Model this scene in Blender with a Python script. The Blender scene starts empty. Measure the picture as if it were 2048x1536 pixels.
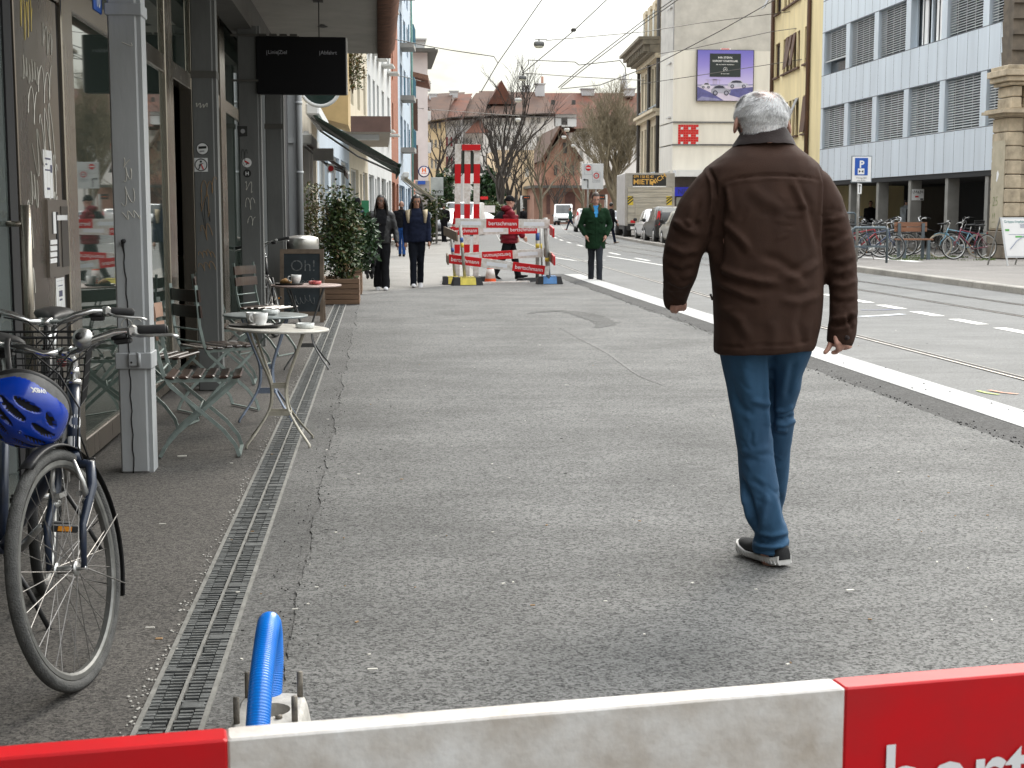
import bpy,bmesh,math,random
import numpy as np
from mathutils import Vector,Matrix,Euler,noise
R=math.radians
rnd=random.Random(7)
sc=bpy.context.scene
col=sc.collection
# ---------------------------------------------------------------- camera
FPX=2900.0 # focal length in pixels of the 2048 px wide photograph
CAM_H=1.35
PITCH=math.atan(344/FPX)
YAW=math.atan(269/FPX*math.cos(PITCH))
cam_d=bpy.data.cameras.new('camera')
cam=bpy.data.objects.new('camera',cam_d);col.objects.link(cam)
cam_d.sensor_width=36;cam_d.lens=FPX/2048*36
cam_d.clip_start=0.05;cam_d.clip_end=3000
cam.location=(0,0,CAM_H);cam.rotation_euler=(math.pi/2-PITCH,0,-YAW)
cam_d.dof.use_dof=True;cam_d.dof.focus_distance=7.5;cam_d.dof.aperture_fstop=25
sc.camera=cam
_r=Vector((math.cos(YAW),-math.sin(YAW),0))
_f=Vector((math.sin(YAW)*math.cos(PITCH),math.cos(YAW)*math.cos(PITCH),-math.sin(PITCH)))
_u=Vector((math.sin(YAW)*math.sin(PITCH),math.cos(YAW)*math.sin(PITCH),math.cos(PITCH)))
def ray(px,py):
 return _f+_r*((px-1024)/FPX)+_u*((768-py)/FPX)
def at(px,py,Y): # the point of the place seen at a pixel of the photo, Y metres up the street
 d=ray(px,py);k=Y/d.y
 return Vector((d.x*k,Y,CAM_H+d.z*k))
def gr(px,py,z=0.0): # ... lying on level z
 d=ray(px,py);k=(z-CAM_H)/d.z
 return Vector((d.x*k,d.y*k,z))
def atx(px,py,X): # ... lying on the plane x = X
 d=ray(px,py);k=X/d.x
 return Vector((X,d.y*k,CAM_H+d.z*k))
def xat(px,Y):
 return at(px,424,Y).x
def zat(py,Y):
 return at(1024,py,Y).z
# ---------------------------------------------------------------- sky, sun, exposure
SUN_EL,SUN_AZ=R(38),R(28) # veiled sun ahead and to the right (azimuth from +Y towards +X)
w=bpy.data.worlds.new('World');sc.world=w;w.use_nodes=True
nt=w.node_tree;nt.nodes.clear()
def wn(t,**k):
 n=nt.nodes.new(t)
 for a,b in k.items():setattr(n,a,b)
 return n
sky=wn('ShaderNodeTexSky',sky_type='NISHITA',sun_disc=False,sun_elevation=SUN_EL,sun_rotation=SUN_AZ,
         air_density=1.2,dust_density=3.0,ozone_density=1.0)
tc=wn('ShaderNodeTexCoord')
mp=wn('ShaderNodeMapping');mp.inputs['Scale'].default_value=(1.0,1.0,2.6)
nz=wn('ShaderNodeTexNoise');nz.inputs['Scale'].default_value=3.2;nz.inputs['Detail'].default_value=6;nz.inputs['Roughness'].default_value=.6
cr=wn('ShaderNodeValToRGB')
cr.color_ramp.elements[0].position=.36;cr.color_ramp.elements[0].color=(9.2,8.7,6.9,1)
cr.color_ramp.elements[1].position=.50;cr.color_ramp.elements[1].color=(13.8,14.3,14.6,1)
mx=wn('ShaderNodeMix',data_type='RGBA');mx.inputs[0].default_value=.93
bg=wn('ShaderNodeBackground');bg.inputs['Strength'].default_value=.10
out=wn('ShaderNodeOutputWorld')
L=nt.links.new
L(tc.outputs['Generated'],mp.inputs['Vector']);L(mp.outputs['Vector'],nz.inputs['Vector'])
L(nz.outputs['Fac'],cr.inputs['Fac'])
L(sky.outputs['Color'],mx.inputs[6]);L(cr.outputs['Color'],mx.inputs[7])
dt=wn('ShaderNodeVectorMath',operation='DOT_PRODUCT');dt.inputs[1].default_value=(math.sin(SUN_AZ)*.80,math.cos(SUN_AZ)*.80,.60)
mr=wn('ShaderNodeMapRange');mr.inputs[1].default_value=-.55;mr.inputs[2].default_value=.75;mr.inputs[3].default_value=.36;mr.inputs[4].default_value=1.10
ml=wn('ShaderNodeMix',data_type='RGBA',blend_type='MULTIPLY');ml.inputs[0].default_value=1 # veiled sky: brightest round the hidden sun
L(tc.outputs['Generated'],dt.inputs[0]);L(dt.outputs['Value'],mr.inputs[0]);L(mx.outputs[2],ml.inputs[6]);L(mr.outputs[0],ml.inputs[7])
sz=wn('ShaderNodeSeparateXYZ');er=wn('ShaderNodeValToRGB') # overcast dome: brighter overhead than at the horizon
for p_,c_ in((.0,(.41,.382,.300)),(.07,(.46,.445,.39)),(.24,(.92,.92,.90)),(.75,(1.9,1.9,1.93))):
 e_=er.color_ramp.elements[0]if p_==0 else er.color_ramp.elements.new(p_);e_.position=p_;e_.color=(*c_,1)
er.color_ramp.elements[-1].color=(1.95,1.95,2.0,1)
m5=wn('ShaderNodeMix',data_type='RGBA',blend_type='MULTIPLY');m5.inputs[0].default_value=1
L(tc.outputs['Generated'],sz.inputs[0]);L(sz.outputs['Z'],er.inputs['Fac']);L(ml.outputs[2],m5.inputs[6]);L(er.outputs['Color'],m5.inputs[7])
L(m5.outputs[2],bg.inputs['Color']);L(bg.outputs['Background'],out.inputs['Surface'])
sun_d=bpy.data.lights.new('sun','SUN');sun=bpy.data.objects.new('sun',sun_d);col.objects.link(sun)
sun_d.energy=1.5;sun_d.angle=R(24);sun_d.color=(1,.93,.82)
sun.rotation_euler=(math.pi/2-SUN_EL,0,math.pi-SUN_AZ)
sc.view_settings.view_transform='Standard'
try:sc.view_settings.look='None'
except Exception:pass
sc.view_settings.gamma=1;sc.view_settings.exposure=0.62
sc.cycles.max_bounces=6;sc.cycles.diffuse_bounces=3;sc.cycles.glossy_bounces=4
sc.cycles.transmission_bounces=4;sc.cycles.transparent_max_bounces=8
sc.cycles.caustics_reflective=False;sc.cycles.caustics_refractive=False
try:sc.cycles.use_denoising=True
except Exception:pass
# ---------------------------------------------------------------- materials
def srgb(r,g,b):
 f=lambda c:(c/255/12.92)if c<=10 else((c/255+.055)/1.055)**2.4
 return(f(r),f(g),f(b))
MATS={}
def mat(name,c,rough=.7,metal=0.0,var=.18,vscale=3.0,bump=0.0,bscale=60.0,spec=.5,c2=None,stretch=None,
  coat=0.0,sheen=0.0,detail=5,emit=None):
 """principled, colour broken by two noises; bump from a finer one"""
 if name in MATS:return MATS[name]
 m=bpy.data.materials.new(name);MATS[name]=m;m.use_nodes=True
 n=m.node_tree;n.nodes.clear();N=n.nodes.new;K=n.links.new
 o=N('ShaderNodeOutputMaterial');p=N('ShaderNodeBsdfPrincipled');K(p.outputs[0],o.inputs[0])
 p.inputs['Roughness'].default_value=rough;p.inputs['Metallic'].default_value=metal
 p.inputs['Specular IOR Level'].default_value=spec
 p.inputs['Coat Weight'].default_value=coat
 p.inputs['Sheen Weight'].default_value=sheen
 t=N('ShaderNodeTexCoord');vec=t.outputs['Object']
 if stretch:
  mpn=N('ShaderNodeMapping');mpn.inputs['Scale'].default_value=stretch;K(vec,mpn.inputs[0]);vec=mpn.outputs[0]
 if var>0:
  a=N('ShaderNodeTexNoise');a.inputs['Scale'].default_value=vscale;a.inputs['Detail'].default_value=detail;a.inputs['Roughness'].default_value=.62
  K(vec,a.inputs['Vector'])
  rp=N('ShaderNodeValToRGB');rp.color_ramp.elements[0].position=.28;rp.color_ramp.elements[1].position=.72
  d=c2 if c2 else tuple(x*(1-var*1.6)for x in c)
  h=c if c2 else tuple(min(1,x*(1+var))for x in c)
  rp.color_ramp.elements[0].color=(*d,1);rp.color_ramp.elements[1].color=(*h,1)
  K(a.outputs['Fac'],rp.inputs[0]);K(rp.outputs[0],p.inputs['Base Color'])
  r2=N('ShaderNodeMapRange');r2.inputs[3].default_value=max(0.02,rough-.12*var*4);r2.inputs[4].default_value=min(1,rough+.12*var*4)
  K(a.outputs['Fac'],r2.inputs[0]);K(r2.outputs[0],p.inputs['Roughness'])
 else:
  p.inputs['Base Color'].default_value=(*c,1)
 if bump>0:
  b=N('ShaderNodeTexNoise');b.inputs['Scale'].default_value=bscale;b.inputs['Detail'].default_value=4
  K(vec,b.inputs['Vector'])
  bn=N('ShaderNodeBump');bn.inputs['Strength'].default_value=bump;bn.inputs['Distance'].default_value=.01
  K(b.outputs['Fac'],bn.inputs['Height']);K(bn.outputs[0],p.inputs['Normal'])
 if emit:
  p.inputs['Emission Color'].default_value=(*emit[0],1);p.inputs['Emission Strength'].default_value=emit[1]
 return m
def stone_ground(name,dark,light,scale,lo=.42,hi=.62,tint=(1,1,1),big=.35,bump=.5,rough=.85,spec=.4,streak=0.0):
 """asphalt: pale chips in dark binder, plus broad worn patches"""
 m=bpy.data.materials.new(name);MATS[name]=m;m.use_nodes=True
 n=m.node_tree;n.nodes.clear();N=n.nodes.new;K=n.links.new
 o=N('ShaderNodeOutputMaterial');p=N('ShaderNodeBsdfPrincipled');K(p.outputs[0],o.inputs[0])
 t=N('ShaderNodeTexCoord');vec=t.outputs['Object']
 a=N('ShaderNodeTexNoise');a.inputs['Scale'].default_value=scale;a.inputs['Detail'].default_value=3;a.inputs['Roughness'].default_value=.7;K(vec,a.inputs['Vector'])
 v=N('ShaderNodeTexVoronoi');v.inputs['Scale'].default_value=scale*.8;K(vec,v.inputs['Vector'])
 vh=N('ShaderNodeSeparateColor');K(v.outputs['Color'],vh.inputs[0])
 ad=N('ShaderNodeMath',);ad.operation='MULTIPLY_ADD';ad.inputs[1].default_value=.34;K(vh.outputs[0],ad.inputs[0]);K(a.outputs['Fac'],ad.inputs[2])
 rp=N('ShaderNodeValToRGB');rp.color_ramp.elements[0].position=lo;rp.color_ramp.elements[1].position=hi+.2
 rp.color_ramp.elements[0].color=(*dark,1);rp.color_ramp.elements[1].color=(*light,1)
 K(ad.outputs[0],rp.inputs[0])
 b=N('ShaderNodeTexNoise');b.inputs['Scale'].default_value=.9;b.inputs['Detail'].default_value=7;b.inputs['Roughness'].default_value=.6
 K(vec,b.inputs['Vector'])
 mr=N('ShaderNodeMapRange');mr.inputs[1].default_value=.3;mr.inputs[2].default_value=.7;mr.inputs[3].default_value=1-big;mr.inputs[4].default_value=1+big*.6
 K(b.outputs['Fac'],mr.inputs[0])
 ml=N('ShaderNodeMix');ml.data_type='RGBA';ml.blend_type='MULTIPLY';ml.inputs[0].default_value=1
 K(rp.outputs[0],ml.inputs[6]);K(mr.outputs[0],ml.inputs[7])
 last=ml.outputs[2]
 if streak>0: # roller marks running across
  mpn=N('ShaderNodeMapping');mpn.inputs['Scale'].default_value=(.5,3.2,1);K(vec,mpn.inputs[0])
  s=N('ShaderNodeTexNoise');s.inputs['Scale'].default_value=1.4;s.inputs['Detail'].default_value=6;s.inputs['Roughness'].default_value=.7;K(mpn.outputs[0],s.inputs['Vector'])
  m3=N('ShaderNodeMapRange');m3.inputs[1].default_value=.32;m3.inputs[2].default_value=.62;m3.inputs[3].default_value=1-streak;m3.inputs[4].default_value=1.08
  K(s.outputs['Fac'],m3.inputs[0])
  m4=N('ShaderNodeMix');m4.data_type='RGBA';m4.blend_type='MULTIPLY';m4.inputs[0].default_value=1
  K(last,m4.inputs[6]);K(m3.outputs[0],m4.inputs[7]);last=m4.outputs[2]
 K(last,p.inputs['Base Color'])
 p.inputs['Roughness'].default_value=rough;p.inputs['Specular IOR Level'].default_value=spec
 bn=N('ShaderNodeBump');bn.inputs['Strength'].default_value=bump;bn.inputs['Distance'].default_value=.006
 K(ad.outputs[0],bn.inputs['Height']);K(bn.outputs[0],p.inputs['Normal'])
 return m
def glass_mat(name,tint,rough=.03,ior=1.55,alpha=.55):
 """shop glass: reflects by fresnel, lets part of the light through"""
 m=bpy.data.materials.new(name);MATS[name]=m;m.use_nodes=True
 n=m.node_tree;n.nodes.clear();N=n.nodes.new;K=n.links.new
 o=N('ShaderNodeOutputMaterial')
 fr=N('ShaderNodeFresnel');fr.inputs[0].default_value=ior
 gl=N('ShaderNodeBsdfGlossy');gl.inputs['Roughness'].default_value=rough;gl.inputs['Color'].default_value=(.95,.97,.95,1)
 tr=N('ShaderNodeBsdfTransparent');tr.inputs[0].default_value=(*tint,1)
 df=N('ShaderNodeBsdfDiffuse');df.inputs[0].default_value=(*tint,1)
 m1=N('ShaderNodeMixShader');m1.inputs[0].default_value=1-alpha;K(tr.outputs[0],m1.inputs[1]);K(df.outputs[0],m1.inputs[2])
 m2=N('ShaderNodeMixShader');K(fr.outputs[0],m2.inputs[0]);K(m1.outputs[0],m2.inputs[1]);K(gl.outputs[0],m2.inputs[2])
 K(m2.outputs[0],o.inputs[0])
 return m
# ---------------------------------------------------------------- mesh building
class MB:
 def __init__(s):s.v=[];s.f=[];s.m=[];s.s=[]
 def add(s,V,F,mi=0,smooth=False):
  b=len(s.v);s.v+=[tuple(x)for x in V]
  for q in F:s.f.append(tuple(b+i for i in q));s.m.append(mi);s.s.append(smooth)
  return s
 def quad(s,a,b,c,d,mi=0):return s.add([a,b,c,d],[(0,1,2,3)],mi)
 def box(s,c,d,rot=None,mi=0,bev=0.0):
  """centre, full size, optional Matrix; bev: chamfered vertical/long edges"""
  x,y,z=d[0]/2,d[1]/2,d[2]/2
  if bev<=0:
   V=[(-x,-y,-z),(x,-y,-z),(x,y,-z),(-x,y,-z),(-x,-y,z),(x,-y,z),(x,y,z),(-x,y,z)]
   F=[(0,3,2,1),(4,5,6,7),(0,1,5,4),(1,2,6,5),(2,3,7,6),(3,0,4,7)]
  else:
   e=min(bev,x*.9,y*.9,z*.9)
   V,F=[],[]
   for(zz,k)in((-z,e),(-z+e,0),(z-e,0),(z,e)):
    xx,yy=x-k,y-k
    V+=[(-xx+e,-yy,zz),(xx-e,-yy,zz),(xx,-yy+e,zz),(xx,yy-e,zz),(xx-e,yy,zz),(-xx+e,yy,zz),(-xx,yy-e,zz),(-xx,-yy+e,zz)]
   for r_ in range(3):
    for i in range(8):
     j=(i+1)%8;F.append((r_*8+i,r_*8+j,r_*8+8+j,r_*8+8+i))
   F.append(tuple(range(7,-1,-1)));F.append(tuple(range(24,32)))
  M=rot if rot is not None else Matrix.Identity(3)
  c=Vector(c)
  return s.add([M@Vector(p)+c for p in V],F,mi)
 def bx(s,x0,x1,y0,y1,z0,z1,mi=0,bev=0.0):
  return s.box(((x0+x1)/2,(y0+y1)/2,(z0+z1)/2),(abs(x1-x0),abs(y1-y0),abs(z1-z0)),None,mi,bev)
 def bar(s,a,b,wd,ht,up=(0,0,1),mi=0,bev=0.0):
  """rectangular bar from a to b"""
  a,b=Vector(a),Vector(b);t=(b-a);ln=t.length;t.normalize()
  u=Vector(up);sd=t.cross(u)
  if sd.length<1e-5:sd=t.cross(Vector((1,0,0)))
  sd.normalize();u=sd.cross(t)
  M=Matrix((sd,t,u)).transposed()
  return s.box((a+b)/2,(wd,ln,ht),M,mi,bev)
 def tube(s,pts,r,n=8,mi=0,cap=True,closed=False,flat=1.0,upv=None):
  pts=[Vector(p)for p in pts];k=len(pts)
  rr=r if isinstance(r,(list,tuple))else[r]*k
  tang=[]
  for i in range(k):
   if closed:t=pts[(i+1)%k]-pts[i-1]
   else:t=pts[min(i+1,k-1)]-pts[max(i-1,0)]
   tang.append(t.normalized()if t.length>1e-9 else Vector((0,0,1)))
  up=Vector(upv)if upv else Vector((0,0,1))
  if abs(tang[0].dot(up))>.95:up=Vector((1,0,0))if not upv else Vector((0,1,0))
  nrm=(up-tang[0]*up.dot(tang[0])).normalized()
  V,F=[],[]
  for i in range(k):
   nrm=(nrm-tang[i]*nrm.dot(tang[i]))
   nrm=nrm.normalized()if nrm.length>1e-6 else tang[i].orthogonal().normalized()
   bn=tang[i].cross(nrm)
   for j in range(n):
    a=2*math.pi*j/n
    V.append(pts[i]+(nrm*math.cos(a)*flat+bn*math.sin(a))*rr[i])
  for i in range(k if closed else k-1):
   p,q=i*n,((i+1)%k)*n
   for j in range(n):
    j2=(j+1)%n;F.append((p+j,p+j2,q+j2,q+j))
  if cap and not closed:
   F.append(tuple(range(n-1,-1,-1)));F.append(tuple(range((k-1)*n,k*n)))
  return s.add(V,F,mi,n>5)
 def cyl(s,a,b,r0,r1=None,n=12,mi=0,cap=True):return s.tube([a,b],[r0,r0 if r1 is None else r1],n,mi,cap)
 def lathe(s,prof,c=(0,0,0),n=20,mi=0,rot=None,arc=None):
  """prof: (radius, height) from bottom to top, around local z"""
  V,F=[],[];k=len(prof);M=rot if rot is not None else Matrix.Identity(3);c=Vector(c)
  for(r,h)in prof:
   for j in range(n):
    a=2*math.pi*j/n;V.append(M@Vector((r*math.cos(a),r*math.sin(a),h))+c)
  for i in range(k-1):
   for j in range(n):
    j2=(j+1)%n;F.append((i*n+j,i*n+j2,(i+1)*n+j2,(i+1)*n+j))
  if prof[0][0]>1e-6:F.append(tuple(range(n-1,-1,-1)))
  if prof[-1][0]>1e-6:F.append(tuple(range((k-1)*n,k*n)))
  return s.add(V,F,mi,True)
 def ball(s,c,r,n=14,mi=0,rot=None):
  """ellipsoid, r scalar or triple"""
  rx,ry,rz=(r,r,r)if not isinstance(r,(tuple,list))else r
  c=Vector(c);M=rot if rot is not None else Matrix.Identity(3);h=max(6,n//2+2)
  V=[];F=[]
  for i in range(1,h):
   p=math.pi*i/h
   for j in range(n):
    a=2*math.pi*j/n
    V.append(M@Vector((rx*math.sin(p)*math.cos(a),ry*math.sin(p)*math.sin(a),-rz*math.cos(p)))+c)
  b=len(V);V.append(M@Vector((0,0,-rz))+c);V.append(M@Vector((0,0,rz))+c)
  for i in range(h-2):
   for j in range(n):
    j2=(j+1)%n;F.append((i*n+j,i*n+j2,(i+1)*n+j2,(i+1)*n+j))
  for j in range(n):
   j2=(j+1)%n;F.append((b,j2,j));F.append((b+1,(h-2)*n+j,(h-2)*n+j2))
  return s.add(V,F,mi,True)
 def prism(s,poly,vec,mi=0,mi_side=None):
  """planar polygon extruded along vec"""
  k=len(poly);P=[Vector(p)for p in poly];vv=Vector(vec)
  V=P+[p+vv for p in P]
  s.add(V,[tuple(range(k-1,-1,-1)),tuple(range(k,2*k))],mi)
  return s.add(V,[(i,(i+1)%k,k+(i+1)%k,k+i)for i in range(k)],mi if mi_side is None else mi_side)
 def loft(s,secs,n=24,mi=0,cap=True,pw=2.0):
  """secs: (centre, half width vector, half depth vector); superellipse power pw"""
  V,F=[],[]
  for(c,a,b)in secs:
   c,a,b=Vector(c),Vector(a),Vector(b)
   for j in range(n):
    t=2*math.pi*j/n;ct,st=math.cos(t),math.sin(t)
    V.append(c+a*math.copysign(abs(ct)**(2/pw),ct)+b*math.copysign(abs(st)**(2/pw),st))
  for i in range(len(secs)-1):
   for j in range(n):
    j2=(j+1)%n;F.append((i*n+j,i*n+j2,(i+1)*n+j2,(i+1)*n+j))
  if cap:F.append(tuple(range(n-1,-1,-1)));F.append(tuple(range((len(secs)-1)*n,len(secs)*n)))
  return s.add(V,F,mi,True)
 def xf(s,M):
  s.v=[tuple(M@Vector(p))for p in s.v];return s
 def join(s,o,mi=None):
  b=len(s.v);s.v+=o.v
  for q,m_,sm in zip(o.f,o.m,o.s):s.f.append(tuple(b+i for i in q));s.m.append(m_ if mi is None else mi);s.s.append(sm)
  return s
 def mesh(s,name,mats):
  me=bpy.data.meshes.new(name);me.from_pydata(s.v,[],s.f)
  for m_ in(mats if isinstance(mats,(list,tuple))else[mats]):me.materials.append(m_)
  if s.f:
   me.polygons.foreach_set('material_index',s.m);me.polygons.foreach_set('use_smooth',s.s)
  me.update();return me
 def build(s,name,mats,parent=None):
  ob=bpy.data.objects.new(name,s.mesh(name,mats));col.objects.link(ob)
  if parent is not None:ob.parent=parent
  return ob
def tag(o,label=None,cat=None,group=None,kind=None):
 if label:o['label']=label
 if cat:o['category']=cat
 if group:o['group']=group
 if kind:o['kind']=kind
 return o
def empty(name,loc=(0,0,0),rz=0.0,label=None,cat=None,group=None):
 o=bpy.data.objects.new(name,None);col.objects.link(o);o.location=loc;o.rotation_euler=(0,0,rz)
 o.empty_display_size=.1
 return tag(o,label,cat,group)
def kids(o):return[c for c in list(bpy.data.objects)if c.parent==o]
def copy_tree(o,parent=None,tint=None):
 c=o.copy();col.objects.link(c);c.parent=parent
 for ch in list(o.children):copy_tree(ch,c)
 return c
def struct(mb,name,m):
 o=mb.build(name,m);o['kind']='structure';return o
def text_mb(body,size,origin,xdir,ydir,bold=0.0,depth=0.0,align='LEFT',mi=0,spacing=1.0,width=None):
 """lettering as flat mesh laid out on xdir/ydir from origin (baseline start)"""
 cu=bpy.data.curves.new('txt','FONT');cu.body=body;cu.size=size;cu.offset=bold*size
 cu.align_x=align;cu.space_character=spacing;cu.extrude=depth;cu.resolution_u=3
 ob=bpy.data.objects.new('txt',cu);col.objects.link(ob)
 dg=bpy.context.evaluated_depsgraph_get();me=bpy.data.meshes.new_from_object(ob.evaluated_get(dg))
 x,y=Vector(xdir).normalized(),Vector(ydir).normalized();z=x.cross(y)
 k=1.0
 if width and len(me.vertices):
  xs=[v.co.x for v in me.vertices];k=width/max(1e-6,max(xs)-min(xs))
 o=Vector(origin);mb=MB()
 mb.add([o+x*(v.co.x*k)+y*v.co.y+z*v.co.z for v in me.vertices],[tuple(p.vertices)for p in me.polygons],mi)
 bpy.data.objects.remove(ob);bpy.data.curves.remove(cu);bpy.data.meshes.remove(me)
 return mb
def remesh(mb,voxel,smooth_it=4,smooth_f=.5):
 """fuse overlapping closed pieces into one continuous surface; returns (verts Nx3, faces)"""
 me=mb.mesh('tmp',[]);ob=bpy.data.objects.new('tmp',me);col.objects.link(ob)
 m=ob.modifiers.new('r','REMESH');m.mode='VOXEL';m.voxel_size=voxel;m.adaptivity=0
 if smooth_it:
  s=ob.modifiers.new('s','SMOOTH');s.factor=smooth_f;s.iterations=smooth_it
 dg=bpy.context.evaluated_depsgraph_get();e=bpy.data.meshes.new_from_object(ob.evaluated_get(dg))
 V=np.empty(len(e.vertices)*3);e.vertices.foreach_get('co',V);V=V.reshape(-1,3)
 Nn=np.empty(len(e.vertices)*3);e.vertices.foreach_get('normal',Nn);Nn=Nn.reshape(-1,3)
 F=[tuple(p.vertices)for p in e.polygons]
 bpy.data.objects.remove(ob);bpy.data.meshes.remove(me);bpy.data.meshes.remove(e)
 return V,F,Nn
def skin(V,F,name,mats,parent=None,mi=None):
 mb=MB();mb.v=[tuple(p)for p in V];mb.f=list(F);mb.m=[0]*len(F)if mi is None else list(mi);mb.s=[True]*len(F)
 return mb.build(name,mats,parent)
def limb(mb,pts,rad,n=14):
 """tapering closed chain of rounded segments (for remeshing)"""
 pts=[Vector(p)for p in pts]
 for i in range(len(pts)-1):
  mb.tube([pts[i],pts[i+1]],[rad[i],rad[i+1]],n)
 for p,r_ in zip(pts,rad):mb.ball(p,r_*.985,n)
 return mb
def fbm(p,sc_,oct_=3):
 return noise.fractal(Vector(p)*sc_,1.0,2.0,oct_)
# ---------------------------------------------------------------- the ground
M_new=stone_ground('new_asphalt',(.0165,.0168,.0165),(.175,.174,.168),120,.42,.58,big=.34,bump=.6,streak=.13)
M_fill=stone_ground('fill_asphalt',(.024,.024,.024),(.165,.163,.157),120,.42,.66,big=.35,bump=.6)
M_old=stone_ground('old_asphalt',(.015,.0138,.013),(.135,.125,.114),125,.44,.66,big=.25,bump=.6)
M_tar=stone_ground('tar_patch',(.011,.011,.011),(.085,.084,.083),90,.45,.75,big=.3,bump=.5,streak=.2)
M_road=stone_ground('road_surface',(.095,.095,.093),(.215,.215,.21),130,.35,.6,big=.14,bump=.2,spec=.15,streak=.08)
M_walk=stone_ground('pale_pavement',(.19,.18,.168),(.33,.318,.297),70,.35,.6,big=.14,spec=.15,bump=.2,streak=.1)
M_side=stone_ground('side_pavement',(.13,.12,.11),(.27,.25,.23),110,.36,.6,big=.16,bump=.25)
M_gran=stone_ground('granite',(.27,.27,.266),(.46,.46,.452),160,.3,.55,big=.12,spec=.15,bump=.15)
M_kerb=stone_ground('kerb_granite',(.19,.18,.165),(.43,.405,.365),120,.35,.6,big=.25,bump=.3)
M_paint=mat('white_road_paint',(.74,.73,.69),.6,var=.12,vscale=9)
M_rail=mat('tram_rail_steel',(.42,.40,.38),.35,.8,var=.12,vscale=12)
M_groove=mat('rail_groove',(.012,.012,.012),.8,var=0)
def sheet(name,poly,z,m,zs=None):
 mb=MB();mb.add([(x,y,z if zs is None else zs[i])for i,(x,y)in enumerate(poly)],[tuple(range(len(poly)))])
 return struct(mb,name,m)
def ragged(x,y0,y1,amp,step,seed,sc_=2.2):
 r_=[];y=y0
 while y<y1:
  r_.append((x+amp*noise.fractal(Vector((seed,y*sc_,0)),1.0,2.0,2)+.012*noise.noise(Vector((seed,y*14,3))),y));y+=step
 r_.append((x,y1));return r_
def strip_poly(left,right):return left+right[::-1]
def ribbon(name,line,hw,z,m,kind='structure'):
 """flat band following a line of (x, y) points"""
 mb=MB();V=[]
 for i,(x,y)in enumerate(line):
  a,b=Vector(line[max(0,i-1)]),Vector(line[min(len(line)-1,i+1)])
  t=(b-a).normalized();nrm=Vector((t.y,-t.x))
  V+=[(x-nrm.x*hw,y-nrm.y*hw,z),(x+nrm.x*hw,y+nrm.y*hw,z)]
 mb.add(V,[(2*i,2*i+1,2*i+3,2*i+2)for i in range(len(line)-1)])
 o=mb.build(name,m)
 if kind:o['kind']=kind
 return o
def curve2(pts,n=12):
 """smooth line through (x, y) points"""
 P=[Vector(p)for p in pts];o=[]
 for i in range(len(P)-1):
  p0,p1,p2,p3=P[max(0,i-1)],P[i],P[i+1],P[min(len(P)-1,i+2)]
  for k in range(n):
   t=k/n;o.append(tuple(.5*((2*p1)+(p2-p0)*t+(2*p0-5*p1+4*p2-p3)*t*t+(3*p1-p0-3*p2+p3)*t**3)))
 o.append(tuple(P[-1]));return o
sheet('ground',[(-500,-60),(500,-60),(500,900),(-500,900)],-.14,M_walk)
sheet('street',[(4.2,-6),(11.2,-6),(11.2,34),(11.35,57),(12.6,75),(15,100),(20,150),(34,260),(24,260),(11,150),(6,100),(3.2,66),(2.5,50),(2.25,30),(4.2,29)],-.06,M_road)
sheet('far_pavement',[(-1.9,22),(-1.9,60),(1.5,130),(8.5,130),(6,100),(3.2,66),(2.5,50),(2.25,30),(2.25,22)],-.056,M_walk)
sheet('old_pavement',[(-6,-6),(-.645,-6),(-.645,27),(-6,27)],0.0,M_old)
e1=gr(716,589);e2=gr(892,571);e3=gr(1085,562);e4=gr(1142,549)
far_edge=[]
for a,b in((e1,e2),(e2,e3),(e3,e4)):
 for k in range(6):far_edge.append(((a.x+(b.x-a.x)*k/6),(a.y+(b.y-a.y)*k/6)+rnd.uniform(-.12,.12)))
mb=MB()
P=[(-.475,-6)]+[(-.475,e1.y)]+far_edge+[(4.03,e4.y)]+[(4.03,-6)]
mb.prism([(x,y,-.12)for x,y in P],(0,0,.1202))
struct(mb,'fill_strip',M_fill)
mb=MB();Lr=ragged(-.29,0,21.8,.034,.03,3.1,1.3);Rr=ragged(3.70,0,29.5,.05,.03,8.7,1.2)
P=[(Lr[0][0],-6)]+Lr+[(x,y-.25)for x,y in far_edge]+Rr[::-1]+[(3.7,-6)]
mb.prism([(x,y,.001)for x,y in P],(0,0,.0045))
struct(mb,'new_asphalt',M_new)
mb=MB();P=[(3.55,-6),(4.025,-6),(4.025,e4.y+.2),(3.55,e4.y)]
mb.add([(x,y,.0045)for x,y in P],[(0,1,2,3)]);struct(mb,'tar_patch',M_tar)
# a second, rougher crust of tar crumbs along the ragged edges
mb=MB()
for i in range(650):
 y=6+22*rnd.random()**1.5;x=3.72+rnd.gauss(0,.04);s_=rnd.uniform(.002,.007)
 mb.ball((x,y,.009),(s_,s_*1.2,s_*.7),5)
for i in range(420):
 y=3.8+16*rnd.random()**1.4;x=-.30+rnd.gauss(0,.05);s_=rnd.uniform(.0015,.0045)
 mb.ball((x,y,.006),(s_,s_*1.2,s_*.7),5)
for i in range(40):
 x=rnd.uniform(4.02,4.4);y=8+20*rnd.random()**1.4;s_=rnd.uniform(.004,.008);mb.ball((x,y,.010),(s_,s_*1.3,s_*.6),5)
tag(mb.build('loose_grit',mat('grit',(.045,.045,.044),.9,var=.4,vscale=20)),'black tar crumbs scattered along the ragged asphalt edges','grit',kind='stuff')
# granite strip between the asphalt and the tram road
mb=MB();y=-6.0
while y<e4.y:
 mb.bx(4.025,4.375,y+.004,min(y+2.4,e4.y)-.004,-.12,.0085);y+=2.4
struct(mb,'granite_strip',M_gran)
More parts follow.
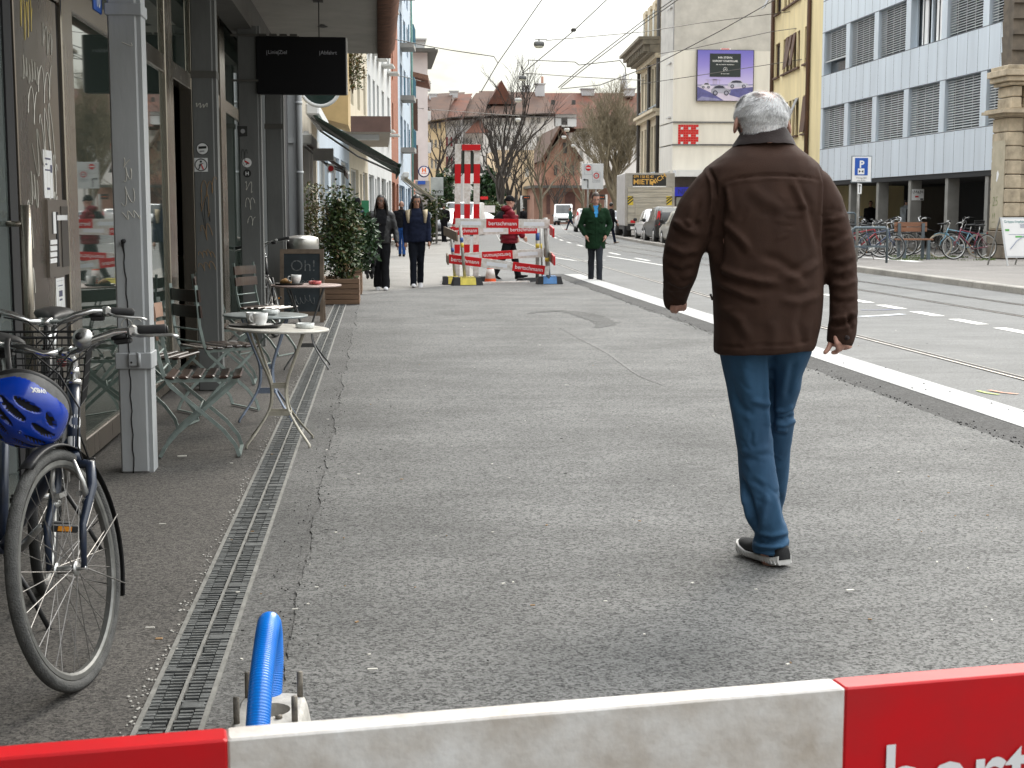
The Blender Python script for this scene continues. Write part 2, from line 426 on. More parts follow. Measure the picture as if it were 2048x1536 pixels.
# rails
def rail(line,name='tram_rail',hw=.055):
 ln=curve2(line);ribbon(name,ln,hw,-.052,M_rail);ribbon('rail_groove',[(x+.008,y)for x,y in ln],.021,-.048,M_groove)
rail([(5.45,-4),(5.45,12),(5.45,20),(5.62,28),(5.98,44),(6.25,55),(7.5,78),(10.2,110),(17,170)])
rail([(4.6,29.4),(4.95,42),(5.3,58),(6.5,78),(9.2,110),(16,170)],hw=.045)
rail([(8.7,-4),(8.7,16),(8.75,30),(8.85,50),(9.2,66),(10.6,85),(13.4,112),(20.4,170)],hw=.045)
rail([(9.75,-4),(9.75,16),(9.8,30),(9.9,50),(10.25,66),(11.6,85),(14.4,112),(21.4,170)],hw=.045)
mb=MB()
def dash(cx,cy,ln,wd,a=0.0):
 c,s_=math.cos(a),math.sin(a);q=[(-wd/2,-ln/2),(wd/2,-ln/2),(wd/2,ln/2),(-wd/2,ln/2)]
 mb.add([(cx+x*c-y*s_,cy+x*s_+y*c,-.0555)for x,y in q],[(0,1,2,3)])
for k in range(9):dash(7.5+.02*k,12.2+1.47*k,.92,.17)
for k in range(10):dash(7.75+.03*k*k,31+6*k,2.6,.12,-.01*k)
for(a,b)in(((1060,508),(1150,521)),((1215,512),(1330,531)),((1150,522),(1210,520))):
 p,q=gr(*a,-.055),gr(*b,-.055);dash((p.x+q.x)/2,(p.y+q.y)/2,(p-q).length,.1,math.atan2(-(q.x-p.x),q.y-p.y))
struct(mb,'road_marking',M_paint)
def spray(name,pts,hw,c,lbl):
 p=[gr(x,y,-.055)for x,y in pts];ribbon(name,[(a.x,a.y)for a in p],hw,-.0535,mat(name+'_'+str(len(MATS)),c,.7,var=.3,vscale=20))
spray('paint_mark',[(1720,633),(1765,631),(1806,628)],.07,(.6,.63,.68),'')
spray('paint_mark',[(1722,620),(1765,620),(1800,618)],.03,(.12,.14,.26),'')
spray('paint_mark',[(1955,781),(1975,786),(1998,789)],.02,(.45,.55,.16),'')
spray('paint_mark',[(1978,780),(2005,785),(2036,788)],.02,(.62,.3,.2),'')
# right pavement and kerb
kl=curve2([(11.0,-6),(11.0,20),(11.1,27),(11.35,33.2),(11.45,40),(11.5,57),(12.6,75),(15.0,100),(20,150),(33,250)],8)
mb=MB()
mb.add([(x+.14,y,.055)for x,y in kl]+[(70,y+0,.055)for x,y in kl],[(i,len(kl)+i,len(kl)+i+1,i+1)for i in range(len(kl)-1)])
struct(mb,'side_pavement',M_side)
mb=MB()
for i in range(len(kl)-1):
 (x0,y0),(x1,y1)=kl[i],kl[i+1]
 n_=max(1,int((y1-y0)/1.2))if y1<110 else 1
 for k in range(n_):
  a,b=k/n_,(k+1)/n_
  p,q=Vector((x0+(x1-x0)*a,y0+(y1-y0)*a,0)),Vector((x0+(x1-x0)*b,y0+(y1-y0)*b,0))
  d=(q-p).normalized()*.006;p+=d;q-=d
  prof=[(0,-.13),(0.004,.045),(.022,.062),(.17,.064),(.17,-.13)]
  mb.add([(p.x+u,p.y,v)for u,v in prof]+[(q.x+u,q.y,v)for u,v in prof],[(j,j+1,6+j,5+j)for j in range(4)]+[(0,1,2,3,4),(9,8,7,6,5)])
struct(mb,'kerb',M_kerb)
# painted bay line and moss by the cycle stand
p,q=gr(1700,512,.058),gr(1838,524,.058)
ribbon('bay_line',[(p.x,p.y),(q.x,q.y)],.14,.059,M_paint);p2=gr(1765,513,.058);ribbon('bay_line',[(q.x,q.y),(p2.x,p2.y)],.1,.0592,M_paint)
mb=MB()
for i in range(2600):
 p=gr(rnd.uniform(1770,1990),rnd.uniform(511,521),.058)
 if noise.noise(Vector((p.x*.9,p.y*.7,2)))<-.05:continue
 a=rnd.random()*6.28;h=rnd.uniform(.02,.07);d=Vector((math.cos(a),math.sin(a),0))*.012
 mb.add([p-d,p+d,p+Vector((rnd.uniform(-.02,.02),rnd.uniform(-.02,.02),h))],[(0,1,2)])
tag(mb.build('moss_tufts',mat('moss',(.10,.14,.045),.9,var=.3)),'short green weeds along the edge of the cycle parking','weeds',kind='stuff')
# ---------------------------------------------------------------- drain
M_grate=mat('drain_grating',(.13,.137,.137),.55,.35,var=.3,vscale=16,bump=.2,bscale=120)
M_rim=mat('drain_rim',(.215,.212,.197),.6,.15,var=.22,vscale=14,bump=.2)
M_slot=mat('drain_pit',(.012,.012,.013),.9,var=0)
dr=empty('drain_channel',(-.56,0,0),0,'long grey slotted drain channel running along the pavement beside the cafe tables','drain')
def loc(mb,o): # world coordinates -> local of an unrotated empty
 return mb.xf(Matrix.Translation(-Vector(o.location)))
y0d,y1d=2.6,22.6
mb=MB();mb.bx(-.645,-.475,y0d,y1d,-.12,-.012);loc(mb,dr).build('pit',M_slot,dr)
mb=MB()
for x0,x1 in((-.652,-.638),(-.482,-.468),(-.566,-.556)):
 y=y0d
 while y<y1d-.1:
  mb.bx(x0,x1,y+.002,y+.998,-.10,.0065 if x0<-.6 or x0>-.5 else.0045);y+=1.0
loc(mb,dr).build('rim',M_rim,dr)
mb=MB();y=y0d;k=0
while y<y1d:
 h=.0012+.0015*(k%3==0)
 for x0,x1 in((-.637,-.611),(-.608,-.566-.007*rnd.random()),(-.556+.010*rnd.random(),-.512),(-.509,-.483)):
  o_=.003*math.sin(k*1.7+x0*90);t_=.012 if x0 in(-.608,)or x1==-.512 else.017
  mb.bx(x0,x1,y+o_,y+o_+t_,-.03,.0025+h)
 if k%24==0:mb.bx(-.550,-.490,y,y+.045,-.03,.0055)
 if k%24==12:mb.bx(-.626,-.590,y,y+.03,-.03,.0055)
 y+=.027;k+=1
loc(mb,dr).build('grating',M_grate,dr)
# dust and a crumbled mortar edge
mb=MB()
for i in range(700):
 s_=rnd.uniform(.002,.006);mb.ball((-.665+rnd.gauss(0,.018),3+18*rnd.random()**1.3,.002),(s_,s_*1.6,s_*.5),5)
tag(mb.build('mortar_crumbs',mat('mortar',(.4,.39,.36),.9,var=.2)),'pale mortar crumbs strewn along the drain edge','crumbs',kind='stuff')
# tar smears, a seam and hairline cracks in the fresh asphalt
M_smear=stone_ground('tar_smear',(.014,.014,.014),(.115,.114,.11),100,.44,.66,big=.3,bump=.4)
def smear(pts,hw,m,nm='tar_smear',z=.0085,seed=0):
 ln=curve2([tuple(gr(x,y,.007))[:2]for x,y in pts],14);mb=MB();V=[];n=len(ln)
 for i,(x,y)in enumerate(ln):
  a,b=Vector(ln[max(0,i-1)]),Vector(ln[min(n-1,i+1)]);t=(b-a).normalized();k=hw*(math.sin(math.pi*(i+.3)/(n-.4))**.6)*(1+.6*noise.noise(Vector((i*.35,seed,0))));q=hw*.4*noise.noise(Vector((i*.3,5,seed)))
  V+=[(x-t.y*(q-k),y+t.x*(q-k),z),(x-t.y*(q+k),y+t.x*(q+k),z)]
 mb.add(V,[(2*i+1,2*i,2*i+2,2*i+3)for i in range(n-1)]);return struct(mb,nm,m)
smear([(1055,627),(1110,622),(1160,627),(1195,638),(1212,648),(1190,656)],.16,M_smear,seed=1)
M_seam2=stone_ground('worn_seam',(.03,.03,.029),(.22,.217,.21),120,.38,.6,big=.2,bump=.4)
smear([(1120,655),(1150,672),(1185,690),(1215,706),(1245,728),(1280,752),(1330,772)],.013,M_seam2,'worn_seam',.0086,7)
# ---------------------------------------------------------------- the cafe front under its canopy
XF=-1.57 # plane of the shop windows
Yx=lambda px:XF*FPX/(px-755)
M_steel=mat('brushed_steel',(.37,.335,.285),.26,.92,var=.1,vscale=5,stretch=(1,1,.12))
M_darksteel=mat('dark_steel_panel',(.27,.235,.20),.28,.85,var=.14,vscale=4,stretch=(1,1,.15))
M_blackgap=mat('black_rubber',(.012,.012,.014),.7,var=0)
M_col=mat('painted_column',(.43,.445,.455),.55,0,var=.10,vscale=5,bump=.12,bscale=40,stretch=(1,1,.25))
M_col2=mat('shaded_column',(.135,.138,.135),.6,0,var=.14,vscale=5,bump=.12,bscale=40,stretch=(1,1,.25))  # same grey column paint with the canopy's shade put into the colour
M_soff=mat('soffit_plaster',(.40,.375,.335),.9,0,var=.10,vscale=2.5,bump=.1,bscale=25)
M_beam=mat('dark_beam',(.10,.095,.085),.8,0,var=.2,vscale=3)
M_roofedge=mat('tile_edge',(.17,.085,.055),.85,0,var=.3,vscale=8)
M_glass=glass_mat('shop_glass',(.16,.22,.19),.02,1.75,.8)
M_glassdoor=glass_mat('door_glass',(.22,.26,.25),.03,1.9,.6)
M_room=mat('room_dark',(.06,.062,.055),.9,0,var=.2)
M_roomfloor=mat('room_floor',(.12,.10,.08),.6,0,var=.2)
M_scratch=mat('graffiti_pale',(.62,.60,.54),.6,.2,var=0)
M_yel=mat('graffiti_yellow',(.55,.42,.10),.6,0,var=0)
M_white=mat('white_sheet',(.80,.80,.80),.6,0,var=.04)
M_ink=mat('black_ink',(.02,.02,.02),.6,0,var=0)
M_red=mat('sign_red',(.62,.015,.02),.45,0,var=.05)
M_blue=mat('sign_blue',(.015,.09,.42),.4,0,var=.05)
cafe=empty('cafe_building',(XF,14,0),0,'cafe with steel framed glass front under a deep flat canopy on grey posts','building')
def cb(mb,name,m,parent=cafe):return loc(mb,cafe).build(name,m,parent)
ZT0,ZT1,ZS=2.37,2.50,3.42
# panes with their frames: (px left, px right, kind)
def pane(y0,y1,z0,z1,m,name='window'):
 mb=MB();mb.bx(XF-.012,XF+.004,y0,y1,z0,z1)
 return cb(mb,name,m)
def frame(y0,y1,z0,z1,m=M_steel,dx=.03,name='frame_post'):
 mb=MB();mb.bx(XF-.08,XF+dx,y0,y1,z0,z1,bev=.006);return cb(mb,name,m)
# door at the left edge of the photo
d0,d1=4.3,Yx(45)
dd=pane(d0,d1-.02,.10,ZT0-.02,M_glassdoor,'glass_door')
mb=MB();yb=Yx(38)
mb.tube([(XF+.085,yb,.55),(XF+.085,yb,1.38)],.021,14)
for zz in(.62,1.3):mb.tube([(XF,yb,zz),(XF+.085,yb,zz)],.012,8)
hd=loc(mb,cafe).build('door_handle',M_steel,dd);hd.matrix_parent_inverse=Matrix.Identity(4)
mb=MB();mb.bx(XF-.05,XF+.012,d1-.015,Yx(58),.05,ZT0);cb(mb,'door_seal',M_blackgap)
# steel panel with the bell board
p0,p1=Yx(60),Yx(139)
mb=MB();mb.bx(XF-.05,XF+.02,p0,p1,.04,ZT0-.012,bev=.004);pn=cb(mb,'steel_panel',M_darksteel)
mb=MB();mb.bx(XF-.05,XF+.008,p1,Yx(146),.04,ZT0-.012);cb(mb,'door_seal',M_blackgap)
frame(Yx(146),Yx(166),.04,ZS-.02)
def pt(px,py,dx=.022):
 p=atx(px,py,XF+dx);return p
def panel_rect(mb,px0,py0,px1,py1,dx0,dx1,mi=0):
 a,b=atx(px0,py0,XF),atx(px1,py1,XF)
 zt=zat(py0,(a.y+b.y)/2);zb=zat(py1,(a.y+b.y)/2)
 mb.bx(XF+dx0,XF+dx1,a.y,b.y,zb,zt,mi);return(a.y,b.y,zb,zt)
mb=MB();panel_rect(mb,80,400,126,548,.018,.034,0);ib=cb(mb,'bell_board',mat('bell_board',(.30,.27,.24),.35,.8,var=.1))
mb=MB();panel_rect(mb,96,424,104,530,.034,.037,0);panel_rect(mb,106,413,124,530,.034,.0385,1)
panel_rect(mb,97,430,118,440,.0385,.041,2)
for k in range(4):panel_rect(mb,83,478+12*k,97,487+12*k,.037,.041,2)
panel_rect(mb,89,424,96,466,.037,.040,2)
o_=cb(mb,'bell_buttons',[M_blackgap,mat('bell_dark',(.12,.11,.1),.4,.6,var=.1),M_white],ib)
# notices
def notice(px0,py0,px1,py1,lines,label=None):
 mb=MB();y0,y1,z0,z1=panel_rect(mb,px0,py0,px1,py1,.020,.023)
 for(u0,u1,v,h)in lines:
  mb.bx(XF+.023,XF+.0245,y0+(y1-y0)*u0,y0+(y1-y0)*u1,z1-(z1-z0)*(v+h),z1-(z1-z0)*v,1)
 return cb(mb,'notice',[M_white,mat('notice_ink',(.10,.10,.16),.7,var=0)])
notice(76,304,97,397,[(.15,.8,.16,.035),(.15,.4,.28,.03),(.15,.7,.40,.03),(.75,.95,.3,.16),(.3,.62,.78,.045)])
notice(102,552,122,640,[(.25,.75,.16,.02),(.3,.7,.28,.13),(.35,.65,.46,.04),(.3,.7,.78,.06),(.1,.9,.06,.004),(.1,.9,.93,.004)])
# scratched tags: looping strokes cut into the panel
def scribble(y,z,w_,h,seed,r_=.004,X=XF+.022,loops=4,axis='y'):
 r2=random.Random(seed);pts=[]
 ph=r2.uniform(0,6)
 for k in range(loops*12):
  t=k/12
  u=t/loops*w_+.28*w_/loops*math.sin(6.28*t+ph);v=h*.5*math.sin(6.28*t*r2.choice((1,1,1.02))+ph*1.7)+h*.16*math.sin(2.1*t+ph)
  pts.append((X,y+u,z+v)if axis=='y' else(y+u,X,z+v))
 sm=[]
 for k in range(1,len(pts)-1):sm.append(tuple((pts[k-1][i]+2*pts[k][i]+pts[k+1][i])/4 for i in range(3)))
 return sm,r_
def strokes(specs,name,m,parent=cafe,X=XF+.022,axis='y'):
 mb=MB()
 for(a,b,c_,d,s_,lo_)in specs:
  pts,r_=scribble(a,b,c_,d,s_,X=X,loops=lo_,axis=axis);mb.tube(pts,.0035,4,flat=.5)
 return cb(mb,name,m,parent)
dy=p1-p0
strokes([(p0+dy*.12,2.22,dy*.3,.20,1,4)],'graffiti',M_yel)
strokes([(p0+dy*.12,1.98,dy*.38,.10,2,6),(p0+dy*.2,1.84,dy*.25,.16,3,2),(p0+dy*.45,1.95,dy*.4,.16,4,3),(p0+dy*.5,1.72,dy*.35,.24,5,3),
         (p0+dy*.3,1.62,dy*.3,.20,6,2),(p0+dy*.6,1.5,dy*.3,.2,7,4),(p0+dy*.62,1.36,dy*.3,.14,8,5),(p0+dy*.12,1.3,dy*.1,.28,9,1),
         (p0+dy*.72,1.18,dy*.22,.2,10,2),(p0+dy*.15,1.02,dy*.08,.2,11,2),(p0+dy*.3,.84,dy*.25,.12,12,2),(p0+dy*.7,.92,dy*.2,.18,13,3),
         (p0+dy*.6,2.16,dy*.3,.12,14,3),(p0+dy*.2,1.45,dy*.2,.14,15,3)],'graffiti',M_scratch)
# run of glass
segs=[(166,343),(360,376),(441,452),(466,500),(508,527)]
pane(Yx(166),Yx(343),.16,ZT0,M_glass);frame(Yx(343),Yx(357),.04,ZS-.02)
mb=MB();mb.bx(XF-.05,XF+.006,Yx(357),Yx(362),.04,ZT0);cb(mb,'door_seal',M_blackgap)
y_open0,y_open1=Yx(362),Yx(393)
frame(Yx(393),Yx(398),.04,ZS-.02)
pane(Yx(398),Yx(448),.16,ZT0,M_glass);frame(Yx(448),Yx(458),.04,ZS-.02)
pane(Yx(458),Yx(492),.16,ZT0,M_glass);frame(Yx(492),Yx(500),.04,ZS-.02)
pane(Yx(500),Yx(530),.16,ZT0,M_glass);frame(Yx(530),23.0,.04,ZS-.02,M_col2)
# upper lights
for a,b in((3.9,Yx(146)),(Yx(166),Yx(255)),(Yx(255)+.05,Yx(343)),(Yx(357),Yx(393)),(Yx(398),Yx(448)),(Yx(458),Yx(492)),(Yx(500),Yx(530))):
 pane(a,b,ZT1,ZS-.05,M_glass)
frame(Yx(255),Yx(255)+.05,ZT1,ZS-.02)
for a,b in((3.9,Yx(146)),(Yx(166),Yx(343)),(Yx(357),Yx(393)),(Yx(398),Yx(448)),(Yx(458),Yx(492)),(Yx(500),Yx(530))):
 frame(a,b,ZT0,ZT1,M_steel,.024,'transom')
 if not(b<Yx(150)or abs(a-Yx(357))<.01):frame(a,b,.04,.16,M_darksteel,.028,'sill')
mb=text_mb('Restaurant',.075,(XF+.028,Yx(298)-.2,ZT0+.035),(0,1,0),(0,0,1),.02);
mb=mb # lettering on the transom
cb(mb,'lettering',mat('pale_lettering',(.55,.55,.5),.5,var=0))
# room behind
mb=MB();mb.bx(-6.0,XF-.09,3.5,23,-.02,.03,1);mb.bx(-6.1,-6.0,3.5,23,0,3.6);mb.bx(-6,XF-.1,3.4,3.5,0,3.6);mb.bx(-6,XF-.1,23,23.1,0,3.6)
mb.bx(-3.2,-2.6,8.6,9.3,.03,1.1);mb.bx(-3.4,-2.5,11,15,.03,1.05);mb.bx(-5.9,-5.6,9,20,.03,2.1,2);mb.bx(-3.0,-2.4,17,19,.03,.8,2)
mb.bx(-6.0,XF-.02,3.5,23,3.42,3.5)
cb(mb,'interior',[M_room,M_roomfloor,mat('shelf_wood',(.16,.09,.05),.6,var=.2)])
# upper storeys (unseen, added to block sky light from the left), canopy slab, beam
mb=MB();mb.bx(-9,XF-.03,-4,23.2,3.62,13.5);cb(mb,'wall',mat('render_grey',(.42,.41,.39),.9,var=.1))
mb=MB();mb.bx(XF+.02,.02,-3,19.6,ZS+.005,ZS+.18);cb(mb,'canopy',M_soff)
mb=MB();mb.bx(-1.44,-1.215,-3,19.4,3.14,ZS);mb.bx(XF+.03,-1.44,-3,19.4,3.30,ZS-.005);cb(mb,'beam',M_beam)
mb=MB();y=-3.0
while y<19.6:
 mb.tube([(.02,y+.06,ZS+.01),(.13,y+.06,ZS+.015),(.205,y+.06,ZS+.10)],[.068,.068,.06],8);y+=.125
mb.bx(.02,.20,19.60,19.64,ZS-.05,ZS+.2)
cb(mb,'canopy_edge',M_roofedge)
mb=MB()
for(px,py)in((645,52),):
 p=at(px,py,1);d=ray(px,py);k=(ZS-CAM_H)/d.z;q=Vector((d.x*k,d.y*k,ZS))
 mb.add([(q.x+math.cos(a)*.05*(1+.4*math.sin(3*a)),q.y+math.sin(a)*.16,ZS-.001)for a in[i*.523 for i in range(12)]],[tuple(range(11,-1,-1))])
cb(mb,'soffit_stain',mat('stain',(.05,.045,.04),.9,var=.3))
# posts
XC=-1.30
cols=[]
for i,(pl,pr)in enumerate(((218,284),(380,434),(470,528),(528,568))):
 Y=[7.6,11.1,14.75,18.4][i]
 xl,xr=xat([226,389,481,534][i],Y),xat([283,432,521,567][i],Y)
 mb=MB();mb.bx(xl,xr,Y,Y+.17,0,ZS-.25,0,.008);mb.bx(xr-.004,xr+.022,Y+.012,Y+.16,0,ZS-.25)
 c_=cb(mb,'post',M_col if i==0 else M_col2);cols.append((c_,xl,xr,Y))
c1,xl,xr,Y=cols[0]
mb=MB();mb.bx(xl-.012,xr+.03,Y-.012,Y+.18,zat(712,Y)-.05,zat(712,Y)+.035,0,.004)
xm=xat(259,Y);zm=zat(712,Y);mb.box((xm,Y-.02,zm),(.058,.02,.075),None,0,.012);mb.cyl((xm+.03,Y-.03,zm-.035),(xm+.03,Y-.03,zm+.035),.009,n=8);mb.cyl((xm-.008,Y-.034,zm-.012),(xm-.008,Y-.024,zm-.012),.005,n=8,mi=1)
mb.bx(xl-.01,xr+.03,Y-.01,Y+.18,zat(28,Y)-.03,zat(28,Y)+.03,0,.004)
cb(mb,'bracket',[M_col,M_ink],c1)
mb=MB();xk=xat(246,Y);zk=zat(481,Y)
mb.cyl((xk,Y-.03,zk),(xk,Y+.002,zk),.011,n=12)
pts=[(xk-.004,Y-.012,zk-.008)]
for k in range(30):
 zz=zk-.03-(zk-.03)*k/29;pts.append((xk-.004+.011*(k/29)+.0035*math.sin(k*1.9)+(.008*min(1,k/6)),Y-.0015,max(.002,zz)))
mb.tube(pts,[.009,.006]+[.0032]*(len(pts)-2),6)
cb(mb,'cable',M_blackgap,c1)
mb=MB();p_=at(222,18,Y-.05);mb.box((xat(215,Y),Y-.10,zat(14,Y)),(.012,.2,.13),None,0,.004)
pl=cb(mb,'number_plate',M_blue,c1)
cb(text_mb('10',.11,(xat(215,Y)+.0075,Y-.16,zat(14,Y)-.04),(0,1,0),(0,0,1),.02),'number',M_white,pl)
def scr_post(idx,specs,m,name='graffiti'):
 c_,xl,xr,Y=cols[idx];mb=MB()
 for(u,zp,w_,h,s_,lo_)in specs:
  pts,r_=scribble(xl+(xr-xl)*u,zat(zp,Y),w_,h,s_,X=Y-.0015,loops=lo_,axis='x');mb.tube(pts,.0022,4)
 return cb(mb,name,m,c_)
scr_post(0,[(.3,330,.06,.06,21,1),(.4,352,.05,.07,22,2),(.3,395,.08,.09,23,2),(.35,430,.09,.04,24,3),(.15,640,.1,.05,25,2),(.55,95,.05,.02,26,1)],M_scratch)
scr_post(1,[(.15,215,.1,.03,31,4)],M_scratch)
scr_post(1,[(.2,410,.10,.16,32,2),(.3,460,.08,.12,33,2),(.15,506,.12,.05,34,4),(.15,530,.12,.06,35,3),(.3,375,.12,.12,36,3)],mat('graffiti_rust',(.28,.17,.08),.7,var=0))
scr_post(1,[(.3,425,.07,.22,37,2)],M_ink)
scr_post(2,[(.1,310,.06,.12,41,2),(.12,330,.05,.1,42,1)],M_ink)
scr_post(2,[(.2,375,.10,.10,43,2),(.25,405,.09,.12,44,2),(.3,440,.09,.09,45,2)],M_scratch)
def disc(mb,c,r_,y,mi,n=20,r0=0.0):
 if r0<=0:mb.add([(c[0]+r_*math.cos(6.2832*k/n),y,c[1]+r_*math.sin(6.2832*k/n))for k in range(n)],[tuple(range(n))],mi)
 else:
  V=[]
  for k in range(n):
   a=6.2832*k/n;V+=[(c[0]+r_*math.cos(a),y,c[1]+r_*math.sin(a)),(c[0]+r0*math.cos(a),y,c[1]+r0*math.sin(a))]
  mb.add(V,[(2*k,2*((k+1)%n),2*((k+1)%n)+1,2*k+1)for k in range(n)],mi)
 return mb
SM=[M_white,M_ink,M_red,mat('sticker_grey',(.35,.35,.36),.6,var=.1)]
c2_,xl,xr,Y=cols[1]
mb=MB();q=[(391,345),(418,345),(418,318),(391,318)]
mb.add([(xat(x,Y),Y-.002,zat(y,Y))for x,y in q],[(0,1,2,3)],0);cc=(xat(404.5,Y),zat(331.5,Y));disc(mb,cc,.047,Y-.0035,1,24,.040)
s=.0038
mb.bar((cc[0]-.018,Y-.005,cc[1]-.034),(cc[0],Y-.005,cc[1]+.008),.002,.007,mi=1);mb.bar((cc[0]+.018,Y-.005,cc[1]-.034),(cc[0],Y-.005,cc[1]+.008),.002,.007,mi=2)
mb.bar((cc[0]-.016,Y-.005,cc[1]-.004),(cc[0]+.016,Y-.005,cc[1]+.012),.002,.006,mi=1);disc(mb,(cc[0],cc[1]+.024),.008,Y-.005,1)
cb(mb,'sticker',SM,c2_)
mb=MB();cc=(xat(408,Y),zat(300,Y));disc(mb,cc,.046,Y-.002,1);disc(mb,cc,.041,Y-.003,0);mb.bar((cc[0]-.028,Y-.004,cc[1]+.008),(cc[0]+.03,Y-.004,cc[1]+.012),.002,.018,mi=1);mb.bar((cc[0]-.02,Y-.004,cc[1]-.02),(cc[0]+.015,Y-.004,cc[1]-.016),.002,.01,mi=3)
cb(mb,'sticker',SM,c2_)
mb=MB();mb.bx(xl-.004,xr+.026,Y-.006,Y+.176,zat(161,Y),zat(147,Y));cb(mb,'band',M_beam,c2_)
c3_,xl,xr,Y=cols[2]
mb=MB();mb.add([(xat(x,Y),Y-.002,zat(y,Y))for x,y in((478,255),(498,255),(498,275),(479,276))],[(0,3,2,1)],1);disc(mb,(xat(489,Y),zat(265,Y)),.022,Y-.003,3);cb(mb,'sticker',SM,c3_)
mb=MB();cc=(xat(496,Y),zat(327,Y));disc(mb,cc,.046,Y-.002,0);mb.bar((cc[0]-.02,Y-.004,cc[1]+.016),(cc[0]+.022,Y-.004,cc[1]-.01),.002,.014,mi=2);mb.bar((cc[0]-.01,Y-.004,cc[1]-.018),(cc[0]+.012,Y-.004,cc[1]+.0),.002,.009,mi=1);cb(mb,'sticker',SM,c3_)
mb=MB();cc=(xat(496,Y),zat(348,Y));disc(mb,cc,.040,Y-.002,1);st=cb(mb,'sticker',SM,c3_)
cb(text_mb('H',.05,(cc[0],Y-.004,cc[1]-.018),(1,0,0),(0,0,1),.03,align='CENTER'),'letter',M_white,st)
mb=MB();mb.bx(cols[3][1]-.01,cols[3][2]+.02,18.39,18.58,zat(260,18.4),zat(250,18.4));cb(mb,'band',M_beam,cols[3][0])
# last post beyond the canopy with its downpipe
Y=21.6;mb=MB();mb.bx(xat(566,Y),xat(597,Y),Y,Y+.25,0,6.5,0,.01);mb.box((xat(583,Y),Y-.015,zat(283,Y)),(.1,.04,.07));c5=cb(mb,'post',M_col)
mb=MB();xp=xat(601,Y-.1);mb.cyl((xp,Y-.05,.02),(xp,Y-.05,6.5),.045,n=12)
for z in(.9,1.9,2.9):mb.cyl((xp,Y-.05,z),(xp,Y-.05,z+.04),.052,n=12)
cb(mb,'downpipe',M_col)
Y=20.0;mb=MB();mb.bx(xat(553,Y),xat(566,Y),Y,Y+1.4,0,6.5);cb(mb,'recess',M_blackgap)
mb=MB();mb.bx(XF+.01,xat(547,19.9),19.9,20.0,.1,3.3);cb(mb,'panel',M_col)
# departure board hung from the post and the soffit
Y=14.72
db=empty('departure_board',(xat(607,Y),Y,zat(134,Y)),0,'black departure display hanging from the canopy soffit and a grey post','display')
def lb(mb,o,name,m,parent=None):return loc(mb,o).build(name,m,o if parent is None else parent)
mb=MB();x0,x1,z0,z1=xat(518.5,Y),xat(696,Y),zat(191.5,Y),zat(78,Y)
mb.bx(x0,x1,Y,Y+.14,z0,z1,0,.006);lb(mb,db,'casing',mat('display_black',(.006,.006,.007),.6,0,var=0,spec=.15))
mb=MB();mb.bx(x1-.006,x1+.012,Y+.01,Y+.13,z0+.005,z1-.005);lb(mb,db,'side_cover',mat('display_side',(.55,.53,.5),.6,var=.05))
mb=MB()
for k in range(4):mb.bx(x0+.03+.1*k,x0+.1+.1*k,Y+.03,Y+.11,z1,z1+.03)
mb.bx(xat(508,Y),x0+.42,Y+.05,Y+.09,z1-.01,z1+.012);mb.cyl((xat(643,Y),Y+.07,z1),(xat(643,Y),Y+.07,ZS),.006,n=8);mb.bx(xat(632,Y),xat(652,Y),Y+.03,Y+.11,ZS-.01,ZS+.002)
mb.cyl((xat(508,Y),Y+.05,z0-.0),(xat(508,Y),Y+.05,z1+.12),.012,n=8);mb.bx(xat(468,Y),xat(522,Y),Y-.0,Y+.02,z0+.12,z0+.14);mb.bx(xat(468,Y),xat(522,Y),Y-.0,Y+.02,z1-.0,z1+.02)
lb(mb,db,'bracket',M_beam)
mb=MB();M_dim=mat('display_text',(.30,.30,.32),.5,var=0)
for(t,px)in(('|',538.5),('Linie',542),('|',561),('Ziel',563.5),('|',643),('Abfahrt',646)):
 mb.join(text_mb(t,.052,(xat(px,Y),Y-.002,zat(112.5 if t!='|' else 113,Y)),(1,0,0),(0,0,1),.004))
lb(mb,db,'lettering',M_dim)
# ---------------------------------------------------------------- the old man walking away (sizes read off the photo, at his own distance)
MY=5.36
def mp_(px,py,dy=0.0): # a point of the man: pixel on his own plane, then pushed dy metres away
 return at(px,py,MY+dy)
PXM=MY/FPX*1.0035 # metres per photo pixel at his distance
M_jacket=mat('brown_jacket',(.053,.0268,.0182),.8,0,var=.11,vscale=9,bump=.35,bscale=420,spec=.22,c2=(.039,.0195,.0132),detail=8)
M_collar=mat('brown_corduroy',(.022,.012,.011),.9,0,var=.2,vscale=9,bump=.3,bscale=300,sheen=.15)
M_jeans=mat('blue_denim',(.030,.098,.190),.85,0,var=.2,vscale=6,bump=.22,bscale=700,c2=(.015,.056,.118),stretch=(1,1,.45))
M_skin=mat('skin',(.55,.30,.23),.5,0,var=.16,vscale=30,bump=.1,bscale=200)
M_hair=mat('white_hair',(.95,.95,.95),.55,0,var=.04,vscale=60,bump=.5,bscale=250,stretch=(1,1,.3))
M_shoe=mat('black_knit',(.012,.012,.014),.8,0,var=.3,vscale=40,bump=.4,bscale=500)
M_sole=mat('white_sole',(.62,.61,.59),.6,0,var=.12,vscale=20)
man_base=mp_(1530,1150);man_base.z=.012
man=empty('person',(man_base.x,MY,.012),0,'older man with white hair in brown jacket and jeans walking away on fresh asphalt','person')
def lm(mb,name,m,parent=man):return loc(mb,man).build(name,m,parent)
def sec(py,cx,hw,d,dy=0.0,tilt=0.0):
 c=mp_(cx,py,dy);return(c,Vector((hw*PXM,0,tilt)),Vector((0,d,0)))
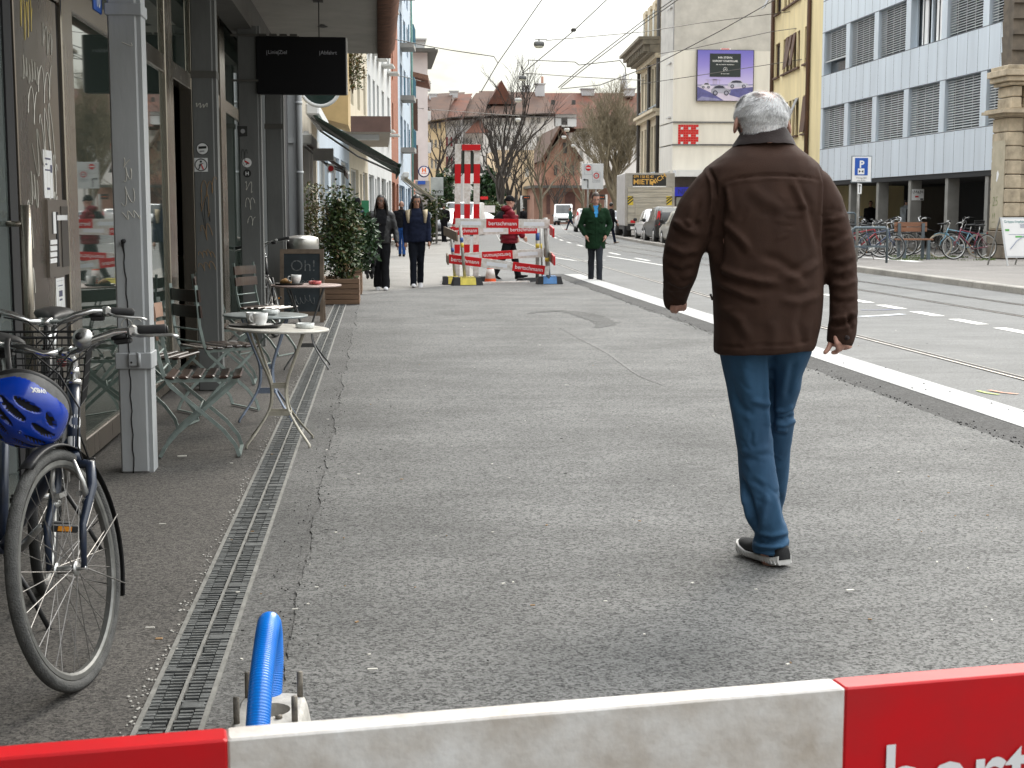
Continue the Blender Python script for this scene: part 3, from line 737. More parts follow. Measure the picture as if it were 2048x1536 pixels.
def folds(V,N,spec,base_noise=.004,nsc=9.0,seed=0,zs=.45):
 """push vertices along their normals: crease lines given in photo pixels + broad cloth noise"""
 # project to photo pixels
 D=V-np.array([0,0,CAM_H]);f=D@np.array(_f);px=1024+FPX*(D@np.array(_r))/f;py=768-FPX*(D@np.array(_u))/f
 off=np.array([base_noise*noise.fractal(Vector((p[0]*nsc,p[1]*nsc,p[2]*nsc*zs+seed)),1.0,2.0,3)for p in V])
 back=np.clip(-N[:,1]*1.6+.35,0,1)
 for(pts,amp,wd)in spec:
  best=np.full(len(V),1e9);tt=np.zeros(len(V));L_=0.0;ln=sum(math.dist(pts[i],pts[i+1])for i in range(len(pts)-1))
  for i in range(len(pts)-1):
   a=np.array(pts[i],float);b=np.array(pts[i+1],float);ab=b-a;l2=ab@ab
   t=np.clip(((px-a[0])*ab[0]+(py-a[1])*ab[1])/l2,0,1)
   dx=px-a[0]-t*ab[0];dy=py-a[1]-t*ab[1];d=np.hypot(dx,dy)
   cr_=(ab[0]*dy-ab[1]*dx)/math.sqrt(l2)
   m_=d<best;best=np.where(m_,d,best);tt=np.where(m_,(L_+t*math.sqrt(l2))/ln,tt)
   sg=np.where(m_,np.sign(cr_),1)if i==0 else np.where(m_,np.sign(cr_),sg)
   L_+=math.sqrt(l2)
  ends=np.clip(np.minimum(tt,1-tt)*5+.15,0,1)
  g=np.exp(-(best/wd)**2)-.55*np.exp(-((best-wd*1.9)/(wd*1.0))**2)*(sg>0)
  off+=amp*g*ends*back
 return V+N*off[:,None]
# --- jacket: torso and sleeves fused
mb=MB()
T=[sec(266,1528,40,.070,.03),sec(280,1529,50,.092,.02),sec(296,1529,66,.105,.01),sec(315,1528,94,.125),sec(335,1526,118,.14),sec(362,1526,130,.15),sec(400,1528,128,.158),
     sec(450,1531,118,.160),sec(500,1532,116,.160),sec(550,1535,114,.160),sec(600,1536,110,.160),sec(650,1534,107,.160),sec(690,1528,103,.160),sec(703,1525.5,100.5,.158,0,.008)]
mb.loft(T,40,pw=2.35)
def sleeve(ch,n=16):
 pts=[mp_(x,y,d)for x,y,r_,d in ch];rad=[r_*PXM for x,y,r_,d in ch]
 mb.tube(pts,rad,n);mb.ball(pts[0],rad[0]*.99,n)
sleeve([(1430,380,46,0),(1398,425,47,.01),(1381,460,45,.015),(1370,490,42,.02),(1362,525,39,.03),(1359,550,36,.06),(1353,576,30,.11),(1350,598,25.5,.15),(1350,611,22,.17)])
sleeve([(1625,378,44,0),(1650,412,40,-.01),(1664,450,36,-.02),(1676,490,34,-.03),(1684,530,33,-.035),(1687,565,31,-.04),(1688,600,30,-.05),(1688,635,30,-.055),(1685,662,30,-.06),(1680,688,26,-.06)])
V,F,N=remesh(mb,.0085,5)
zhem=mp_(1525,700).z
F_=[([(1446,366),(1470,358),(1500,353),(1540,351),(1580,351.5),(1615,354),(1641,360)],-.007,3.2),
      ([(1414,332),(1428,362),(1432,395),(1424,440),(1416,490)],-.010,4.5),([(1642,330),(1650,365),(1648,410),(1647,470),(1650,540)],-.010,4.5),
      ([(1446,376),(1441,410),(1439,450),(1437,500)],-.014,9),([(1439,442),(1460,455),(1480,475),(1500,505)],.008,9),([(1430,470),(1438,500),(1432,545)],-.016,10),
      ([(1452,372),(1458,400),(1463,430)],.006,7),([(1500,372),(1530,400),(1570,420)],.004,14),([(1600,372),(1618,410),(1630,455),(1640,500)],-.007,9),([(1585,362),(1600,392),(1612,425)],.006,8),
      ([(1425,520),(1450,540),(1480,552),(1520,562),(1560,566)],.010,9),([(1432,560),(1460,575),(1490,590),(1520,596)],.008,8),([(1520,510),(1555,518),(1590,540),(1620,560)],-.006,10),
      ([(1640,520),(1610,545),(1570,560)],.007,9),([(1640,590),(1600,605),(1560,600)],.006,10),([(1440,610),(1480,640),(1500,680)],.006,12),([(1610,610),(1600,650),(1610,690)],-.005,10),
      ([(1545,640),(1550,670),(1545,700)],.004,14),([(1426,692),(1480,694),(1540,692),(1600,688),(1632,680)],-.0045,2.6),
      ([(1345,440),(1375,460),(1405,470)],.008,8),([(1332,490),(1365,505),(1400,500)],.008,8),([(1330,530),(1360,545),(1390,535)],-.009,7),([(1335,560),(1362,572),(1380,562)],.006,6),([(1400,400),(1390,440),(1400,480)],-.007,8),
      ([(1700,470),(1680,490),(1655,495)],.007,7),([(1712,520),(1690,532),(1660,528)],-.007,7),([(1715,560),(1690,572),(1660,566)],.008,7),([(1712,600),(1690,606),(1662,600)],-.006,6),([(1695,628),(1702,642),(1704,660)],-.012,5),
      ([(1660,652),(1685,650),(1712,640)],-.008,5),([(1660,640),(1685,636),(1714,625)],.008,6),([(1690,430),(1672,440),(1655,440)],.006,8)]
F_=[(a,b*1.5,c*.82)for a,b,c in F_]
r3=random.Random(3)
for k in range(26):
 x,y=r3.uniform(1430,1640),r3.uniform(380,690);a=r3.gauss(.25,.5)if x<1540 else r3.gauss(-.3,.5);l=r3.uniform(14,44);F_.append(([(x,y),(x+l*.5*math.cos(a),y+l*.5*math.sin(a)+r3.uniform(-3,3)),(x+l*math.cos(a),y+l*math.sin(a))],r3.choice((-1,1,1))*r3.uniform(.0015,.0042),r3.uniform(2.2,5)))
for k in range(30):
 s_=k%2;y=r3.uniform(420,650);x=(np.interp(y,[420,490,560,610],[1395,1370,1356,1350])if s_ else np.interp(y,[420,490,560,660],[1652,1676,1687,1685]));a=r3.gauss(.3 if s_ else-.3,.4);l=r3.uniform(18,40);F_.append(([(x-l/2*math.cos(a),y-l/2*math.sin(a)),(x,y+r3.uniform(-3,4)),(x+l/2*math.cos(a),y+l/2*math.sin(a))],r3.choice((-1,1))*r3.uniform(.002,.005),r3.uniform(2.2,4.5)))
V=folds(V,N,F_,.005,8,3)
skin(V-np.array([man.location.x,man.location.y,man.location.z]),F,'jacket',M_jacket,man)
# collar: standing, folded band
def collar_ring(rows,n=64):
 V_,F_=[],[]
 for(cx,py,hw,d,dz,dy)in rows:
  c=mp_(cx,py,dy)
  for k in range(n):
   a=2*math.pi*k/n;y=-math.cos(a)*d
   V_.append((c.x+math.sin(a)*hw*PXM,c.y+y,c.z-dz*(1-math.cos(a))/2+.004*noise.noise(Vector((math.sin(a)*3,math.cos(a)*3,py*.05)))))
 for i in range(len(rows)-1):
  for k in range(n):
   k2=(k+1)%n;F_.append((i*n+k,i*n+k2,(i+1)*n+k2,(i+1)*n+k))
 m_=MB();m_.add(V_,F_,0,True);return m_
lm(collar_ring([(1528,288,64,.112,.022,.008),(1528,281,63,.109,.030,.012),(1528,278,62,.106,.034,.014),(1528,268,58,.100,.052,.018),(1528,258,54,.094,.066,.022),(1528,253,51.5,.090,.072,.024),(1528,254,49,.085,.070,.024),(1528,268,47,.082,.05,.024)]),'collar',M_collar)
# jacket detail: cuff button, side strap
mb=MB();c=mp_(1694,675,-.115);mb.cyl(c,c+Vector((0,-.004,0)),.0085,n=12);lm(mb,'button',M_collar)
mb=MB();mb.bar(mp_(1421,588,-.02),mp_(1425,600,-.02),.012,.006);lm(mb,'strap_tab',M_collar)
# --- jeans
mb=MB()
Lg=[sec(650,1500,60,.12),sec(700,1491,53,.105),sec(745,1494,48,.10,.005),sec(782,1498.5,45.5,.095,.01),sec(832,1503.5,41.5,.085,.012),sec(870,1507,38.5,.08,.012),sec(900,1510,37.5,.078,.01),sec(951,1515,38.5,.082,0),sec(1002,1522,40,.082,-.01),
      sec(1030,1529,39,.078,-.012),sec(1049,1536,37.5,.074,-.012),sec(1069,1543.5,34.5,.07,-.01),sec(1082,1541.5,37.5,.074,-.008),sec(1094,1540,38,.074,-.008),sec(1106,1539,35.5,.070,-.008,-.006)]
mb.loft(Lg,28)
# right leg swings forward: thigh ahead, shank hidden behind the standing leg
Rg=[sec(650,1570,60,.12),sec(705,1575,48,.11,.02),sec(748,1568,37,.10,.06),sec(778,1566,36,.095,.09),sec(815,1556,33.5,.085,.13),sec(843,1555,34.5,.082,.15),sec(880,1552,33,.08,.19),sec(930,1549,31,.078,.24),sec(975,1546,29.5,.076,.30),sec(1010,1542,28,.074,.36),sec(1040,1540,27,.072,.42),sec(1062,1538,26,.07,.46)]
mb.loft(Rg,28)
V,F,N=remesh(mb,.0075,4)
F_=[([(1541,705),(1543,760),(1544,815),(1546,870)],-.012,6),([(1455,745),(1470,800),(1490,850)],-.006,10),([(1465,790),(1490,820),(1510,828)],-.007,8),([(1500,800),(1530,808),(1544,805)],.006,7),
      ([(1476,900),(1500,905),(1540,895)],.004,8),([(1478,950),(1500,1000),(1513,1060)],-.013,6),([(1482,975),(1492,1005),(1503,1045)],.008,5),([(1535,985),(1528,1025),(1522,1060)],.007,8),([(1558,985),(1566,1020),(1572,1050)],-.006,7),
      ([(1502,1078),(1530,1086),(1560,1084),(1578,1072)],-.010,4.5),([(1504,1090),(1540,1096),(1576,1090)],.007,4.5),([(1512,1062),(1540,1072),(1574,1066)],.008,5),([(1503,1101),(1540,1104),(1574,1103)],-.004,1.6),
      ([(1546,820),(1570,822),(1588,812)],.010,5),([(1546,838),(1570,842),(1590,832)],-.012,5),([(1550,858),(1575,862)],.007,6),([(1590,720),(1580,770),(1575,800)],-.008,8),([(1490,715),(1495,760),(1500,800)],.006,14)]
F_=[(a,b*1.35,c*.85)for a,b,c in F_]
for k in range(34):
 y=r3.uniform(720,1090);x=np.interp(y,[710,900,1090],[1490,1510,1540])+r3.uniform(-34,34);a=r3.gauss(.5,.6);l=r3.uniform(12,36);F_.append(([(x,y),(x+l*.5*math.cos(a),y+l*.5*math.sin(a)+r3.uniform(-2,2)),(x+l*math.cos(a),y+l*math.sin(a))],r3.choice((-1,1))*r3.uniform(.0012,.0035),r3.uniform(2,4.5)))
V=folds(V,N,F_,.004,11,9,.35)
skin(V-np.array([man.location.x,man.location.y,man.location.z]),F,'jeans',M_jeans,man)
# --- shoes
def shoe(heel,ang,ln=.285,name='shoe',lift=0.0,pitch=0.0):
 """heel point on the ground, toe direction ang from +Y towards -X; returns nothing"""
 Mx=Matrix.Rotation(ang,3,'Z')@Matrix.Rotation(pitch,3,'X');h=Vector(heel)
 W=lambda x,y,z:h+Mx@Vector((x,y,z))+Vector((0,0,lift))
 prof=[(0,.028),(.03,.039),(.08,.041),(.14,.041),(.19,.047),(.23,.046),(.26,.036),(.28,.018)]
 sm=MB();up=MB()
 def secs(zf,k,inset):
  return None
 n=12
 # sole: rows of cross-sections along the length
 V_,F_=[],[]
 for(y,hw)in prof:
  y=y*ln/.285;rise=.0+max(0,(y-.2))*.22+max(0,.02-y)*.3
  top=.033-.008*min(1,y/.15)+rise*.5
  for(sx,z)in((-1.0,.012),(-1.04,.022),(-1.0,top),(1.0,top),(1.04,.022),(1.0,.012),(.8,.0),(-.8,.0)):
   rip=.0018*math.sin(y*330)if abs(sx)>.99 and z>.005 else 0
   V_.append(W(sx*(hw+.004)+math.copysign(rip,sx),y,z+rise))
 m_=8
 for i in range(len(prof)-1):
  for j in range(m_):
   j2=(j+1)%m_;F_.append((i*m_+j,i*m_+j2,(i+1)*m_+j2,(i+1)*m_+j))
 F_.append(tuple(range(m_-1,-1,-1)));F_.append(tuple(range((len(prof)-1)*m_,len(prof)*m_)))
 sm.add(V_,F_,0,False)
 # ribs on the foam sole
 for k in range(16):
  y=.012+k*.0155
  hw=np.interp(y,[p[0]for p in prof],[p[1]for p in prof])
  for s_ in(-1,1):sm.bar(W(s_*(hw+.0045),y-.004,.008),W(s_*(hw+.006),y+.006,.025),.006,.006)
 hs=[(-.002,.026,.070),(.012,.034,.088),(.04,.036,.098),(.08,.036,.098),(.12,.037,.088),(.16,.040,.072),(.20,.043,.062),(.24,.040,.055),(.268,.026,.046)]
 V_,F_=[],[];n=14
 for(y,hw,h_)in hs:
  y=y*ln/.285;rise=max(0,(y-.2))*.2
  for j in range(n):
   a=math.pi*j/(n-1);V_.append(W(math.cos(a)*hw,y,.026+rise+(h_-.026)*abs(math.sin(a))**.75))
 for i in range(len(hs)-1):
  for j in range(n-1):F_.append((i*n+j,i*n+j+1,(i+1)*n+j+1,(i+1)*n+j))
 F_.append(tuple(range(n-1,-1,-1)));F_.append(tuple(range((len(hs)-1)*n,len(hs)*n)))
 up.add(V_,F_,0,True)
 up.bar(W(0,.005,.05),W(0,.012,.085),.012,.004)
 s_=lm(up,name,M_shoe);lm(sm,'sole',M_sole,s_);return s_
hp=mp_(1556,1150);shoe((hp.x,MY-.085,.012),R(21))
shoe((mp_(1552,1060,.42).x,MY+.42,.02),R(-8),ln=.265)
# --- head, neck, hands: one body surface
mb=MB()
hc=mp_(1524,238,.02)
mb.ball(mp_(1524,232,.03),(50*PXM,.108,47*PXM),24)
mb.ball(mp_(1525,262,.055),(44*PXM,.085,50*PXM),20)
mb.ball(mp_(1525,285,.085),(33*PXM,.06,28*PXM),16)
mb.ball(mp_(1524,246,.145),(7*PXM,.022,12*PXM),10) # nose
mb.tube([mp_(1525,262,0),mp_(1527,300,-.005),mp_(1528,335,0)],[42*PXM,41*PXM,46*PXM],20)
mb.loft([sec(335,1526,100,.11),sec(400,1528,110,.13),sec(550,1532,98,.13),sec(690,1530,92,.13)],20)
limb(mb,[mp_(1430,380),mp_(1372,490,.02),mp_(1357,555,.07),mp_(1350,600,.155),mp_(1351,612,.165)],[.05,.04,.034,.026,.026],12)
limb(mb,[mp_(1625,378),mp_(1676,490,-.03),mp_(1687,580,-.045),mp_(1682,660,-.06),mp_(1680,676,-.06)],[.05,.038,.033,.028,.03],12)
limb(mb,[mp_(1493,660),mp_(1508,880),mp_(1538,1080,-.005),mp_(1540,1118,-.02)],[.075,.045,.035,.036],12)
limb(mb,[mp_(1570,660),mp_(1566,760,.075),mp_(1555,850,.16),mp_(1541,1040,.42),mp_(1540,1058,.46)],[.07,.05,.04,.03,.03],12)
# ears
for(x,y,s_)in((1472.5,249,-1),(1574.5,256,1)):
 mb.ball(mp_(x,y,.015),(5.2*PXM,.024,19*PXM),12,rot=Matrix.Rotation(R(-12*s_),3,'Y')@Matrix.Rotation(R(18*s_),3,'Z'))
# right hand, seen from its back-turned palm: thumb, long fingers, curled ring and little finger
def finger(pts,r0,r1):limb(mb,[mp_(*p)for p in pts],[(r0+(r1-r0)*i/(len(pts)-1))*PXM for i in range(len(pts))],10)
mb.loft([(mp_(1680,662,-.055),Vector((15*PXM,0,0)),Vector((0,.016,0))),(mp_(1678,680,-.06),Vector((19*PXM,0,0)),Vector((0,.017,0))),(mp_(1678,693,-.06),Vector((17*PXM,0,0)),Vector((0,.015,0)))],14)
finger([(1664,676,-.06),(1660,690,-.07),(1655,700,-.075),(1650,705,-.075)],6.4,4.6)
finger([(1671,674,-.092),(1673,686,-.098),(1677,698,-.085),(1672,704.5,-.07),(1666,705,-.066)],5.4,4.8)
finger([(1679.5,675,-.092),(1682,684,-.098),(1684,694,-.085),(1680,700,-.065)],5.2,4.6)
finger([(1688,684,-.085),(1692,690,-.088),(1697,694,-.075),(1688,697,-.055)],5.4,4.4)
finger([(1693,684,-.070),(1698,691,-.07),(1701,693,-.062),(1694,696,-.045)],4.8,4.0)
# left hand: loose fist under the cuff
finger([(1358,604,.12),(1360,614,.115),(1362,619,.13)],5.6,4.6);finger([(1366,603,.13),(1368,613,.125),(1367,619,.14)],5.2,4.4)
finger([(1351,611,.12),(1351,620,.115),(1352,624,.13)],5.6,4.6);finger([(1344,613,.125),(1344,620,.12),(1345,623,.135)],5.0,4.2);finger([(1370,606,.16),(1370,617,.17)],5,4.2)
mb.ball(mp_(1357,608,.15),(12*PXM,.03,13*PXM),12)
V,F,N=remesh(mb,.0048,2,.45)
body=skin(V-np.array([man.location.x,man.location.y,man.location.z]),F,'body',M_skin,man)
# --- hair: cropped white, thinning at the crown; strands rooted on the head
mb=MB()
hc=mp_(1524,234,.03);rx,ry,rz=51.2*PXM,.111,49.5*PXM
r2=random.Random(5)
def hp_(th,ph,k=1.0):
 return Vector((hc.x+rx*k*math.sin(ph)*math.sin(th),hc.y-ry*k*math.sin(ph)*math.cos(th),hc.z+rz*k*math.cos(ph)))
cnt=0
while cnt<20000:
 th=r2.uniform(-2.4,2.4);ph=math.acos(r2.uniform(-.72,1.0))
 p=hp_(th,ph)
 low=-.80-.10*math.cos(th*2) # hairline down to the neck
 if math.cos(ph)<low:continue
 if abs(abs(th)-1.57)<.35 and math.cos(ph)<-.12:continue
 bald=math.hypot(math.sin(ph)*math.sin(th)-.12,1.25*(math.cos(ph)-.98))+.2*(1-math.cos(th))*math.sin(ph)
 if math.cos(ph)>.30 and r2.random()>.10+.95*min(1,max(0,(bald-.16)/.72)):continue
 nrm=Vector(((p.x-hc.x)/rx**2,(p.y-hc.y)/ry**2,(p.z-hc.z)/rz**2)).normalized()
 dn=Vector((-.55+.35*math.sin(th),0,-1));dn=(dn-nrm*dn.dot(nrm));dn=dn.normalized()if dn.length>.05 else Vector((-1,0,0))
 sw=noise.noise_vector(p*26)*.5
 d=(dn+nrm*r2.uniform(.20,.60)+sw).normalized()
 ln=r2.uniform(.013,.026)*(1.25 if math.cos(ph)>.1 else.8);wv=d.cross(nrm).normalized()*r2.uniform(.0005,.0010)
 q=p+nrm*.0005;m_=q+d*ln*.55+nrm*.001;e=q+d*ln-nrm*ln*.12
 mb.add([q-wv,q+wv,m_+wv*.8,m_-wv*.8,e],[(0,1,2,3),(3,2,4)],0 if r2.random()<.80 else 1);cnt+=1
# short felt of hair below the strands
V_,F_=[],[];n=40;rows=14
for i in range(rows):
 ph=.50+(2.62-.50)*i/(rows-1)
 for k in range(n):
  th=-2.3+4.6*k/(n-1);ph2=ph
  if i==rows-1:ph2=ph+.05*math.sin(k*1.3)
  if abs(abs(th)-1.57)<.4:ph2=min(ph2,1.72)
  V_.append(hp_(th,ph2,1.0+(-.012 if i==0 else 0)+.006*noise.noise(Vector((th*6,ph*6,0)))))
for i in range(rows-1):
 for k in range(n-1):F_.append((i*n+k,i*n+k+1,(i+1)*n+k+1,(i+1)*n+k))
b_=len(mb.f);mb.add(V_,F_,2,True)
for q in range(n-1 and 5*(n-1)):mb.m[b_+q]=3
V_,F_=[],[];nape=[(246,45.5,.092),(254,44.5,.090),(262,43.6,.088),(270,43.2,.087)] # short hair down the nape
for(py,hw,d)in nape:
 c=mp_(1525,py,.005)
 for k in range(21):a=-1.25+2.5*k/20;V_.append((c.x+math.sin(a)*(hw+1.2)*PXM,c.y-math.cos(a)*(42.8*PXM+.004),c.z))
for i in range(3):
 for k in range(20):F_.append((i*21+k,i*21+k+1,(i+1)*21+k+1,(i+1)*21+k))
mb.add(V_,F_,2,True)
for k in range(1500):
 a=r2.uniform(-1.2,1.2);py=r2.uniform(240,268);c=mp_(1525,py,.005);nrm=Vector((math.sin(a),-math.cos(a),0));q=Vector((c.x+math.sin(a)*46.4*PXM,c.y-math.cos(a)*(42.8*PXM+.004),c.z));e=q+Vector((r2.gauss(-.003,.003),0,-.010))+nrm*.002;wv=Vector((math.cos(a),math.sin(a),0))*.0006
 mb.add([q-wv,q+wv,e],[(0,1,2)],0 if r2.random()<.6 else 1)
lm(mb,'hair',[M_hair,mat('grey_hair',(.50,.50,.52),.6,0,var=.2,vscale=50),mat('hair_roots',(.80,.76,.74),.8,0,var=.10,vscale=45,bump=.5,bscale=200),mat('scalp',(.74,.52,.46),.6,0,var=.12,vscale=30)])
# ---------------------------------------------------------------- bicycles
M_tyre=mat('tyre',(.028,.028,.028),.8,0,var=.3,vscale=30,bump=.4,bscale=260)
M_tyre2=mat('grey_tyre',(.085,.085,.082),.85,0,var=.25,vscale=25,bump=.5,bscale=200)
M_alu=mat('aluminium',(.55,.55,.54),.35,.85,var=.18,vscale=18)
M_chrome=mat('chrome',(.72,.72,.72),.16,.95,var=.12,vscale=12)
M_wire=mat('spoke',(.24,.23,.22),.4,.7,var=.2,vscale=30)
M_blk=mat('black_plastic',(.014,.014,.015),.5,0,var=.15,vscale=20)
M_rubber=mat('grip_rubber',(.02,.02,.021),.75,0,var=.2,vscale=30)
M_amber=mat('amber_reflector',(.75,.28,.02),.3,0,var=.1)
M_tailred=mat('tail_red',(.55,.01,.015),.3,0,var=.05)
def wheel(c,rad,parent_name,root,tyre_w=.018,n=44,spokes=18,mt=None,M=None,rim_c=None,detail=True):
 """wheel in the local xz plane, axis y"""
 X=M if M is not None else Matrix.Identity(4);c=Vector(c)
 circ=[c+Vector((rad-tyre_w,0,0))*0+Vector(((rad-tyre_w)*math.cos(6.28319*k/n),0,(rad-tyre_w)*math.sin(6.28319*k/n)))for k in range(n)]
 mb=MB();mb.tube(circ,tyre_w,10,0,closed=True);w_=mb.xf(X).build(parent_name,mt or M_tyre,root)
 mb=MB();rr=rad-2*tyre_w-.004
 V,F=[],[]
 prof=[(-.012,.006),(-.012,-.007),(-.007,-.014),(.007,-.014),(.012,-.007),(.012,.006)]
 for k in range(n):
  a=6.28319*k/n
  for(y,d)in prof:V.append(c+Vector(((rr+d)*math.cos(a),y,(rr+d)*math.sin(a))))
 m_=len(prof)
 for k in range(n):
  for j in range(m_-1):F.append((k*m_+j,k*m_+j+1,((k+1)%n)*m_+j+1,((k+1)%n)*m_+j))
 mb.add(V,F,0,False);mb.xf(X).build('rim',rim_c or M_alu,w_)
 mb=MB();mb.cyl(c-Vector((0,.03,0)),c+Vector((0,.03,0)),.012,n=10)
 for s_ in(-1,1):mb.cyl(c+Vector((0,.026*s_,0)),c+Vector((0,.032*s_,0)),.022,n=14);mb.cyl(c+Vector((0,.03*s_,0)),c+Vector((0,.06*s_,0)),.007,n=8)
 mb.xf(X).build('hub',M_alu,w_)
 mb=MB();sr=.0013 if detail else.0022
 for k in range(spokes*2):
  a=6.28319*k/(spokes*2);s_=1 if k%2 else-1;b=a+(.45 if(k//2)%2 else-.45)
  mb.tube([c+Vector((.02*math.cos(b),.028*s_,.02*math.sin(b))),c+Vector(((rr-.012)*math.cos(a),.003*s_,(rr-.012)*math.sin(a)))],sr,4,cap=False)
 mb.xf(X).build('spokes',M_wire,w_)
 return w_
def make_bike(label,loc_,heading,steer=0.0,frame_m=None,lean=0.0,guard=True,guard_m=None,basket=None,rack=True,bars='city',wr=.345,detail=True,saddle=True,group=None,contact=None,grips=None,tyre_m=None,rim_m=None,stand=True,step=False,mudflap=False):
 HL,HT=Vector((.475,0,.665)),Vector((.415,0,.835));ax=(HT-HL).normalized();dn=-ax;fw=Vector((ax.z,0,-ax.x))
 fa=HL+dn*.345+fw*.042;ra=Vector((-.45,0,wr));bb=Vector((0,0,.29));fa.z=wr
 S=Matrix.Translation(HL)@Matrix.Rotation(steer,4,ax)@Matrix.Translation(-HL)
 root=empty('bicycle',(0,0,0),heading,label,'bicycle',group)
 Lm=Matrix.Rotation(lean,4,'X')
 fm=frame_m or mat('frame_navy',(.018,.028,.055),.35,0,var=.25,vscale=14,coat=.3)
 seat=Vector((-.17,0,.74))
 mb=MB()
 mb.tube([HL-ax*.02,HT+ax*.02],.019,14)
 mb.tube([bb,HL+ax*.035],.019,12)
 if step:mb.tube([bb+Vector((-.05,0,.14)),Vector((.2,0,.45)),HT-ax*.03],.016,10)
 else:mb.tube([seat+Vector((.01,0,-.05)),HT-ax*.03],.016,12)
 mb.tube([bb,seat],.016,12)
 for s_ in(-1,1):
  mb.tube([bb+Vector((-.03,.02*s_,0)),ra+Vector((0,.058*s_,0))],.009,8);mb.tube([seat+Vector((0,.015*s_,-.04)),ra+Vector((0,.058*s_,0))],.008,8)
 mb.cyl(bb-Vector((0,.036,0)),bb+Vector((0,.036,0)),.022,n=12)
 mb.xf(Lm).build('frame',fm,root)
 MS=Lm@S
 mb=MB();crown=HL+dn*.035
 mb.tube([HL,crown],.022,12)
 for s_ in(-1,1):
  mb.tube([crown+Vector((0,.0,0)),crown+Vector((0,.05*s_,-.012)),crown+Vector((.02,.056*s_,-.07)),fa+Vector((-.028,.054*s_,.12)),fa+Vector((0,.052*s_,0))],[.016,.017,.0155,.011,.009],10)
 mb.xf(MS).build('fork',fm,root)
 wheel(fa,wr,'front_wheel',root,M=MS,detail=detail,mt=tyre_m,rim_c=rim_m,n=60 if detail else 36,spokes=16 if detail else 10)
 wheel(ra,wr,'rear_wheel',root,M=Lm,detail=detail,mt=tyre_m,n=48 if detail else 36,spokes=16 if detail else 10)
 # crank, chain ring, pedals
 mb=MB();mb.lathe([(.03,0),(.088,.0),(.092,.002),(.092,.004),(.03,.004)],bb+Vector((0,-.05,0)),36,rot=Matrix.Rotation(R(90),3,'X'))
 for k in range(36):
  a=6.283*k/36;mb.box(bb+Vector((.094*math.cos(a),-.052,.094*math.sin(a))),(.006,.003,.006))
 ca=R(35)
 for s_ in(-1,1):
  e=bb+Vector((.17*math.cos(ca)*s_,.062*s_,.17*math.sin(ca)*s_));mb.tube([bb+Vector((0,.055*s_,0)),e],[.014,.010],8)
 mb.cyl(bb-Vector((0,.06,0)),bb+Vector((0,.06,0)),.011,n=10)
 cs=mb.xf(Lm).build('crankset',M_alu,root)
 for s_ in(-1,1):
  e=bb+Vector((.17*math.cos(ca)*s_,.062*s_,.17*math.sin(ca)*s_));mb=MB();mb.cyl(e,e+Vector((0,.1*s_,0)),.008,n=8)
  for d in(-.034,.034):mb.box(e+Vector((d,.06*s_,0)),(.012,.09,.024),None,0,.003);mb.box(e+Vector((d*1.22,.06*s_,0)),(.002,.045,.015),None,1)
  mb.xf(Lm).build('pedal',[M_blk,M_amber],cs)
 mb=MB()
 for z in(1,-1):mb.tube([bb+Vector((0,-.052,.09*z)),ra+Vector((0,-.052,.035*z))],.0035,5)
 mb.tube([bb+Vector((.03,-.058,.1)),ra+Vector((0,-.058,.06))],.012,6,flat=.3)
 mb.xf(Lm).build('chain',M_blk,root)
 # handlebar
 st=HT+ax*.02;top=st+ax*(.075 if contact is not None else.13)
 mb=MB();mb.tube([st,st+ax*.012],.024,14);mb.tube([st,top,top+Vector((.045,0,.025))],[.0125,.0125,.012],10);mb.cyl(st+ax*.03,st+ax*.05,.017,n=12)
 cb_=top+Vector((.055,0,.028));mb.cyl(cb_-Vector((0,.024,0)),cb_+Vector((0,.024,0)),.017,n=10)
 hw=.305
 if bars=='city':pth=[(0,0,0),(.02,.055,.004),(.03,.11,.03),(.012,.165,.042),(-.01,.215,.040),(-.035,hw,.032)]
 elif bars=='flat':pth=[(0,0,0),(.0,.08,.005),(-.01,.17,.012),(-.035,hw,.015)]
 else:pth=[(0,0,0),(.04,.05,.02),(.03,.14,.10),(-.06,.2,.13),(-.20,.24,.11)]
 for s_ in(-1,1):
  mb.tube([cb_+Vector((a,b*s_,c_))for a,b,c_ in pth],.0112,10)
 hb=mb.xf(MS).build('handlebar',M_chrome,root)
 for s_ in(-1,1):
  a,b=Vector(pth[-2]),Vector(pth[-1]);a.y*=s_;b.y*=s_;a+=(b-a)*.10
  mb=MB();dv=(b-a);pts=[cb_+a+dv*t for t in(0,.05,.3,.7,.95,1.0)]
  mb.tube(pts,[.015,.0165,.0152,.0158,.0168,.015],14);mb.cyl(pts[-1],pts[-1]+dv.normalized()*.004,.0115,n=12,mi=1)
  mb.xf(MS).build('grip',[grips or M_rubber,M_blk],hb)
  mb=MB();lv=cb_+a-dv*.14
  mb.box(lv+Vector((.004,0,0)),(.038,.03,.034),Matrix.Rotation(R(20*s_),3,'Z'),0,.007)
  mb.tube([lv+Vector((.02,.01*s_,-.008)),lv+Vector((.046,.035*s_,-.016)),lv+Vector((.040,.085*s_,-.02)),lv+Vector((.028,.125*s_,-.024)),lv+Vector((.030,.145*s_,-.032))],[.007,.0075,.0062,.006,.007],8,flat=.7)
  mb.cyl(lv+Vector((.02,-.015*s_,-.01)),lv+Vector((.015,-.06*s_,-.014)),.008,n=8,mi=1)
  mb.box(lv+Vector((.008,-.03*s_,-.026)),(.03,.05,.018),None,1,.005)
  mb.xf(MS).build('brake_lever',[M_alu,M_blk],hb)
 mb=MB()
 cb2=[(.19,1),(.19,-1)]
 mb.tube([cb_+Vector((.03,.14,.02)),cb_+Vector((.09,.06,.0)),cb_+Vector((.11,-.02,-.07)),cb_+Vector((.085,-.055,-.16)),HL+Vector((.05,-.03,.06)),HL+Vector((.03,.01,-.02))],.0028,6)
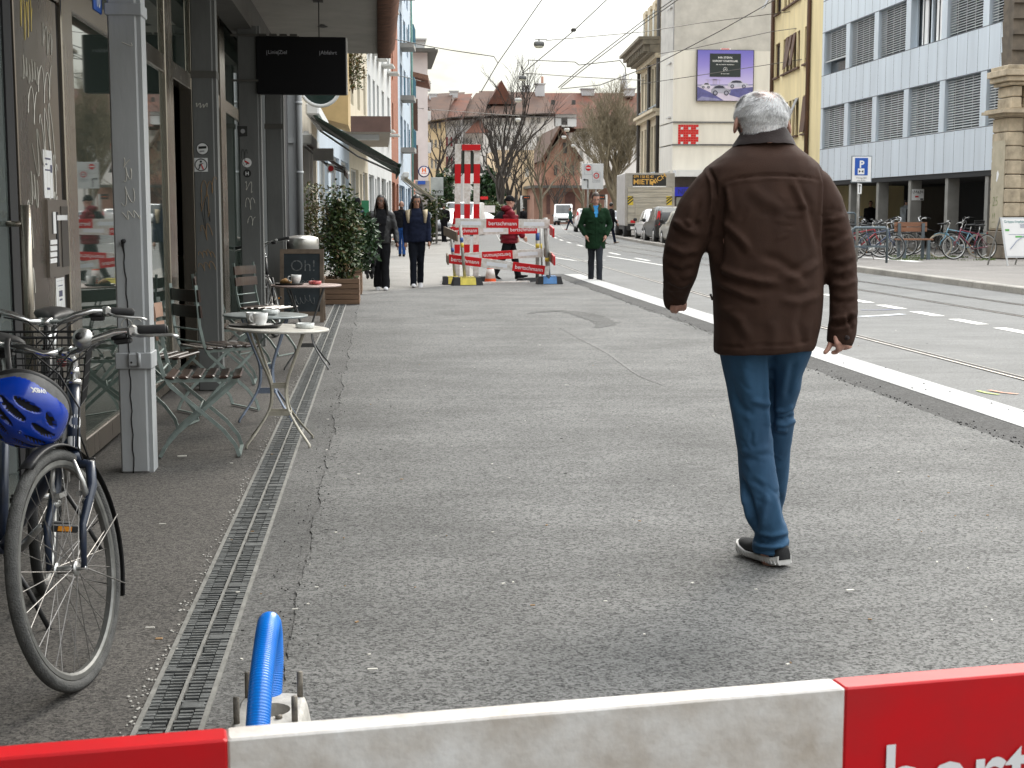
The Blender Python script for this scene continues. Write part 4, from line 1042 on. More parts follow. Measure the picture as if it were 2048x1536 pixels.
 mb.tube([cb_+Vector((.03,-.14,.02)),cb_+Vector((.10,-.05,.01)),cb_+Vector((.12,.03,-.06)),cb_+Vector((.09,.06,-.16)),HL+Vector((.045,.035,.02)),HL+Vector((.0,.03,-.06))],.0028,6)
 mb.tube([cb_+Vector((.02,.12,.015)),cb_+Vector((.07,.05,-.03)),cb_+Vector((.07,.0,-.12)),HT+Vector((.05,.0,-.03)),HL+Vector((-.05,.02,-.03))],.0028,6)
 mb.xf(MS).build('brake_cable',M_blk,hb)
 # v-brakes
 mb=MB()
 for s_ in(-1,1):mb.tube([crown+Vector((.05,.05*s_,-.11)),crown+Vector((.06,.047*s_,-.05)),crown+Vector((.062,.028*s_,.015))],[.010,.008,.006],8);mb.box(crown+Vector((.045,.03*s_,-.085)),(.05,.012,.014));mb.cyl(crown+Vector((.03,.05*s_,-.11)),crown+Vector((.068,.05*s_,-.11)),.011,n=10)
 mb.xf(MS).build('brake',M_alu,root)
 if guard:
  gm=guard_m or M_blk
  def arc(cn,r_,a0,a1,wd=.024,n=26):
   V,F=[],[]
   for k in range(n+1):
    a=a0+(a1-a0)*k/n
    for(y,d)in((-wd,-.008),(-wd*.6,.0),(0,.003),(wd*.6,0),(wd,-.008),(wd*.6,-.003),(0,0),(-wd*.6,-.003)):
     V.append(cn+Vector(((r_+d)*math.cos(a),y,(r_+d)*math.sin(a))))
   for k in range(n):
    for j in range(8):F.append((k*8+j,k*8+(j+1)%8,(k+1)*8+(j+1)%8,(k+1)*8+j))
   F.append(tuple(range(7,-1,-1)));F.append(tuple(range(n*8,n*8+8)))
   return MB().add(V,F,0,True)
  mb=arc(fa,wr+.014,R(62),R(206));g=mb.xf(MS).build('mudguard',gm,root)
  mb=MB()
  for aa in(R(165),R(200)):
   e=fa+Vector(((wr+.012)*math.cos(aa),0,(wr+.012)*math.sin(aa)))
   for s_ in(-1,1):mb.tube([fa+Vector((0,.056*s_,0)),e+Vector((0,.024*s_,0))],.0022,6)
  mb.xf(MS).build('mudguard_stay',M_wire,g)
  arc(ra,wr+.014,R(20),R(200)).xf(Lm).build('mudguard',gm,root)
 if saddle:
  mb=MB();mb.tube([seat,Vector((-.21,0,.90))],.0125,10,1)
  mb.loft([(Vector((-.345,0,.935)),Vector((0,.06,0)),Vector((0,0,.018))),(Vector((-.31,0,.935)),Vector((0,.085,0)),Vector((0,0,.030))),(Vector((-.25,0,.932)),Vector((0,.075,0)),Vector((0,0,.032))),(Vector((-.17,0,.93)),Vector((0,.035,0)),Vector((0,0,.024))),(Vector((-.08,0,.93)),Vector((0,.018,0)),Vector((0,0,.016))),(Vector((-.06,0,.925)),Vector((0,.008,0)),Vector((0,0,.008)))],14)
  mb.xf(Lm).build('saddle',[M_blk,M_alu],root)
 if rack:
  mb=MB()
  for s_ in(-1,1):mb.tube([Vector((-.20,.06*s_,.735)),Vector((-.62,.06*s_,.735))],.005,6);mb.tube([ra+Vector((0,.062*s_,0)),Vector((-.48,.06*s_,.735))],.004,6)
  for k in range(4):mb.tube([Vector((-.25-.1*k,-.06,.735)),Vector((-.25-.1*k,.06,.735))],.004,6)
  rk=mb.xf(Lm).build('rack',M_blk,root)
  mb=MB();mb.box((-.64,0,.70),(.02,.07,.04),None,0,.006);mb.xf(Lm).build('tail_lamp',M_tailred,rk)
 if stand:
  mb=MB();mb.tube([Vector((-.06,.03,.26)),Vector((-.02,.10,.16)),Vector((.03,.19,.012))],[.009,.009,.008],8,0);mb.xf(Lm).build('kickstand',M_blk,root)
 if basket:
  bx_,m_b=basket;mb=MB();cx,cz=(.60,.80)if bx_=='front' else(-.42,.93)
  W_,D_,H_=.17,.13,.24
  for z in np.linspace(0,H_,6):
   k=.82+.18*z/H_;mb.tube([Vector((cx+D_*k*a,W_*k*b,cz-H_/2+z))for a,b in((-1,-1),(1,-1),(1,1),(-1,1))],.003 if z<H_-.01 else.005,5,closed=True)
  for side in range(4):
   for k in range(9):
    u=-1+2*k/8;a,b=[(u,-1),(1,u),(u,1),(-1,u)][side]
    mb.tube([Vector((cx+D_*.82*a,W_*.82*b,cz-H_/2)),Vector((cx+D_*a,W_*b,cz+H_/2))],.0022,4)
  for k in range(7):
   u=(-1+2*k/6)*.82;mb.tube([Vector((cx-D_*.82,W_*u,cz-H_/2)),Vector((cx+D_*.82,W_*u,cz-H_/2))],.0022,4)
  if bx_=='front':mb.tube([cb_+Vector((0,0,0)),Vector((cx-D_,0,cz+.05))],.008,6)
  mb.xf(MS if bx_=='front' else Lm).build('basket',m_b,root)
 root.location=loc_
 if contact is not None:
  p=MS@fa;c_=Vector((p.x,p.y,0));c_=Matrix.Rotation(heading,3,'Z')@c_;root.location=Vector(contact)-c_
 return root,MS,cb_,HL,HT,crown
wc=gr(142,1371)
bike,MS,cb_,HL,HT,crown=make_bike('blue trekking bicycle with turned silver handlebar parked before the cafe window',(0,0,0),R(-58),R(-47),contact=(wc.x,wc.y,0),tyre_m=M_tyre2,rim_m=mat('worn_rim',(.20,.20,.19),.45,.6,var=.25,vscale=14),lean=R(-10))
bike_hb=[c for c in bike.children if c.name.startswith('handlebar')][0]
mb=MB();pb=cb_+Vector((.03,.075,.035)) # bell
mb.lathe([(.0,.024),(.010,.024),(.022,.019),(.030,.008),(.031,0),(.028,-.008),(.012,-.010),(0,-.010)],pb,24,rot=Matrix.Rotation(R(70),3,'Y'))
mb.cyl(pb+Vector((-.02,0,-.015)),pb+Vector((.0,0,0)),.010,n=10,mi=1);mb.cyl(pb+Vector((.0265,0,.009)),pb+Vector((.0285,0,.0098)),.011,n=16,mi=1)
mb.xf(MS).build('bell',[M_alu,M_blk],bike_hb)
mb=MB();mb.cyl(HL+Vector((.075,0,-.07)),HL+Vector((.08,0,-.07)),.001);
mb=MB();ax_=(HT-HL).normalized()
for k in range(13):
 a=R(-75+150*k/12);b=R(-75+150*(k+1)/12)if k<12 else a
 if k<12:
  f1,f2=Vector((math.cos(a),math.sin(a),0))*.0197,Vector((math.cos(b),math.sin(b),0))*.0197
  f1=f1-ax_*f1.dot(ax_);f2=f2-ax_*f2.dot(ax_)
  mb.add([HL+ax_*.005+f1,HL+ax_*.005+f2,HL+ax_*.04+f2,HL+ax_*.04+f1],[(0,1,2,3)],0)
  h_=.022*math.cos((k-5.5)/6*1.5);mb.add([HL+ax_*(.085-h_)+f1,HL+ax_*(.085-h_)+f2,HL+ax_*(.085+h_)+f2,HL+ax_*(.085+h_)+f1],[(0,1,2,3)],0)
  if 3<=k<=8:
   h_*=.55;f1*=1.02;f2*=1.02;mb.add([HL+ax_*(.085-h_)+f1,HL+ax_*(.085-h_)+f2,HL+ax_*(.085+h_)+f2,HL+ax_*(.085+h_)+f1],[(0,1,2,3)],1)
mb.xf(Matrix.Rotation(R(-10),4,'X')).build('head_badge',[M_white,mat('badge_navy',(.05,.07,.13),.5,var=.2)],bike)
# helmet hung from the left end of the bar
hp0=at(50,816,4.18)
hel=empty('helmet',hp0,0,'blue cycling helmet with dark vents hanging from the bicycle handlebar','helmet')
pole=Vector((.06,-.86,-.50)).normalized();lng=Vector((.60,.0,-.80));lng=(lng-pole*lng.dot(pole)).normalized();wid=pole.cross(lng)
ra_,rb_,rc_=.128,.112,.108
def hs(u,v,k=1.0): # u around, v 0 pole .. 1 rim
 ph=v*R(98);return lng*(ra_*k*math.sin(ph)*math.cos(u))+wid*(rb_*k*math.sin(ph)*math.sin(u))+pole*(rc_*k*math.cos(ph))
def vent(u,v):
 x=math.sin(v*R(98))*math.cos(u);y=math.sin(v*R(98))*math.sin(u)
 for(cy,w_,x0,x1,skew)in((0.0,.055,-.75,-.22,0),(0.0,.05,.12,.66,0),(.27,.06,-.80,-.10,.10),(.30,.055,.05,.72,-.10),(-.27,.06,-.80,-.10,-.10),(-.30,.055,.05,.72,.10),(.58,.055,-.6,.02,.18),(.60,.05,.14,.58,-.2),(-.58,.055,-.6,.02,-.18),(-.60,.05,.14,.58,.2)):
  if x0<x<x1:
   t=(x-x0)/(x1-x0);c_=cy+skew*(t-.5);ww=w_*math.sqrt(max(0,4*t*(1-t)))
   if abs(y-c_)<ww*1.35:return 1
 return 0
mb=MB();nu,nv=150,56;V,F=[],[];mi_=[]
for i in range(nv+1):
 for j in range(nu):
  u=6.28319*j/nu;v=.02+.98*i/nv;g=vent(u,v)
  ridge=1+.018*math.cos(7*math.sin(v*1.7)*math.sin(u))
  V.append(hs(u,v,ridge-(.10 if g>0 else 0)))
for i in range(nv):
 for j in range(nu):
  j2=(j+1)%nu;F.append((i*nu+j,i*nu+j2,(i+1)*nu+j2,(i+1)*nu+j));u=6.28319*(j+.5)/nu;v=.02+.98*(i+.5)/nv
  mi_.append(1 if vent(u,v)>0 else(2 if v>.80+.06*math.sin(u*3)else 0))
F.append(tuple(range(nu)));mi_.append(0)
b=len(mb.v);mb.v=[tuple(x)for x in V];mb.f=F;mb.m=mi_;mb.s=[True]*len(F)
mb.build('shell',[mat('helmet_blue',(.004,.045,.42),.22,0,var=.12,vscale=12,coat=.5),mat('helmet_vent',(.008,.008,.01),.8,var=0),mat('helmet_rim',(.10,.10,.10),.6,0,var=.4,vscale=30)],hel)
mb=MB();mb.tube([hs(6.28319*k/40,1.0,.96)for k in range(40)],.011,8,closed=True);mb.build('liner',M_blk,hel)
mb=MB()
cbw=[bike.matrix_basis@(MS@(cb_+Vector((.02,-y,.045))))for y in(.16,.20)]
for q,e in zip(cbw,(hs(2.6,1.0),hs(-2.2,1.0))):
 m2=(q-hp0)*.5+e*.5;mb.tube([e,m2+Vector((.0,-.01,0)),q-hp0+Vector((0,-.014,0)),q-hp0+Vector((0,0,.016)),q-hp0+Vector((0,.014,0))],.008,8,flat=.25)
mb.build('strap',M_blk,hel)
tm=text_mb('uvex',.030,(0,0,0),(1,0,0),(0,1,0),.03);Vt=[]
base=at(80,775,4.1)-hp0
xd=(-_r*.97-_u*.20).normalized();yd=(-_u*.97+_r*.2).normalized()
for(x,y,z)in tm.v:
 p=base+xd*(x-.03)+yd*y;q=Vector((p.dot(lng)/ra_,p.dot(wid)/rb_,p.dot(pole)/rc_));q=q/q.length*1.026;Vt.append(lng*q.x*ra_+wid*q.y*rb_+pole*q.z*rc_)
tm.v=[tuple(p)for p in Vt];tm.build('lettering',M_white,hel)
# a second bicycle with a wire basket behind it, and one by the far post
make_bike('black bicycle with front wire basket standing behind the blue bicycle',(0,0,0),R(-80),R(-4),contact=(xat(66,5.2),5.2,0),frame_m=mat('frame_black',(.015,.015,.017),.4,var=.2),basket=('front',M_blk),lean=R(-2))
make_bike('black mountain bicycle standing by a grey post near the chalkboard',(xat(533,16.6),16.5,0),R(-80),R(-22),frame_m=MATS['frame_black'],bars='flat',rack=False,guard=False,lean=R(4))
# ---------------------------------------------------------------- chairs, tables, cups
M_cframe=mat('chair_frame',(.30,.36,.34),.45,.3,var=.2,vscale=14)
M_slat=mat('chair_slat',(.045,.020,.012),.4,0,var=.35,vscale=9,stretch=(1,.2,1),coat=.3)
M_slat2=mat('chair_slat_pale',(.33,.20,.14),.5,0,var=.25,vscale=8,stretch=(1,.2,1))
def make_chair(label,back_m=None,seat_m=None):
 t=empty('cafe_chair',(0,0,0),0,label,'chair','folding slat chairs on the cafe terrace')
 hw=.185
 for s_ in(-1,1):
  mb=MB();y=hw*s_
  def flat(pts,wd=.020,th=.007):
   for a,b in zip(pts[:-1],pts[1:]):
    mb.bar(a,b,th,wd,up=(Vector(b)-Vector(a)).cross(Vector((0,1,0))))
  flat([(-.235,y,.87),(-.215,y,.60),(-.185,y,.47),(-.15,y,.405),(.13,y,.155),(.195,y,.07),(.215,y,.006)])
  mb.build('leg',M_cframe,t)
  mb=MB();y=(hw-.022)*s_;flat([(.205,y,.425),(.16,y,.38),(-.12,y,.14),(-.19,y,.06),(-.215,y,.006)]);mb.build('leg',M_cframe,t)
 for(x,z,w_)in((.215,.010,hw),(-.215,.010,hw-.022)):mb=MB();mb.bar((x,-w_,z),(x,w_,z),.018,.008);mb.build('stretcher',M_cframe,t)
 for(x,z)in((-.212,.575),(-.190,.49),(.0,.27)):mb=MB();mb.tube([(x,-hw,z),(x,hw,z)],.0055,6);mb.build('stretcher',M_cframe,t)
 for s_ in(-1,1):mb=MB();mb.bar((-.175,(hw-.01)*s_,.430),(.215,(hw-.01)*s_,.430),.008,.018);mb.build('seat_rail',M_cframe,t)
 mb=MB()
 for k in range(6):
  x=-.150+.072*k;mb.box((x,0,.448+.004*(k in(2,3))),(.052,.40,.016),Matrix.Rotation(R(3*(2.5-k)),3,'Y'),0,.006)
 mb.build('seat',seat_m or M_slat,t)
 for(z,x)in((.80,-.240),(.695,-.230)):
  V,F=[],[];n=10
  for k in range(n+1):
   y=-.205+.41*k/n;cx=x-.030*(1-(2*k/n-1)**2)
   for(dx,dz)in((-.007,-.040),(-.008,.0),(-.006,.040),(.006,.040),(.007,0),(.006,-.040)):V.append((cx+dx+.02+.09*dz*-1,y,z+dz))
  for k in range(n):
   for j in range(6):F.append((k*6+j,k*6+(j+1)%6,k*6+6+(j+1)%6,k*6+6+j))
  F+=[tuple(range(5,-1,-1)),tuple(range(n*6,n*6+6))]
  mb=MB();mb.add(V,F,0,False);mb.build('backrest',back_m or M_slat,t)
 return t
def place(o,x,y,rz):o.location=(x,y,0.002);o.rotation_euler=(0,0,rz);return o
ch=make_chair('slat chair with pale brown backrest beside the near grey post',back_m=M_slat2)
place(ch,-1.00,8.20,R(3))
ch2=make_chair('slat chair with dark backrest tucked behind the near round table')
place(ch2,-1.10,9.95,R(34))
def chair_copy(lbl,x,y,rz,tilt=0.0):
 c=copy_tree(ch2);c['label']=lbl;place(c,x,y,rz);c.rotation_euler=(0,tilt,rz);return c
chair_copy('slat chair seen edge on with its seat under the far side of the middle table',-1.20,11.6,R(2))
chair_copy('slat chair at the reddish table closest to the glass wall',-1.20,12.9,R(-4))
chair_copy('slat chair at the reddish table next to the mountain bicycle',-1.06,13.9,R(-24))
c_=copy_tree(ch);c_['label']='slat chair with pale brown backrest half hidden behind the near grey post';place(c_,-1.42,9.3,R(-12))
def make_table(label,m_top,m_leg,c,rad,h,tilt=0.0,square=False,rot=0.0):
 t=empty('cafe_table',(c[0],c[1],0.002),rot,label,'table','bistro tables on the cafe terrace')
 mb=MB();TM=Matrix.Rotation(tilt,3,'Y')
 if square:mb.box((0,0,h-.004),(rad*2,rad*2,.008),TM,0,.003)
 else:mb.lathe([(0,-.014),(rad-.004,-.014),(rad,-.010),(rad,-.001),(rad-.004,.0),(0,.001)],(0,0,h),48,rot=TM)
 mb.build('tabletop',m_top,t)
 for k in range(4):
  a=R(45+90*k);d=Vector((math.cos(a),math.sin(a),0));dz=-math.sin(tilt)*d.x*rad*.7
  pr=[(rad*.72,h-.02+dz),(rad*.66,h-.06),(rad*.44,h*.72),(rad*.25,h*.56),(rad*.20,h*.44),(rad*.27,h*.30),(rad*.55,h*.15),(rad*.84,.02),(rad*.86,0.0)]
  pts=curve2([(p[0],p[1])for p in pr],4)
  mb=MB();mb.tube([(d.x*r_,d.y*r_,z)for r_,z in pts],.0095,8,flat=.6);mb.build('leg',m_leg,t)
 for z,r_ in((h*.50,rad*.22),(h*.27,rad*.32)):
  mb=MB()
  for k in range(4):
   a,b=R(45+90*k),R(135+90*k);mb.bar((math.cos(a)*r_,math.sin(a)*r_,z),(math.cos(b)*r_,math.sin(b)*r_,z),.005,.022)
  mb.build('brace',m_leg,t)
 return t
M_ttop=mat('table_cream',(.55,.53,.48),.4,.1,var=.2,vscale=9);M_tleg=mat('table_leg_cream',(.44,.41,.34),.5,.1,var=.3,vscale=12)
M_ttop2=mat('table_grey',(.30,.33,.33),.35,.3,var=.25,vscale=9);M_tleg2=mat('table_leg_blue',(.20,.24,.32),.5,.2,var=.25,vscale=12)
M_ttop3=mat('table_red',(.47,.36,.33),.4,.1,var=.3,vscale=9);M_tleg3=mat('table_leg_dark',(.10,.10,.10),.5,.3,var=.3,vscale=12)
t1=at(556,655,8.5);make_table('cream round bistro table with curved legs nearest to the camera',M_ttop,M_tleg,(t1.x,8.5),.295,.682,R(2.2))
t2=at(531,627,9.55);make_table('grey round bistro table with blue legs behind the cream one',M_ttop2,M_tleg2,(t2.x,9.55),.275,.685,R(1))
t3=at(612,568,12.7);make_table('reddish topped bistro table with dark legs before the chalkboard',M_ttop3,M_tleg3,(t3.x,12.7),.305,.722,0)
M_porc=mat('porcelain',(.78,.78,.76),.18,0,var=.05,vscale=10)
M_tray=mat('black_tray',(.018,.018,.018),.4,0,var=.15)
def tray(lbl,c,rx,ry,rz=0.0):
 mb=MB();prof=[(0,.0),(.93,.0),(1.0,.012),(1.0,.014),(.92,.004),(0,.004)];n=36;V,F=[],[]
 for(r_,h)in prof:
  for k in range(n):V.append((rx*r_*math.cos(6.2832*k/n),ry*r_*math.sin(6.2832*k/n),h))
 for i in range(5):
  for k in range(n):F.append((i*n+k,i*n+(k+1)%n,(i+1)*n+(k+1)%n,(i+1)*n+k))
 mb.add(V,F,0,True);o=mb.build('tray',M_tray);o.location=c;o.rotation_euler=(0,0,rz);tag(o,lbl,'tray','serving trays on the tables');return o
def cup(lbl,c,k=1.0,rz=0.0):
 t=empty('cup',c,rz,lbl,'cup','coffee cups on the tables')
 mb=MB();mb.lathe([(0,.002),(.022*k,.0),(.026*k,.004),(.036*k,.035*k),(.040*k,.066*k),(.0375*k,.066*k),(.033*k,.035*k),(.0,.012)],(0,0,0),24);mb.build('bowl',M_porc,t)
 mb=MB();mb.tube([(-.037*k,0,.056*k),(-.056*k,0,.054*k),(-.060*k,0,.036*k),(-.050*k,0,.022*k),(-.033*k,0,.020*k)],.0045*k,8);mb.build('handle',M_porc,t);return t
def saucer(lbl,c,k=1.0):
 mb=MB();mb.lathe([(0,0),(.04*k,0),(.068*k,.012),(.070*k,.013),(.04*k,.005),(0,.004)],(0,0,0),28);o=mb.build('saucer',M_porc);o.location=c;return tag(o,lbl,'saucer')
def on1(px,py,Y):p=at(px,py,Y);return p
z1=.688
tray('oval black tray with two cups on the cream table',(on1(510,645,8.47).x,8.47,z1+.004),.155,.115)
saucer('white saucer on the tray of the cream table',(on1(520,640,8.42).x,8.42,z1+.009),1.1)
cup('white coffee cup standing on a saucer on the near tray',(on1(521,640,8.42).x,8.42,z1+.014),1.1,R(20))
cup('white coffee cup beside the saucer on the near tray',(on1(506,640,8.55).x,8.55,z1+.012),1.05,R(200))
def ashtray(lbl,c,m):
 mb=MB();mb.lathe([(0,0),(.048,0),(.055,.004),(.055,.030),(.046,.030),(.042,.012),(0,.010)],(0,0,0),10);o=mb.build('ashtray',m);o.location=c;return tag(o,lbl,'ashtray','ashtrays on the tables')
M_glassy=mat('clear_glass',(.70,.72,.70),.08,0,var=.2,vscale=40)
ashtray('clear glass ashtray on the cream round table',(on1(610,656,8.5).x,8.5,.678),M_glassy)
ashtray('clear glass ashtray on the grey round table',(on1(540,620,9.5).x,9.5,.692),M_glassy)
ashtray('red and white ashtray on the reddish table',(on1(630,563,12.65).x,12.65,.729),mat('ashtray_red',(.55,.12,.12),.3,var=.5,vscale=40))
tray('round black tray on the reddish table',(on1(578,563,12.65).x,12.65,.728),.13,.11)
cup('white coffee cup on the reddish table by the chalkboard',(on1(592,561,12.62).x,12.62,.737),1.15,R(10))
mb=MB();mb.loft([(Vector((-.05,.01,.01)),Vector((0,.012,0)),Vector((0,0,.01))),(Vector((-.03,0,.018)),Vector((0,.03,0)),Vector((0,0,.018))),(Vector((0,-.006,.024)),Vector((0,.036,0)),Vector((0,0,.024))),(Vector((.03,0,.018)),Vector((0,.028,0)),Vector((0,0,.018))),(Vector((.052,.012,.01)),Vector((0,.01,0)),Vector((0,0,.009)))],12)
o=mb.build('pastry',mat('pastry',(.50,.28,.11),.6,0,var=.3,vscale=40,bump=.3));o.location=(on1(571,561,12.68).x,12.68,.735);tag(o,'golden brown pastry beside the white cup on the reddish table','pastry')
# ---------------------------------------------------------------- chalkboard, bin, planters, shrubs
M_board=mat('chalkboard',(.030,.040,.047),.75,0,var=.3,vscale=4);M_bframe=mat('board_wood',(.20,.15,.11),.7,0,var=.25,vscale=8)
Yb=18.0;xb0,xb1=xat(556,Yb),xat(645,Yb);zt=zat(497,Yb);W_=xb1-xb0
cbd=empty('chalkboard',((xb0+xb1)/2,Yb,.0),R(-4),'wooden framed chalkboard sign with pale chalk writing by the planters','sign')
tl=Matrix.Rotation(R(-6),3,'X')
def tb(m_,name,ma,par):m_.v=[tuple(tl@Vector(p))for p in m_.v];return m_.build(name,ma,par)
mb=MB();mb.bx(-W_/2+.04,W_/2-.04,-.004,.008,.10,zt-.05);bdp=tb(mb,'panel',M_board,cbd)
mb=MB()
for s_ in(-1,1):mb.bx(s_*(W_/2-.024)-.024,s_*(W_/2-.024)+.024,-.012,.016,.0,zt)
mb.bx(-W_/2+.048,W_/2-.048,-.011,.015,zt-.055,zt);mb.bx(-W_/2+.048,W_/2-.048,-.011,.015,.08,.13)
tb(mb,'frame',M_bframe,cbd)
mb=MB()
for s_ in(-1,1):mb.bar((s_*(W_/2-.03),.30,.0),(s_*(W_/2-.03),.09,zt-.04),.04,.02)
mb.bar((-W_/2,.14,zt-.2),(W_/2,.14,zt-.2),.02,.04);mb.build('rear_leg',M_bframe,cbd)
ct=text_mb('Oh!',.20,(-.145,-.0055,zt-.27),(1,0,0),(0,0,1),-.012)
M_chalk=mat('chalk',(.20,.21,.21),.9,var=.5,vscale=40)
tb(ct,'lettering',M_chalk,bdp)
for(v,s_)in((.42,61),(.62,62)):
 pts,r_=scribble(-.17,zt-v,.34,.10,s_,X=-.0055,loops=6,axis='x');mb=MB();mb.tube(pts,.003,4);tb(mb,'lettering',M_chalk,bdp)
bp=at(604,500,20.3)
bn=empty('litter_bin',(bp.x,20.3,0),0,'round stainless steel litter bin behind the chalkboard','bin')
hb_=zat(470,20.3)
mb=MB();mb.lathe([(0,.02),(.21,.02),(.21,hb_-.22),(0,hb_-.22)],(0,0,0),28);mb.build('drum',mat('bin_steel',(.5,.48,.45),.25,.9,var=.15,vscale=5),bn)
mb=MB();mb.lathe([(.225,hb_-.22),(.235,hb_-.215),(.235,hb_-.05),(.22,hb_-.03),(.10,hb_),(0,hb_+.003)],(0,0,0),28);mb.build('lid',mat('bin_lid',(.62,.60,.56),.3,.85,var=.1),bn)
M_plank=mat('planter_wood',(.19,.115,.07),.75,0,var=.3,vscale=5,bump=.3,bscale=40,stretch=(.25,1,2));M_soil=mat('soil',(.035,.025,.018),.95,0,var=.3,vscale=20,bump=.5)
def planter(lbl,x0,x1,y0,y1,h):
 t=empty('planter',((x0+x1)/2,(y0+y1)/2,0),0,lbl,'planter','wooden planters by the cafe');a,b=(x1-x0)/2,(y1-y0)/2;n=5
 mb=MB();hh=h/n
 for k in range(n):
  z0,z1_=k*hh+.004,(k+1)*hh-.004
  mb.bx(-a,a,-b,-b+.025,z0,z1_,0,.003);mb.bx(-a,a,b-.025,b,z0,z1_,0,.003);mb.bx(-a,-a+.025,-b+.026,b-.026,z0,z1_,0,.003);mb.bx(a-.025,a,-b+.026,b-.026,z0,z1_,0,.003)
 mb.build('box',M_plank,t)
 mb=MB()
 for sx in(-1,1):
  mb.bx(sx*(a-.03)-.02,sx*(a-.03)+.02,-b+.03,-b+.07,.0,h-.01)
 mb.build('corner_post',M_plank,t)
 mb=MB();mb.bx(-a+.026,a-.026,-b+.026,b-.026,h-.12,h-.05);mb.build('soil',M_soil,t);return t
pa=(xat(641,21.4),xat(717,21.4));planter('wooden slatted planter nearest to the drain end',pa[0],pa[1],21.4,22.5,zat(556,21.4))
pb_=(xat(668,24.0),xat(722,24.0));planter('wooden slatted planter behind the nearest planter',pb_[0],pb_[1],24.0,25.2,zat(541,24.0)+.06)
def leaf_mats(n,cs):
 return[mat(n+str(i),c,.45,0,var=.25,vscale=30,spec=.4)for i,c in enumerate(cs)]
LM=leaf_mats('leaf',[(.030,.060,.016),(.055,.090,.022),(.10,.105,.030),(.17,.12,.055)])
LD=leaf_mats('dark_leaf',[(.018,.045,.016),(.03,.07,.022),(.05,.095,.03)])
def shrub(name,lbl,base,h,prof,n,leaf,mats_,seed,weights,group=None,stems=5,grav=0.0):
 """stems from the base and leaves spread through an uneven crown; prof(t) = radius at height fraction t"""
 r2=random.Random(seed);t=empty(name,base,0,lbl,'shrub',group)
 mb=MB();ends=[]
 for k in range(stems):
  a=r2.random()*6.28;pts=[Vector((0,0,-.05))];d=Vector((math.cos(a)*.12,math.sin(a)*.12,1))
  for j in range(6):
   d=(d+Vector((r2.gauss(0,.14),r2.gauss(0,.14),.1))).normalized();pts.append(pts[-1]+d*h/6*r2.uniform(.8,1.02));ends.append(pts[-1])
  mb.tube(pts,[.012,.011,.009,.008,.006,.005,.003],5)
  for j in range(2,6):
   for q in range(3):
    a=r2.random()*6.28;l=prof(pts[j].z/h)*r2.uniform(.5,1.0);e=pts[j]+Vector((math.cos(a)*l,math.sin(a)*l,l*.5));mb.tube([pts[j],(pts[j]+e)/2+Vector((0,0,.02)),e],[.005,.004,.002],4);ends.append(e)
 mb.build('stem',mat('twig',(.10,.07,.045),.85,var=.3),t)
 mb=MB()
 clumps=[(r2.choice(ends)+Vector((r2.gauss(0,.05),r2.gauss(0,.05),r2.gauss(0,.06))),r2.uniform(.05,.13))for _ in range(n//22)]
 for k in range(n):
  if r2.random()<.8:
   c,s_=r2.choice(clumps);p=c+Vector((r2.gauss(0,s_),r2.gauss(0,s_),r2.gauss(0,s_)))
  else:
   u=r2.random();a=r2.random()*6.28;q=prof(u)*math.sqrt(r2.random());p=Vector((math.cos(a)*q,math.sin(a)*q,u*h))
  if p.z<.02 or math.hypot(p.x,p.y)>1.25*prof(min(1,max(0,p.z/h))):continue
  ax_=Vector((r2.gauss(0,1),r2.gauss(0,1),r2.gauss(-grav,.7))).normalized();sd=ax_.orthogonal().normalized();sd=(Matrix.Rotation(r2.random()*6.28,3,ax_)@sd)
  l=leaf*r2.uniform(.6,1.25);w_=l*.24;m_=r2.choices(range(len(mats_)),weights)[0];nrm=ax_.cross(sd)*l*.06
  mb.add([p,p+ax_*l*.5+sd*w_,p+ax_*l+nrm,p+ax_*l*.5-sd*w_],[(0,1,2),(0,2,3)],m_)
 mb.build('foliage',mats_,t);return t
pz=zat(556,21.4)-.08
shrub('potted_shrub','leafy green shrub growing in the planter nearest to the drain',(xat(682,21.9),21.9,pz),zat(372,21.9)-pz,lambda t:.36*(1.05-.55*t)if t>.12 else.2,5200,.075,LM,3,(5,4,1.5,1.0))
shrub('potted_shrub','dark glossy shrub in the planter behind the nearest one',(xat(708,24.6),24.6,.35),1.15,lambda t:.42*math.sin(math.pi*min(1,.15+t*.85)),3200,.11,LD,4,(4,3,1))
shrub('potted_shrub','tall thin shrub with brownish leaves against the shop front',(xat(628,23.2),23.2,.3),zat(366,23.2)-.3,lambda t:.24*(1.0-.35*t),2600,.07,LM,5,(1,1.2,2,2))
mb=MB();mb.lathe([(0,0),(.17,0),(.22,.34),(.20,.34),(.19,.30),(0,.30)],(0,0,0),20);o=mb.build('plant_pot',mat('pot',(.16,.10,.07),.8,var=.2));o.location=(xat(628,23.2),23.2,0);tag(o,'brown round plant pot standing against the shop front','pot')
mb=MB();mb.lathe([(0,0),(.012,.0),(.012,.5),(.0,.5)],(0,0,0),8);mb.ball((0,0,.53),.045,10);
